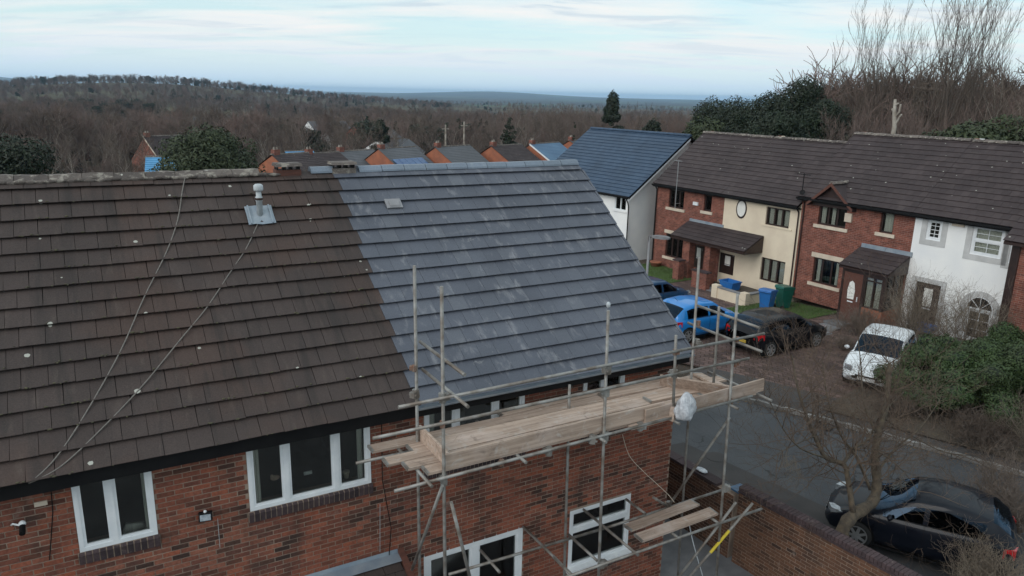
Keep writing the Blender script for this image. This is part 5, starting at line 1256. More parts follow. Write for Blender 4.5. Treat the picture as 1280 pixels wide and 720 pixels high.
# ------------------------------------------------------------------ cars
def interp(tab, x):
    for (a, *va), (b_, *vb) in zip(tab, tab[1:]):
        if x <= b_:
            t_ = (x - a)/(b_ - a) if b_ > a else 0; t_ = max(0, t_); t_ = t_*t_*(3-2*t_)*.5 + t_*.5
            return [p_ + (q_-p_)*t_ for p_, q_ in zip(va, vb)]
    return list(tab[-1][1:])
PAINT = {}
def make_car(loc, heading, lab, col, L=4.1, W=1.76, H=1.48, wb=2.5, kind='hatch', wr=.31, group=None, roofc=None, front_plate=True, metal=0.0):
    """x forward; rear bumper at x=0, nose at x=L"""
    t_ = thing('parked_car', lab, 'car', loc, heading, group)
    pm = PAINT.setdefault(col, paint('car paint', col, metal))
    rf = .80 + .0; rwx = (L - wb) * .44; fwx = rwx + wb                    # wheel centres
    # x, half width, sill z, belt z, top z, top half width
    cowl, rfx, rrx = L - .98, L - 1.78, .62; bp_x = L*.46
    T_ = [(0.00, .66, .45, .80, .84, .50), (.06, .80, .32, .92, .98, .60), (.20, .855, .27, .97, 1.20, .66), (.46, .875, .24, .975, H-.10, .68), (rrx + .25, .88, .22, .965, H-.02, .69),
          ((rrx + .25 + rfx)/2, .88, .20, .945, H, .70), (rfx, .88, .20, .925, H-.05, .68), (cowl, .875, .20, .90, .975, .72), (L - .5, .85, .22, .80, .865, .62), (L - .16, .76, .26, .66, .71, .52), (L - .03, .62, .34, .54, .58, .42), (L, .50, .40, .48, .52, .36)]
    NX = 72
    xs = [L*(i/NX) for i in range(NX+1)]
    def ring(x):
        hw_, zs, zb, zt, tw_ = interp(T_, x); hw_ *= W/1.76; tw_ *= W/1.76
        pts = [(0, zs), (hw_*.80, zs), (hw_*.95, zs + .05), (hw_*.985, zs + (zb-zs)*.30), (hw_*.965, zs+(zb-zs)*.42), (hw_, zs + (zb-zs)*.58), (hw_*.995, zs+(zb-zs)*.78), (hw_*.965, zb - .03), (hw_*.935, zb)]
        # glasshouse
        for u in (.06, .5, .80, .93): pts.append((hw_*.935 + (tw_ - hw_*.935)*(u**1.3), zb + (zt-.035-zb)*u))
        pts += [(tw_*.97, zt - .025), (tw_*.85, zt), (tw_*.55, zt + .018), (0, zt + .028)]
        return pts
    K = len(ring(1)); side = []
    V = [[(x, y, z) for y, z in ring(x)] for x in xs]
    Rr = wr + .055
    for i, x in enumerate(xs):        # snap wheel arches
        for k in range(1, 8):
            _, y, z = V[i][k]
            for wx in (rwx, fwx):
                d = math.hypot(x - wx, z - wr)
                if abs(d - Rr) < .075 and d > 1e-6: V[i][k] = (wx + (x-wx)*Rr/d, y, wr + (z-wr)*Rr/d)
    body, glassL, glassR, wsF, wsR = MB(), {}, {}, MB(), MB()
    def side_glass(x):
        if x < .58 or x > cowl - .16: return None
        if abs(x - bp_x) < .035: return None
        return 'f' if x > bp_x else 'r'
    for sgn in (1, -1):
        for i in range(NX):
            for k in range(K-1):
                P4 = [V[i][k], V[i+1][k], V[i+1][k+1], V[i][k+1]]
                xm = sum(p[0] for p in P4)/4; zm = sum(p[2] for p in P4)/4
                if 1 <= k <= 6 and any(math.hypot(xm-wx, zm-wr) < Rr - .012 for wx in (rwx, fwx)): continue
                P4 = [(p[0], p[1]*sgn, p[2]) for p in P4]
                if sgn < 0: P4 = P4[::-1]
                tgt = body
                if 9 <= k <= 10:
                    s_ = side_glass(xm)
                    if s_: tgt = (glassL if sgn > 0 else glassR).setdefault(s_, MB())
                    elif rfx + .06 < xm < cowl - .02 and k >= 9: tgt = wsF if False else body
                if 13 <= k and rfx + .05 < xm < cowl - .04: tgt = wsF
                if 13 <= k and .12 < xm < rrx - .12: tgt = wsR
                o = len(tgt.v); tgt.v += P4; tgt.f.append((o, o+1, o+2, o+3))
    body.f = [f[::-1] for f in body.f]
    for q_ in [*glassL.values(), *glassR.values(), wsF, wsR]: q_.f = [f[::-1] for f in q_.f]
    def weld(mb):
        d, nv, mp = {}, [], []
        for v_ in mb.v:
            k = (round(v_[0], 4), round(v_[1], 4), round(v_[2], 4))
            if k not in d: d[k] = len(nv); nv.append(v_)
            mp.append(d[k])
        mb.v = nv; mb.f = [tuple(dict.fromkeys(mp[i] for i in f)) for f in mb.f]; mb.f = [f for f in mb.f if len(f) > 2]; return mb
    part('body', weld(body), pm, t_, smooth=True)
    for dct in (glassL, glassR):
        for q in dct.values(): part('side_window', weld(q), MT['carglass'], t_, smooth=True)
    part('windscreen', weld(wsF), MT['carglass'], t_, smooth=True); part('rear_window', weld(wsR), MT['carglass'], t_, smooth=True)
    # dark insides: floor, dashboard, seats
    part('interior', MB().box(.5, L-1.1, -W*.42, W*.42, .26, .62).box(L-1.75, L-1.2, -W*.41, W*.41, .62, .86), MT['black_plastic'], t_)
    for x in (1.15, 2.0):
        for s in (-1, 1): part('seat', MB().prism([(x, .6), (x+.5, .6), (x+.5, .68), (x+.15, .72), (x-.08, 1.22), (x-.2, 1.2), (x-.1, .6)], 'y', s*.38-.22, s*.38+.22), MT['black_plastic'], t_)
    ws = mesh(MB().lathe((0, 0, 0), [(wr*.70, -.10), (wr*.96, -.095), (wr, -.06), (wr, .06), (wr*.96, .095), (wr*.70, .10)], 26), 'wheel', MT['tyre'], True)
    rim = MB().lathe((0, 0, 0), [(wr*.70, .06), (wr*.72, .112), (wr*.64, .108), (wr*.62, .055)], 26).lathe((0, 0, 0), [(wr*.16, .05), (wr*.15, .112), (.01, .116)], 12)
    for q in range(7):
        a = 2*math.pi*q/7; d_ = Vector((math.cos(a), math.sin(a), 0)); e_ = Vector((-d_.y, d_.x, 0))
        rim.add([tuple(d_*wr*.12 + e_*.035 + Vector((0, 0, .113))), tuple(d_*wr*.12 - e_*.035 + Vector((0, 0, .113))), tuple(d_*wr*.66 - e_*.028 + Vector((0, 0, .107))), tuple(d_*wr*.66 + e_*.028 + Vector((0, 0, .107)))], [(0, 1, 2, 3)])
    rim = mesh(rim, 'rim', MT['alloy'])
    for wx in (rwx, fwx):
        for s in (-1, 1):
            o = link('wheel', ws, t_, (wx, s*(W/2 - .115), wr), (R(-90)*s, 0, 0)); link('rim', rim, o)
            part('arch_liner', MB().lathe((0, 0, 0), [(Rr, -.14), (Rr, .14)], 20), MT['black_plastic'], t_).matrix_local = Matrix.Translation((wx, s*(W/2 - .20), wr)) @ Matrix.Rotation(R(90), 4, 'X')
    part('sill_trim', MB().box(rwx + Rr, fwx - Rr, -W*.47, W*.47, .17, .21), MT['black_plastic'], t_)
    hwn = W/1.76
    for s in (-1, 1):
        part('headlight', MB().prism([(L-.42, s*.80*hwn), (L-.14, s*.72*hwn), (L-.055, s*.50*hwn), (L-.16, s*.48*hwn), (L-.40, s*.66*hwn)], 'z', .60, .735), MT['lamp_glass'], t_)
        part('taillight', MB().prism([(.0+.015, s*.58*hwn), (.05, s*.79*hwn), (.27, s*.868*hwn), (.20, s*.78*hwn)], 'z', .72, .93), MT['tail_red'], t_)
        mr = part('door_mirror', MB().ball((cowl - .32, s*(.88*hwn + .10), 1.0), .09, 10, 7, (.6, 1.0, .75)), pm, t_, smooth=True)
        for dx_ in (bp_x - .62, bp_x + .15): part('door_handle', MB().box(dx_-.0, dx_+.16, s*.875*hwn - .012, s*.875*hwn + .018, .80, .825), pm, t_)
        part('window_trim', MB().tube([(.60, s*.838*hwn, .995), (1.9, s*.842*hwn, .958), (cowl - .2, s*.838*hwn, .915)], .010, 5), MT['alloy'] if False else MT['black_plastic'], t_)
    for s in (-1, 1):       # shut lines of doors, bonnet and tailgate
        for xx in (.92 if L < 3.9 else 1.0, bp_x, cowl - .12):
            pr_ = [(xx + (.10*max(0, (.62-z))/.35 if xx < 1.2 else 0), s*(y + .0015), z) for y, z in ring(xx)[2:9]]
            part('shut_line', MB().tube(pr_, .0055, 4), MT['black_plastic'], t_)
        pr_ = []
        for q in range(9):
            xx = cowl + .02 + (L - .38 - cowl)*q/8; rg_ = ring(xx); y, z = rg_[9]; pr_.append((xx, s*y, z + .004))
        part('shut_line', MB().tube(pr_, .0055, 4), MT['black_plastic'], t_)
        pr_ = [(xx, s*(ring(xx)[12][0] + .001), ring(xx)[12][1] + .002) for xx in [rrx + (rfx + .05 - rrx)*q/8 for q in range(9)]]
    part('number_plate', MB().box(-.018, .0, -.26, .26, .50, .61), MT['plate'], t_)
    part('rear_bumper_trim', MB().box(-.012, .05, -.60, .60, .30, .42), MT['black_plastic'], t_)
    if front_plate: part('number_plate', MB().box(L + .0, L + .018, -.26, .26, .38, .49), MT['plate_w'], t_)
    part('grille', MB().box(L-.05, L + .006, -.34, .34, .50, .545).box(L-.05, L+.004, -.30, .30, .28, .36), MT['black_plastic'], t_)
    part('wiper', MB().tube([(cowl - .02, .35, .99), (cowl - .42, -.15, 1.27)], .010, 4).tube([(cowl - .0, -.15, .99), (cowl - .40, -.5, 1.25)], .010, 4), MT['black_plastic'], t_)
    part('roof_aerial', MB().tube([(rrx + .2, 0, H - .01), (rrx + .0, 0, H + .16)], .006, 5), MT['black_plastic'], t_)
    for x in (L*.50, ): part('pillar_trim', MB().add([(x-.045, s*.0, 0) for s in (1,)]*0, []).box(0, .001, 0, .001, .5, .501), MT['black_plastic'], t_) if False else None
    return t_
def at_ground(px, py, z=-9.5): q = oZ(px, py, z); return q
# black hatchback: rear wheel and front wheel contact points seen in the photo
def place_by_wheels(rx, fx, side, L, wb, W, **kw):
    """rear and front wheel contact pixels of the visible side; side=+1 if that is the car's left"""
    zg = -9.45
    a, b_ = oZ(*rx, zg), oZ(*fx, zg); d = (b_ - a); d.z = 0; u = d.normalized(); left = Vector((-u.y, u.x, 0))
    mid = (a + b_)/2; rwx = (L - wb)*.44
    org = mid - u*(rwx + wb/2) - left*side*(W/2 - .05)
    return (org.x, org.y, gz(org.x + u.x*L/2, org.y + u.y*L/2) + .11), math.atan2(u.y, u.x)
loc, hd_ = place_by_wheels((957, 458), (1021, 443), -1, 4.05, 2.55, 1.78)
make_car(loc, hd_, 'black hatchback with a red tail light parked in front of the cream house', (.005, .006, .009), L=4.05, wb=2.55, W=1.76, H=1.43)
make_car((19.0, 21.3, gz(21.5, 20.5) + .11), hd_ + R(3), 'bright blue hatchback parked nose to the houses beside the black one', (.012, .20, .56), L=3.9, W=1.72, H=1.50, wb=2.45)
make_car((20.2, 25.4, gz(22, 24) + .11), hd_ + R(5), 'dark blue car mostly hidden behind the slate roof, furthest left', (.01, .05, .12), L=3.9, W=1.72, H=1.46, wb=2.45)
# white car nose towards the road
q = oZ(1052, 478, -9.3)
make_car((24.7, 15.35, gz(24, 15) + .12), R(203), 'white hatchback facing the road, half hidden by the laurel hedge', (.72, .75, .78), L=3.95, W=1.72, H=1.50, wb=2.45)
# near black car
u = Vector((-math.sin(R(29)), math.cos(R(29)), 0))
rear = Vector((15.96, 6.60, gz(16, 6) + .03))
make_car(tuple(rear), math.atan2(u.y, u.x), 'black car in the foreground behind the garden wall, tree leaning over its bonnet', (.004, .006, .012), L=3.62, W=1.70, H=1.46, wb=2.34)

# ------------------------------------------------------------------ trees and shrubs
def bare_tree(mb, tw, H, rng, trunk_r=.16, wobk=.28, lean=(0, 0), spread=.55, levels=4, nchild=(5, 6, 5, 4), up=.35, start=.28, twig_r=.010, ntw=4, base=(0, 0, 0), forks=0, segs=6):
    """woody skeleton in mb (thick wood), fine twigs in tw"""
    def rec(p, d, L, r, lev):
        n = segs if lev == 0 else (4 if lev < levels - 1 else 3)
        pts, rad = [p.copy()], [r]; dd_ = d.copy(); q = p.copy()
        for i in range(n):
            wob = .10 if lev == 0 else wobk
            dd_ = (dd_ + Vector((rng.uniform(-wob, wob), rng.uniform(-wob, wob), rng.uniform(-wob, wob)*.5 + up*.18*(lev > 0)))).normalized()
            q = q + dd_ * (L/n); pts.append(q.copy()); rad.append(max(twig_r*.55, r*(1 - .75*(i+1)/n)))
        tgt = mb if lev < max(1, levels - 2) else tw
        tgt.tube(pts, rad, 7 if lev == 0 else (5 if lev == 1 else 3), cap=lev < 2)
        if lev + 1 < levels:
            k = nchild[min(lev, len(nchild)-1)]
            for c in range(k):
                t_ = (start if lev == 0 else .2) + (1 - (start if lev == 0 else .2)) * (c + rng.random()) / k
                f = t_ * n; i = min(n-1, int(f)); P_ = pts[i].lerp(pts[i+1], f - i); base_d = (pts[i+1]-pts[i]).normalized()
                a = rng.uniform(0, 6.283); o_ = base_d.orthogonal().normalized(); b2 = base_d.cross(o_)
                out = (o_*math.cos(a) + b2*math.sin(a)); sp2 = spread * rng.uniform(.7, 1.3)
                nd = (base_d*math.cos(sp2) + out*math.sin(sp2) + Vector((0, 0, up*.4))).normalized()
                rr = max(twig_r, rad[i]*rng.uniform(.45, .65)); LL = L * rng.uniform(.38, .62) * (1.15 - .5*t_ if lev == 0 else 1)
                rec(P_, nd, LL, rr, lev + 1)
    rec(Vector(base), Vector((lean[0], lean[1], 1)).normalized(), H, trunk_r, 0)
def tree_meshes(name, H, seed, wood, twig, **k):
    rng = random.Random(seed); a, b_ = MB(), MB(); bare_tree(a, b_, H, rng, **k)
    f_ = H / max(v_[2] for v_ in b_.v + a.v); a.v = [tuple(c_*f_ for c_ in v_) for v_ in a.v]; b_.v = [tuple(c_*f_ for c_ in v_) for v_ in b_.v]
    return mesh(a, name + '_trunk', wood, True), mesh(b_, name + '_twigs', twig, False)
def leaf_cloud(mb, lobes, n, size, rng, flat=.0, droop=0.0):
    """n leaf-sized faces on the shells and in the volume of many lobes (centre, radii)"""
    tot = sum(r_[0]*r_[1]*r_[2] for _, r_ in lobes)**.0 * sum((r_[0]*r_[1]*r_[2])**.67 for _, r_ in lobes)
    for c_, r_ in lobes:
        m_ = int(n * (r_[0]*r_[1]*r_[2])**.67 / tot)
        for _ in range(m_):
            d_ = Vector((rng.gauss(0, 1), rng.gauss(0, 1), rng.gauss(0, 1))).normalized()
            k = rng.uniform(.62, 1.0) ** .6 * (1 + .22*mnoise.noise(Vector((d_.x*2.2 + c_[0], d_.y*2.2 + c_[1], d_.z*2.2))))
            P_ = Vector(c_) + Vector((d_.x*r_[0], d_.y*r_[1], d_.z*r_[2]))*k
            nrm = (d_ + Vector((rng.uniform(-.9, .9), rng.uniform(-.9, .9), rng.uniform(-.5, 1.0)))).normalized()
            t1 = nrm.orthogonal().normalized(); a = rng.uniform(0, 6.28); u_ = t1*math.cos(a) + nrm.cross(t1)*math.sin(a); v_ = nrm.cross(u_)
            s1, s2 = size*rng.uniform(.5, 1.7), size*rng.uniform(.35, .6)
            mb.add([tuple(P_ - u_*s1), tuple(P_ + v_*s2), tuple(P_ + u_*s1), tuple(P_ - v_*s2)], [(0, 1, 2, 3)])
def lobes_for(kind, H, W, rng, n):
    out = []
    for _ in range(n):
        if kind == 'cone':
            h = rng.uniform(.06, .97); r_ = W/2*(1 - h)**.8*rng.uniform(.35, .85); a = rng.uniform(0, 6.28); s_ = W*.16*(1.15 - h)
            out.append(((r_*math.cos(a), r_*math.sin(a), h*H), (s_*1.3, s_*1.3, s_*.85)))
        else:
            a = rng.uniform(0, 6.28); e = rng.uniform(-.45, 1.5); k = rng.uniform(.35, .82); s_ = W*rng.uniform(.07, .18)
            out.append(((W/2*k*math.cos(a)*math.cos(e), W/2*k*math.sin(a)*math.cos(e), H*.55 + H*.42*k*math.sin(e)), (s_*1.15, s_*1.15, s_*.8)))
    return out
def evergreen(loc, H, W, lab, kind='round', mat_='leaf_dark', n=9000, seed=1, size=.16, nl=34, cat='tree', nm='evergreen_tree', group=None, rz_=0):
    rng = random.Random(seed); t_ = thing(nm, lab, cat, loc, rz_, group)
    w_, tw_ = MB(), MB(); bare_tree(w_, tw_, H*.92, rng, trunk_r=.018*H+.05, levels=3, nchild=(10, 4), start=.15, spread=.9, up=.15, twig_r=.03)
    f_ = .8*H / max(v_[2] for v_ in w_.v + tw_.v); w_.v = [tuple(c_*f_ for c_ in v_) for v_ in w_.v]; tw_.v = [tuple(c_*f_ for c_ in v_) for v_ in tw_.v]
    part('trunk', w_, MT['bark_grey'], t_); part('branches', tw_, MT['bark_grey'], t_)
    lb_ = lobes_for(kind, H, W, rng, nl)
    if kind == 'round': lb_.append(((0, 0, H*.80), (W*.22, W*.22, H*.14)))
    lf = MB(); leaf_cloud(lf, lb_, n, size, rng); f_ = H / max(v_[2] for v_ in lf.v); lf.v = [(a_, b2_, c_*f_) for a_, b2_, c_ in lf.v]; part('crown', lf, MT[mat_], t_, kind='stuff'); return t_
def G(px, d):   # point on the ground seen in column px at distance d from below the camera
    a = az(px); x, y = d*math.sin(a), d*math.cos(a); return (x, y, gz(x, y))
def topH(px, py, d):      # height a thing needs at distance d (column px) to reach row py
    r = ray(px, py); k = d / math.hypot(r[0], r[1]); x, y = r[0]*k, r[1]*k; return r[2]*k - gz(x, y)

# --- the bare tree leaning over the garden wall
ht = thing('bare_tree', 'leafless tree with a leaning mossy trunk behind the garden wall, over the black car', 'tree', (12.5, 8.15, -9.57))
HTI = ROOTM[ht.name].inverted()
def hp(px, py, Y): return HTI @ oY(px, py, Y*1.125)
b0 = HTI @ Vector((12.5, 8.15, -9.6)); rng = random.Random(5)
trunk = smoothpath([b0, hp(1052, 668, 7.35), hp(1066, 645, 7.45), hp(1090, 628, 7.62), hp(1096, 606, 7.75), hp(1094, 575, 7.9), hp(1097, 545, 8.05), hp(1108, 505, 8.3), hp(1112, 455, 8.7)], 5)
tr_ = [.15 - .10*i/(len(trunk)-1) for i in range(len(trunk))]
wd_m = MB(); wd_m.tube(trunk, [r_*(1 + .12*math.sin(i*1.7)) for i, r_ in enumerate(tr_)], 12)
limbs = [([(1066, 640, 7.45), (1060, 600, 7.7), (1054, 580, 7.85), (1032, 572, 7.95), (1018, 545, 8.1), (1008, 520, 8.2), (996, 480, 8.5), (990, 445, 8.9)], .062),
         ([(1054, 580, 7.85), (1066, 562, 8.0), (1086, 548, 8.1), (1100, 520, 8.4), (1130, 490, 8.7)], .040),
         ([(1088, 612, 7.7), (1070, 570, 7.9), (1052, 545, 8.1), (1035, 500, 8.4), (1028, 450, 8.8)], .034),
         ([(1096, 590, 7.8), (1120, 560, 7.9), (1150, 535, 8.0), (1175, 500, 8.2)], .030),
         ([(1097, 545, 8.05), (1080, 505, 8.4), (1076, 455, 8.9), (1072, 420, 9.2)], .026),
         ([(1030, 572, 7.95), (1000, 560, 7.8), (978, 535, 7.8), (962, 500, 8.0)], .020),
         ([(1100, 520, 8.3), (1140, 545, 8.0), (1180, 565, 7.8), (1215, 570, 7.8)], .020),
         ([(1018, 545, 8.1), (985, 560, 7.7), (965, 572, 7.6)], .014), ([(1092, 560, 7.9), (1130, 590, 7.4), (1160, 640, 7.0), (1158, 690, 6.8)], .012)]
tw_m = MB(); nodes = []
for L_, r0 in limbs:
    pts = smoothpath([hp(*q) for q in L_], 4); n = len(pts); wd_m.tube(pts, [max(.006, r0*(1 - .72*i/(n-1))) for i in range(n)], 7)
    nodes += [(pts[i], (pts[i] - pts[i-1]).normalized(), r0*(1 - .7*i/(n-1))) for i in range(2, n)]
nodes += [(trunk[i], (trunk[i]-trunk[i-1]).normalized(), .03) for i in range(len(trunk)//2, len(trunk))]
def twiggy(mb, P_, d_, L, r, lev, rng, up=.25, fork=3, wob=.35):
    n = 4; pts, rad = [P_], [r]; q, dd_ = P_, d_
    for i in range(n):
        dd_ = (dd_ + Vector((rng.uniform(-wob, wob), rng.uniform(-wob, wob), rng.uniform(-wob, wob) + up*.3))).normalized(); q = q + dd_*(L/n); pts.append(q); rad.append(max(.0022, r*(1-.7*(i+1)/n)))
    mb.tube(pts, rad, 3, cap=False)
    if lev > 0:
        for c in range(fork):
            i = rng.randint(1, n); o_ = dd_.orthogonal().normalized(); a = rng.uniform(0, 6.28)
            nd = (dd_*.75 + (o_*math.cos(a) + dd_.cross(o_)*math.sin(a))*.75).normalized(); twiggy(mb, pts[i], nd, L*rng.uniform(.5, .8), rad[i]*.75, lev-1, rng, up, fork, wob)
for P_, d_, r_ in nodes:
    for _ in range(2 if rng.random() < .25 else 1):
        o_ = d_.orthogonal().normalized(); a = rng.uniform(0, 6.28); nd = (d_*.5 + (o_*math.cos(a) + d_.cross(o_)*math.sin(a)) + Vector((0, 0, .3))).normalized()
        twiggy(tw_m, P_, nd, rng.uniform(.55, 1.25), max(.009, min(.017, r_*.55)), 3, rng)
part('trunk', wd_m, MT['bark'], ht, smooth=True); part('twigs', tw_m, MT['twig_warm'], ht, kind='stuff')
pale = MB()      # a few lichen-pale drooping sprays
for q in ((992, 570, 7.6), (1000, 585, 7.6), (1130, 590, 7.3), (1158, 670, 6.9), (985, 560, 7.7), (1150, 560, 7.6)):
    for _ in range(4): twiggy(pale, hp(*q), Vector((rng.uniform(-.5, .5), rng.uniform(-.3, .3), -.6)).normalized(), .28, .004, 2, rng, up=-.5)
part('twigs', pale, MT['twig_pale'], ht, kind='stuff', label='pale drooping twig sprays')

def bare_bush(loc, H, W, lab, seed, n=26, mat_='twig', nm='bare_bush', cat='bush', lev=3, r=.012, group=None, squash=1.0, fork=3, up=.3):
    rng = random.Random(seed); t_ = thing(nm, lab, cat, loc, rng.uniform(0, 6.28), group); a_, b_ = MB(), MB()
    for i in range(n):
        a = rng.uniform(0, 6.28); k = rng.uniform(.0, .9)
        d_ = Vector((math.cos(a)*k*W/H, math.sin(a)*k*W/H, 1)).normalized(); p0 = Vector((math.cos(a)*k*W*.15, math.sin(a)*k*W*.15, 0))
        L = H*rng.uniform(.5, .75); pts = [p0]; q = p0; dd_ = d_
        for j in range(5):
            dd_ = (dd_ + Vector((rng.uniform(-.2, .2), rng.uniform(-.2, .2), rng.uniform(-.1, .15)))).normalized(); q = q + dd_*L/5; pts.append(q)
        a_.tube(pts, [r*1.5*(1-.13*j) for j in range(6)], 5, cap=False)
        for j in range(1, 6):
            for _ in range(2): 
                ds_ = (dd_ + Vector((rng.uniform(-1, 1), rng.uniform(-1, 1), rng.uniform(-.3, .6)))).normalized(); twiggy(b_, pts[j], ds_, H*rng.uniform(.16, .30), r*.8, lev-1, rng, up, fork)
    part('stems', a_, MT['bark_grey'], t_); part('twigs', b_, MT[mat_], t_, kind='stuff'); return t_
def gl(x, y, dz=.1): return (x, y, gz(x, y) + dz)
def g_at(px, py, z, dz=.1): q = oZ(px, py, z); return gl(q.x, q.y, dz)
bare_bush(gl(14.35, 6.25, 0), 1.5, 1.5, 'tangled leafless bush at the bottom right corner, against the black car', 11, 36, 'twig_pale', r=.010)
bare_bush(gl(17.0, 7.5, 0), 2.0, 1.8, 'leafless bush right of the black car at the edge of the photo', 12, 36, 'twig', r=.011)
bare_bush(gl(20.5, 9.8), 1.2, 2.2, 'leafless shrub beside the kerb below the laurel hedge', 13, 40, 'twig', r=.011)
bare_bush(gl(21.2, 8.2), 2.3, 2.8, 'pale leafless shrub at the right edge below the laurel hedge', 14, 40, 'twig_pale', r=.011)
bare_bush(gl(20.4, 12.2), .8, 1.8, 'low brown leafless shrub between the kerb and the white car', 15, 34, 'twig', r=.010)
bare_bush(gl(26.6, 15.8), 3.0, 3.0, 'leafless tangled shrub in front of the white house door', 16, 30, 'twig_pale', r=.012)
bare_bush(gl(26.6, 18.0), 1.2, 2.6, 'low brown leafless bush before the orange porch base', 17, 40, 'twig', r=.010)
bare_bush(gl(24.4, 16.9), .6, 1.6, 'small dead-stemmed shrub between the black and the white cars', 18, 30, 'twig', r=.008)
bare_bush(gl(26.3, 13.6), 3.1, 2.4, 'leafless shrub rising in front of the arched window', 19, 24, 'twig_pale', r=.012)
# laurel hedge: clumps on both sides of the drive
def hedge(lab, lobes, n, seed, size=.065, mat_='leaf_hedge'):
    rng = random.Random(seed); c_ = lobes[0][0]; t_ = thing('laurel_hedge', lab, 'hedge', gl(c_[0], c_[1])); TI = ROOTM[t_.name].inverted()
    out = []
    for (x, y, h), (rx, ry, rz2) in lobes:
        for _ in range(16):
            a, e, k = rng.uniform(0, 6.28), rng.uniform(-.3, 1.45), rng.uniform(.45, .9)
            out.append((tuple(TI @ Vector((x + rx*k*math.cos(a)*math.cos(e), y + ry*k*math.sin(a)*math.cos(e), gz(x, y) + h*.5 + rz2*k*math.sin(e)))), (rx*.34, ry*.34, rz2*.30)))
    w_ = MB()
    for c2, r_ in out: w_.tube([Vector((c2[0]*.5, c2[1]*.5, 0)), Vector(c2)], [.03, .012], 4, cap=False)
    lf = MB(); leaf_cloud(lf, out, n, size, rng)
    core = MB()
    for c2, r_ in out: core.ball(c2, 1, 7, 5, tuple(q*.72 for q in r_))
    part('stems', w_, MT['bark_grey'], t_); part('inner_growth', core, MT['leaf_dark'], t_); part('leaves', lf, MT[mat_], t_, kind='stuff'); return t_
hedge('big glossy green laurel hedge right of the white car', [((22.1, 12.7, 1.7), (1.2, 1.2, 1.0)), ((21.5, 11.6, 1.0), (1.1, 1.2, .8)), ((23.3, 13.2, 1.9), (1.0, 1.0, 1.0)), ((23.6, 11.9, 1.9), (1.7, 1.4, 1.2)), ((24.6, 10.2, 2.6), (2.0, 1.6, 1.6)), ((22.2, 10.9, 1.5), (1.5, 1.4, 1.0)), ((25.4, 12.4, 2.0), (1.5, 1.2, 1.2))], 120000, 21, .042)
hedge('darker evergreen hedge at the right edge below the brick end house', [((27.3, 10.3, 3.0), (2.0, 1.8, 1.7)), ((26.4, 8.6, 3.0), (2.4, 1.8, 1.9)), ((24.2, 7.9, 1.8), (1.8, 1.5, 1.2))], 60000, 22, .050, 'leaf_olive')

# --- behind the terrace: evergreens, poplars, thickets
def BT(px, d): return G(px, d)
for (px, py, d, W, lab, s, kind) in (
    (985, 92, 66, 9, 'tall dark evergreen rising highest behind the terrace ridge', 31, 'round'), (945, 112, 64, 8, 'dark evergreen crown left of the tallest one behind the terrace', 32, 'round'),
    (878, 118, 72, 7, 'dark evergreen at the left end of the clump behind the terrace', 33, 'round'), (905, 118, 68, 7, 'dark evergreen second from the left of the clump behind the terrace', 34, 'round'),
    (1015, 122, 62, 6, 'dark evergreen at the right side of the clump behind the terrace', 35, 'round'), (960, 132, 56, 8, 'low dark evergreen directly over the left roof ridge of the terrace', 36, 'round')):
    evergreen(BT(px, d), topH(px, py, d), W, lab, kind, 'leaf_dark', 26000, s, .10, 55, group='evergreens behind the terrace')
evergreen(BT(868, 62), topH(868, 142, 62), 7, 'greyish green bush-like tree between the blue roof and the evergreens', 'round', 'leaf_olive', 9000, 37, .13, 30)
evergreen(BT(1215, 52), topH(1215, 148, 52), 7, 'green bushy tree just over the right terrace ridge', 'round', 'leaf_olive', 10000, 38, .13, 30)
evergreen(BT(1255, 54), topH(1255, 142, 54), 7, 'green bushy tree over the ridge at the right edge', 'round', 'leaf_olive', 9000, 39, .13, 30)
evergreen(BT(1180, 52), topH(1180, 152, 52), 5, 'small green bushy tree over the ridge right of the pruned trunk', 'round', 'leaf_olive', 8000, 40, .13, 30)
def bare_thing(px, py, d, lab, seed, wood='bark_grey', twig='twig', nm='bare_tree', group=None, hk=1.0, **k):
    H = topH(px, py, d) * hk; a, b_ = tree_meshes(nm, H, seed, MT[wood], MT[twig], **k)
    t_ = thing(nm, lab, 'tree', G(px, d), 0, group); link('trunk', a, t_); o = link('twigs', b_, t_); o['kind'] = 'stuff'; return t_
pk = dict(spread=.42, up=.7, levels=5, nchild=(13, 5, 4, 3), start=.08, trunk_r=.28, twig_r=.015, segs=10, wobk=.18)
GP = 'tall leafless poplars behind the terrace'
for (px, py, d, lab, s) in ((1062, 10, 70, 'tall leafless poplar standing alone left of the poplar group', 41), (1205, 40, 76, 'rightmost and lowest of the poplars', 54), (1112, -60, 66, 'tall leafless poplar, left one of the dense middle pair', 42), (1098, -25, 74, 'slender leafless poplar behind the left of the middle pair', 43),
                            (1160, -75, 64, 'tallest leafless poplar reaching out of the top of the photo', 44), (1185, -50, 70, 'tall leafless poplar right of the tallest', 45), (1130, -20, 76, 'thin leafless poplar between the two tallest', 49)):
    bare_thing(px, py, d, lab, s, 'bark_dark', 'bark_dark', 'poplar', GP, **pk)
wk = dict(spread=.55, up=.4, levels=5, nchild=(10, 6, 4, 3), start=.22, trunk_r=.17, twig_r=.013)
for (px, py, d, lab, s) in ((1205, 62, 58, 'leafless spreading tree leaning right of the poplars', 46), (1258, 62, 60, 'leafless twiggy tree near the right edge', 47), (1280, 66, 66, 'leafless tree cut by the right edge', 48), (1035, 88, 72, 'thin leafless tree between the evergreens and the poplars', 50), (1240, 100, 54, 'smaller leafless tree left of the twiggy tree at the right', 51), (1272, 84, 72, 'leafless tree behind the twiggy tree near the right edge', 55), (1232, 76, 74, 'leafless tree between the poplars and the right edge trees', 56)):
    bare_thing(px, py, d, lab, s, 'bark_pale' if s in (46,) else 'bark_grey', 'twig', 'bare_tree', 'leafless trees behind the terrace', **wk)
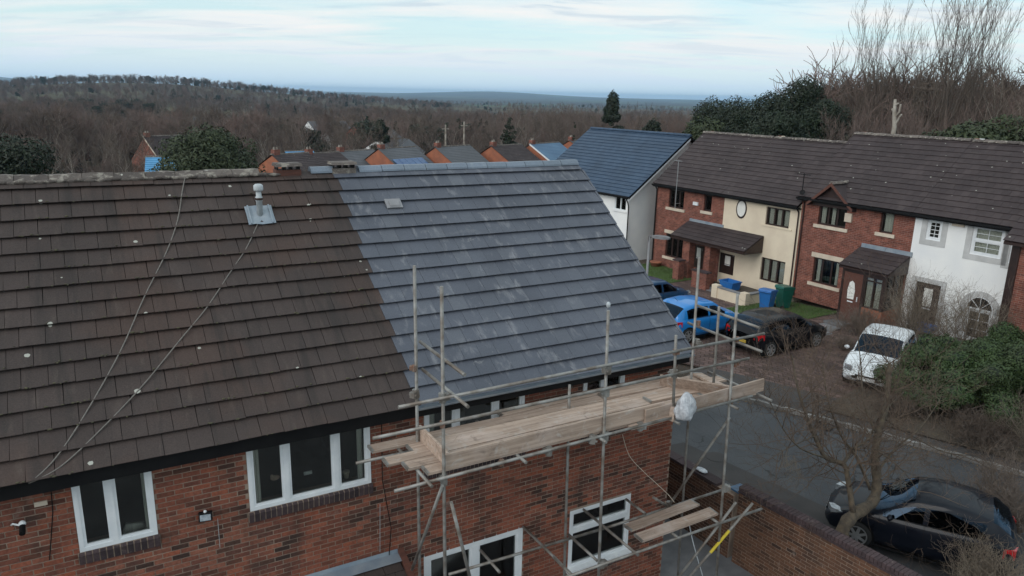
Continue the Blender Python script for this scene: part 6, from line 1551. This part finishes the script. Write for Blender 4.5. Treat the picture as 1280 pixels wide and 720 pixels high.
tk = dict(spread=.6, up=.5, levels=5, nchild=(12, 6, 4, 3), start=.08, trunk_r=.10, twig_r=.013)
for i, (px, py, d) in enumerate(((1030, 128, 58), (1048, 112, 62), (1070, 106, 60), (1090, 118, 56), (1112, 122, 58), (1135, 126, 57), (1160, 124, 60), (1186, 118, 60), (1212, 114, 60), (1236, 116, 58), (1262, 114, 60), (1285, 110, 56), (1055, 128, 54), (1100, 126, 53), (1145, 128, 52))):
    bare_thing(px, py, d, 'reddish brown leafless thicket tree in the band behind the terrace roofs', 60 + i % 5, 'bark_grey', 'twig_red', 'thicket_tree', 'reddish thicket behind the terrace', **tk)
# pruned pale trunk behind the ridge
q = oY(1120, 160, 38); pd_ = thing('pruned_trunk', 'pale lopped tree trunk with stub branches behind the terrace ridge', 'tree', (q.x + 3, 24.5, gz(q.x + 3, 24.5))) if False else None
Xp = 40.0; pbase = oX(1118, 158, Xp); pt_ = thing('pruned_trunk', 'pale lopped trunk with stub branches standing above the terrace ridge', 'tree', (Xp, pbase.y, gz(Xp, pbase.y)))
PI_ = ROOTM[pt_.name].inverted()
def pp(px, py): return PI_ @ oX(px, py, Xp)
part('trunk', MB().tube([Vector((0, 0, 0)), pp(1118, 158), pp(1118, 140), pp(1119, 124)], [.20, .12, .10, .07], 10), MT['bark_pale'], pt_, smooth=True)
for pts in (((1118, 140), (1115, 136)), ((1119, 146), (1124, 140), (1126, 130)), ((1119, 156), (1124, 147), (1127, 143)), ((1118, 133), (1123, 129))):
    part('branch', MB().tube([pp(*q) for q in pts], .055, 6), MT['bark_pale'], pt_)

# --- the valley: houses, single trees, then the wood
def far_house(px0, pyr, d, L, wdt, wallm, roofm, lab, rise=2.3, rz_=0.0, chim=True, eave_h=5.0, group=None, ridge=None, cat='house', panels=False, bargem=None):
    """ridge starts (left end) at px0,pyr at distance Y=d"""
    p_ = oY(px0, pyr, d); zg = p_.z - rise - eave_h
    t_ = thing('detached_house' if cat == 'house' else 'shed', lab, cat, (p_.x, p_.y, zg), rz_, group)
    Hh = eave_h; h2 = wdt/2
    part('wall', MB().prism([(-h2, 0), (h2, 0), (h2, Hh), (0, Hh + rise - .05), (-h2, Hh)], 'x', 0, L), MT[wallm], t_)
    pt = math.atan2(rise, h2); sl = (h2 + .25)/math.cos(pt)
    part('roof_tile', roof_tiles(MB(), -.12, L + .12, -h2 - .25, Hh + .06 - .25*math.tan(pt), pt, sl, wt=.6, gauge=.33, th=.04), MT[roofm], t_, kind='stuff')
    part('rear_slope', MB().add([(-.12, 0, Hh+rise+.06), (L+.12, 0, Hh+rise+.06), (L+.12, h2+.25, Hh-.15), (-.12, h2+.25, Hh-.15)], [(0, 1, 2, 3)]), MT[roofm], t_)
    part('ridge', MB().prism([(-.16, 0), (.16, 0), (.07, .13), (-.07, .13)], 'x', -.14, L + .14), MT['ridge_old'], t_).location = (0, 0, Hh + rise + .03)
    if bargem: part('barge_board', MB().prism([(-h2-.3, Hh-.30), (-h2-.3, Hh-.08), (0, Hh+rise+.10), (0, Hh+rise-.12)], 'x', -.18, -.125), MT[bargem], t_)
    if chim:
        c_ = part('chimney', MB().box(.15, .85, -.2, .4, Hh+rise-.9, Hh+rise+.55), MT['brick_far'], t_)
        for k in (0, 1): part('chimney_pot', MB().lathe((.33 + .34*k, .1, Hh+rise+.55), [(.11, 0), (.09, .22), (.11, .25)], 8), MT['bark_pale'], c_)
    if panels:
        cp_, sp_ = math.cos(pt), math.sin(pt)
        pm_ = mesh(MB().box(-.46, .46, -.78, .78, 0, .04), 'solar_panel', MT['solar'])
        bm4 = Matrix(((1, 0, 0), (0, cp_, -sp_), (0, sp_, cp_))).to_4x4()
        for i in range(int(L*.9)):
            for k in range(2): 
                tt = .75 + 1.62*k + .1; link('solar_panel', pm_, t_, mat4=Matrix.Translation(Vector((.55 + i*.97, -h2-.25 + tt*cp_ - .13*sp_, Hh+.06-.25*math.tan(pt) + tt*sp_ + .13*cp_))) @ bm4)
    return t_
MT['solar'] = simple('solar panel', (.05, .12, .26), (.03, .08, .20), 2, .25)
MT['bluetarp'] = simple('blue sheet', (.08, .30, .55), (.06, .22, .42), 1, .5)
MT['grey_roof'] = simple('grey roof', (.11, .115, .13), (.085, .09, .10), .5, .8)
MT['blue_roof'] = simple('blue grey roof', (.10, .19, .30), (.08, .15, .25), .3, .7)
GRW = 'orange gabled houses beyond the ridge'
far_house(473, 186.5, 85, 5.9, 9.5, 'brick_orange', 'grey_roof', 'orange brick house with solar panels beyond the new ridge tiles', 2.7, panels=True, group=GRW, rz_=R(22))
far_house(544, 184.5, 85, 6.2, 9.0, 'brick_orange', 'grey_roof', 'orange gabled house with a grey roof, second along beyond the ridge', 2.6, group=GRW, rz_=R(22))
far_house(614, 183.0, 86, 6.2, 9.0, 'brick_orange', 'terrace_tile', 'orange gabled house with a dark mossy roof, third along beyond the ridge', 2.6, group=GRW, rz_=R(22))
far_house(663, 180.5, 88, 6.6, 9.0, 'brick_orange', 'blue_roof', 'orange gabled house with a white barge board and blue roof', 2.6, group=GRW, bargem='upvc', rz_=R(22))
far_house(712, 176.0, 92, 7.0, 9.0, 'brick_orange', 'grey_roof', 'orange gabled house with a grey roof, last before the white house', 2.6, group=GRW, rz_=R(22))
far_house(422, 190, 88, 5.4, 8, 'brick_orange', 'grey_roof', 'grey roofed house just left of the solar panel house', 2.2, group=GRW, rz_=R(22))
far_house(382, 193, 84, 4.5, 8, 'brick_orange', 'terrace_tile', 'small brown roofed house behind the old ridge vent', 2.0, group=GRW, rz_=R(22))
far_house(340, 194, 80, 4.4, 8, 'brick_orange', 'terrace_tile', 'low brown roofed house right of the big dark evergreen', 2.0, group=GRW, rz_=R(22))
far_house(357, 190, 92, 3.2, 3, 'brick_orange', 'bluetarp', 'small outbuilding with a blue sheeted roof', .5, chim=False, eave_h=3, cat='shed')
far_house(184, 197, 70, 3.2, 5, 'grey_surround', 'bluetarp', 'shed with a bright blue roof left of the big dark evergreen', 1.1, chim=False, eave_h=3, cat='shed', rz_=R(-8))
far_house(180, 171, 120, 5.5, 8.0, 'brick_far', 'terrace_tile', 'red brick house with a pale-edged steep gable among the trees', 3.4, bargem='stone_sill', eave_h=4, rz_=R(25))
for i, (px, py, d) in enumerate(((205, 146, 240), (385, 152, 170), (442, 158, 150), (470, 176, 130), (46, 165, 190))):
    far_house(px, py, d, 9, 8, 'white_render' if i % 2 else 'brick_far', 'grey_roof', ['distant roof in the wood above the big dark evergreen', 'distant pale house in the wood beyond the grey roofs', 'far pale-walled house glimpsed between birch trunks', 'far brick house behind the solar panel house chimney', 'distant roof in the wood at the left edge'][i], 2.2, eave_h=4, chim=False, rz_=R(10*i))
# dark standing evergreens of the middle distance
evergreen(G(268, 62), topH(268, 152, 62), 9.5, 'big rounded dark evergreen just beyond the old brown ridge', 'round', 'leaf_olive', 26000, 71, .12, 60)
evergreen(G(18, 60), topH(18, 165, 60), 8, 'dark scrubby tree beyond the ridge at the left edge', 'round', 'leaf_dark', 9000, 72, .12, 30)
evergreen(G(632, 105), topH(632, 145, 105), 5.2, 'dark conical conifer beyond the orange gabled houses', 'cone', 'leaf_dark', 11000, 73, .14, 60, nm='conifer')
evergreen(G(757, 115), topH(757, 111, 115), 4.6, 'tall ivy-dark tree standing above the wood left of the blue roof ridge', 'round', 'leaf_dark', 8000, 74, .17, 26)
evergreen(G(474, 125), topH(474, 148, 125), 4.5, 'dark evergreen behind the solar panel house', 'round', 'leaf_dark', 6000, 75, .17, 22)
evergreen(G(808, 92), topH(808, 146, 92), 4.8, 'dark rounded shrub tree directly over the blue slate roof', 'round', 'leaf_dark', 6000, 76, .15, 24)
evergreen(G(712, 110), topH(712, 152, 110), 1.8, 'narrow dark cypress between the orange houses and the blue roof', 'cone', 'leaf_dark', 4000, 77, .13, 26, nm='conifer')
for i, (px, py) in enumerate(((557, 156), (580, 152))):
    q = oY(px, 185, 95); zt = oY(px, py, 95).z
    single('telegraph_pole', MB().tube([(q.x, q.y, gz(q.x, q.y)), (q.x, q.y, zt)], [.16, .12], 8).box(q.x-.5, q.x+.5, q.y-.05, q.y+.05, zt-.6, zt-.48), MT['bark_pale'],
           ['pale pole beyond the orange houses, left one of two', 'pale pole beyond the orange houses, right one of two'][i], 'pole', 'pale poles beyond the houses', (q.x, q.y, gz(q.x, q.y)))
# individual bare trees of the middle distance (shared meshes)
kinds = [tree_meshes('bare_tree', 13.0, 100 + i, MT['bark_pale' if i < 2 else 'bark_grey'], MT['twig_red' if i % 2 else 'twig'], spread=(.45, .6, .75, .65)[i], up=.32, levels=5, nchild=(10, 6, 5, 4), start=.25, trunk_r=.17, twig_r=.018, wobk=.34) for i in range(4)]
rng = random.Random(9); cnt = 0
kl = ['pale-stemmed leafless birch standing in front of the wood', 'pale-barked leafless tree standing in front of the wood', 'grey leafless tree standing in front of the wood', 'brown leafless tree standing in front of the wood']
for d0, d1, n in ((95, 130, 34), (130, 190, 60), (190, 270, 70)):
    for i in range(n):
        px = -40 + 900*((i + rng.random())/n); d = rng.uniform(d0, d1); k = rng.randrange(4); 
        if d < 110 and 430 < px < 760: d += 25
        x, y, z = G(px, d); top_ = rng.uniform(122, 140) if px > 620 else (rng.uniform(134, 158) if px > 300 else rng.uniform(140, 165)); s_ = min(1.35, max(.5, topH(px, top_, d)/13.0)); t_ = thing('bare_tree', kl[k], 'tree', (x, y, z - .2), rng.uniform(0, 6.28), 'leafless trees of the valley, ' + ('birches', 'pale-barked', 'grey', 'brown')[k], s_)
        link('trunk', kinds[k][0], t_); o = link('twigs', kinds[k][1], t_); o['kind'] = 'stuff'
# the wood beyond, one mass: scattered trees built into one object with geometry nodes
src = bpy.data.collections.new('wood_sources')
srcs = []
for i in range(7):
    a, b_ = MB(), MB(); rg = random.Random(200 + i)
    if i < 5:
        bare_tree(a, b_, 11.5, rg, spread=(.75, .6, .85, .7, .5)[i], up=.28, levels=4, nchild=(12, 7, 7), start=.22, trunk_r=.20, twig_r=.036, wobk=.4)
        f0 = 12.5 / max(q[2] for q in a.v + b_.v); a.v = [tuple(c_*f0 for c_ in q) for q in a.v]; b_.v = [tuple(c_*f0 for c_ in q) for q in b_.v]
        me = bpy.data.meshes.new('wood_tree'); v_ = a.v + b_.v; f_ = a.f + [tuple(q + len(a.v) for q in f) for f in b_.f]; me.from_pydata(v_, [], f_)
        me.materials.append(MT['bark_pale' if i in (1,) else 'bark_grey']); me.materials.append(MT[('twig_red', 'twig', 'twig_red', 'twig', 'twig_red')[i]])
        me.polygons.foreach_set('material_index', [0]*len(a.f) + [1]*len(b_.f))
    else:
        leaf_cloud(b_, lobes_for('round' if i == 5 else 'cone', 11, 7 if i == 5 else 5, rg, 30), 3000, .34, rg); me = bpy.data.meshes.new('wood_evergreen'); me.from_pydata(b_.v, [], b_.f); me.materials.append(MT['leaf_dark'])
    o = bpy.data.objects.new('wood_tree', me); src.objects.link(o); srcs.append(o)
def scatter(name, pts, lab, cat='wood'):
    me = bpy.data.meshes.new(name); me.from_pydata([p[:3] for p in pts], [], [])
    for an, idx, tp_ in (('idx', 3, 'INT'), ('scl', 4, 'FLOAT'), ('rot', 5, 'FLOAT')):
        at = me.attributes.new(an, tp_, 'POINT'); at.data.foreach_set('value', [p[idx] for p in pts])
    o = bpy.data.objects.new(name, me); COL.objects.link(o); tag(o, lab, cat, kind='stuff')
    ng = bpy.data.node_groups.new(name, 'GeometryNodeTree'); ng.interface.new_socket('Geometry', in_out='INPUT', socket_type='NodeSocketGeometry'); ng.interface.new_socket('Geometry', in_out='OUTPUT', socket_type='NodeSocketGeometry')
    gi, go = ng.nodes.new('NodeGroupInput'), ng.nodes.new('NodeGroupOutput'); ip = ng.nodes.new('GeometryNodeInstanceOnPoints'); ci = ng.nodes.new('GeometryNodeCollectionInfo')
    ci.inputs[0].default_value = src; ci.inputs['Separate Children'].default_value = True; ci.inputs['Reset Children'].default_value = True
    def na(n_, t_): q = ng.nodes.new('GeometryNodeInputNamedAttribute'); q.data_type = t_; q.inputs[0].default_value = n_; return q.outputs[0]
    ip.inputs['Pick Instance'].default_value = True
    ng.links.new(gi.outputs[0], ip.inputs['Points']); ng.links.new(ci.outputs[0], ip.inputs['Instance']); ng.links.new(na('idx', 'INT'), ip.inputs['Instance Index'])
    cb = ng.nodes.new('ShaderNodeCombineXYZ'); ng.links.new(na('rot', 'FLOAT'), cb.inputs[2]); ng.links.new(cb.outputs[0], ip.inputs['Rotation']); 
    cb2 = ng.nodes.new('ShaderNodeCombineXYZ'); s_ = na('scl', 'FLOAT'); [ng.links.new(s_, cb2.inputs[i]) for i in range(3)]; ng.links.new(cb2.outputs[0], ip.inputs['Scale'])
    ng.links.new(ip.outputs[0], go.inputs[0]); md = o.modifiers.new('wood', 'NODES'); md.node_group = ng; return o
rng = random.Random(77); pts = []
def addtree(px, d, sc0=1.0, ev=.10, idx=None):
    x, y, z = G(px, d); k = idx if idx is not None else (rng.choice((5, 6)) if rng.random() < ev*.5 else rng.randrange(5))
    cl = mnoise.noise(Vector((x/60, y/60, 3)))
    if idx is None and cl > .34 and rng.random() < .7: k = rng.choice((5, 5, 6))
    pts.append((x, y, z - .4, k, sc0*rng.uniform(.7, 1.15), rng.uniform(0, 6.28)))
for d0, d1, n in ((150, 260, 1000), (260, 420, 1500), (420, 700, 2000), (700, 1100, 2200), (1100, 1500, 1800)):
    for i in range(n):
        px = rng.uniform(-120, 1000); d = rng.uniform(d0, d1)
        if d > 420 and px > 560 and rng.random() < .45: continue
        if mnoise.noise(Vector((G(px, d)[0]/130, G(px, d)[1]/130, 9))) > .20 and d > 300: continue      # clearings
        addtree(px, d, .95 if d < 700 else .85)
for i in range(500): addtree(rng.uniform(30, 560), rng.uniform(1180, 1330), 1.0, .25)
for i in range(90): addtree(rng.uniform(700, 840), rng.uniform(800, 1000), 1.2, .05)
for i in range(620): addtree(rng.uniform(1010, 1360), rng.uniform(72, 150), 1.3, .10)
for i in range(900): addtree(rng.uniform(-100, 1050), rng.uniform(1500, 3600), 1.0, .3)
scatter('woodland', pts, 'brown leafless wood covering the valley and the hill to the horizon')
# low scrub between the gardens beyond the ridge, and ground cover in the wood
pts = []
for i in range(420):
    px, d = rng.uniform(-60, 900), rng.uniform(52, 150); x, y, z = G(px, d)
    if 430 < px < 780 and 66 < d < 105: continue
    if x > 24 and y < 50 : continue
    pts.append((x, y, z - .3, rng.randrange(5), rng.uniform(.22, .42), rng.uniform(0, 6.28)))
scatter('scrub', pts, 'low leafless scrub filling the gardens beyond the ridge', 'scrub')

# ------------------------------------------------------------------ air
hz = MB().box(-13000, 15000, -9000, 15500, -75, 40)
m = bpy.data.materials.new('haze'); m.use_nodes = True; t = m.node_tree; t.nodes.clear()
pv_ = N(t, 'ShaderNodeVolumePrincipled'); pv_.inputs['Density'].default_value = 0.00009; pv_.inputs['Color'].default_value = (.50, .74, 1.0, 1); pv_.inputs['Anisotropy'].default_value = 0.2
ho = t.nodes.new('ShaderNodeOutputMaterial'); t.links.new(pv_.outputs[0], ho.inputs['Volume'])
o = link('haze', mesh(hz, 'haze', m)); o['kind'] = 'stuff'; tag(o, 'thin blue air over the valley', 'haze', kind='stuff')

# ------------------------------------------------------------------ small street things
q = K0 + kd*6.5 - kn*.25; z = gz(q.x, q.y) + .034
gy = thing('drain_cover', 'black iron gully grate in the road against the far kerb', 'drain', (q.x, q.y, z), ang)
part('frame', MB().box(-.24, .24, -.24, -.19, 0, .012).box(-.24, .24, .19, .24, 0, .012).box(-.24, -.19, -.19, .19, 0, .012).box(.19, .24, -.19, .19, 0, .012), MT['blackframe'], gy)
gb = mesh(MB().box(-.018, .018, -.19, .19, 0, .010), 'bar', MT['black_plastic'])
for i in range(5): link('bar', gb, gy, (-.14 + .07*i, 0, 0))
mh = single('manhole_cover', MB().lathe((14.3, 13.4, gz(14.3, 13.4) + .033), [(.30, 0), (.30, .006), (.27, .010), (.0, .010)], 20), MT['footway'], 'round iron manhole cover in the road beyond the scaffold', 'manhole cover', None, (14.3, 13.4, gz(14.3, 13.4) + .033))
rng = random.Random(31); lt_ = MB()
def litter(n, fn):
    for _ in range(n):
        x, y, dz = fn(); z = gz(x, y) + dz; a = rng.uniform(0, 6.28); s_ = rng.uniform(.012, .035)
        lt_.add([(x + s_*math.cos(a), y + s_*math.sin(a), z + rng.uniform(.002, .02)), (x - s_*.5*math.sin(a), y + s_*.5*math.cos(a), z + rng.uniform(.002, .02)), (x - s_*math.cos(a), y - s_*math.sin(a), z + .004), (x + s_*.5*math.sin(a), y - s_*.5*math.cos(a), z + rng.uniform(.002, .02))], [(0, 1, 2, 3)])
def f1(): t_ = rng.uniform(1, 20); o_ = -abs(rng.gauss(0, .22)); P = K0 + kd*t_ + kn*o_; return P.x, P.y, .036
def f2(): t_ = rng.uniform(1, 20); o_ = rng.uniform(.2, 1.6)**1; P = K0 + kd*t_ + kn*o_; return P.x, P.y, .136
def f3(): return rng.uniform(19, 28), rng.uniform(8, 22), .176
def f4(): return 11.75 + abs(rng.gauss(0, .3)), rng.uniform(4, 16), .036
litter(1500, f1); litter(1500, f2); litter(3500, f3); litter(900, f4)
MT['dead_leaf'] = leaf_mat('dead leaf', (.16, .095, .05), (.10, .06, .035), (.20, .14, .08))
o = link('leaf_litter', mesh(lt_, 'leaf_litter', MT['dead_leaf'])); tag(o, 'dead leaves along the kerb, the footway and the front gardens', 'leaves', kind='stuff')

# moss cushions caught along the lower edges of the old tiles and on the ridge
rng = random.Random(44); ms = MB()
for _ in range(520):
    j = rng.randint(0, NC-2); x = rng.uniform(-1.3, 3.8); k = mnoise.noise(Vector((x*.9, j*.35, 2)))
    if k < .02 and rng.random() < .8: continue
    P_ = RP(x, T0 + j*GA + rng.uniform(-.012, .02), .088); r_ = rng.uniform(.006, .018)
    ms.ball(P_, r_, 5, 3, (rng.uniform(1, 2.2), 1, .7))
MT['moss'] = simple('moss cushions', (.10, .095, .055), (.055, .050, .035), 9, 1.0)
part('moss', ms, MT['moss'], house, kind='stuff')
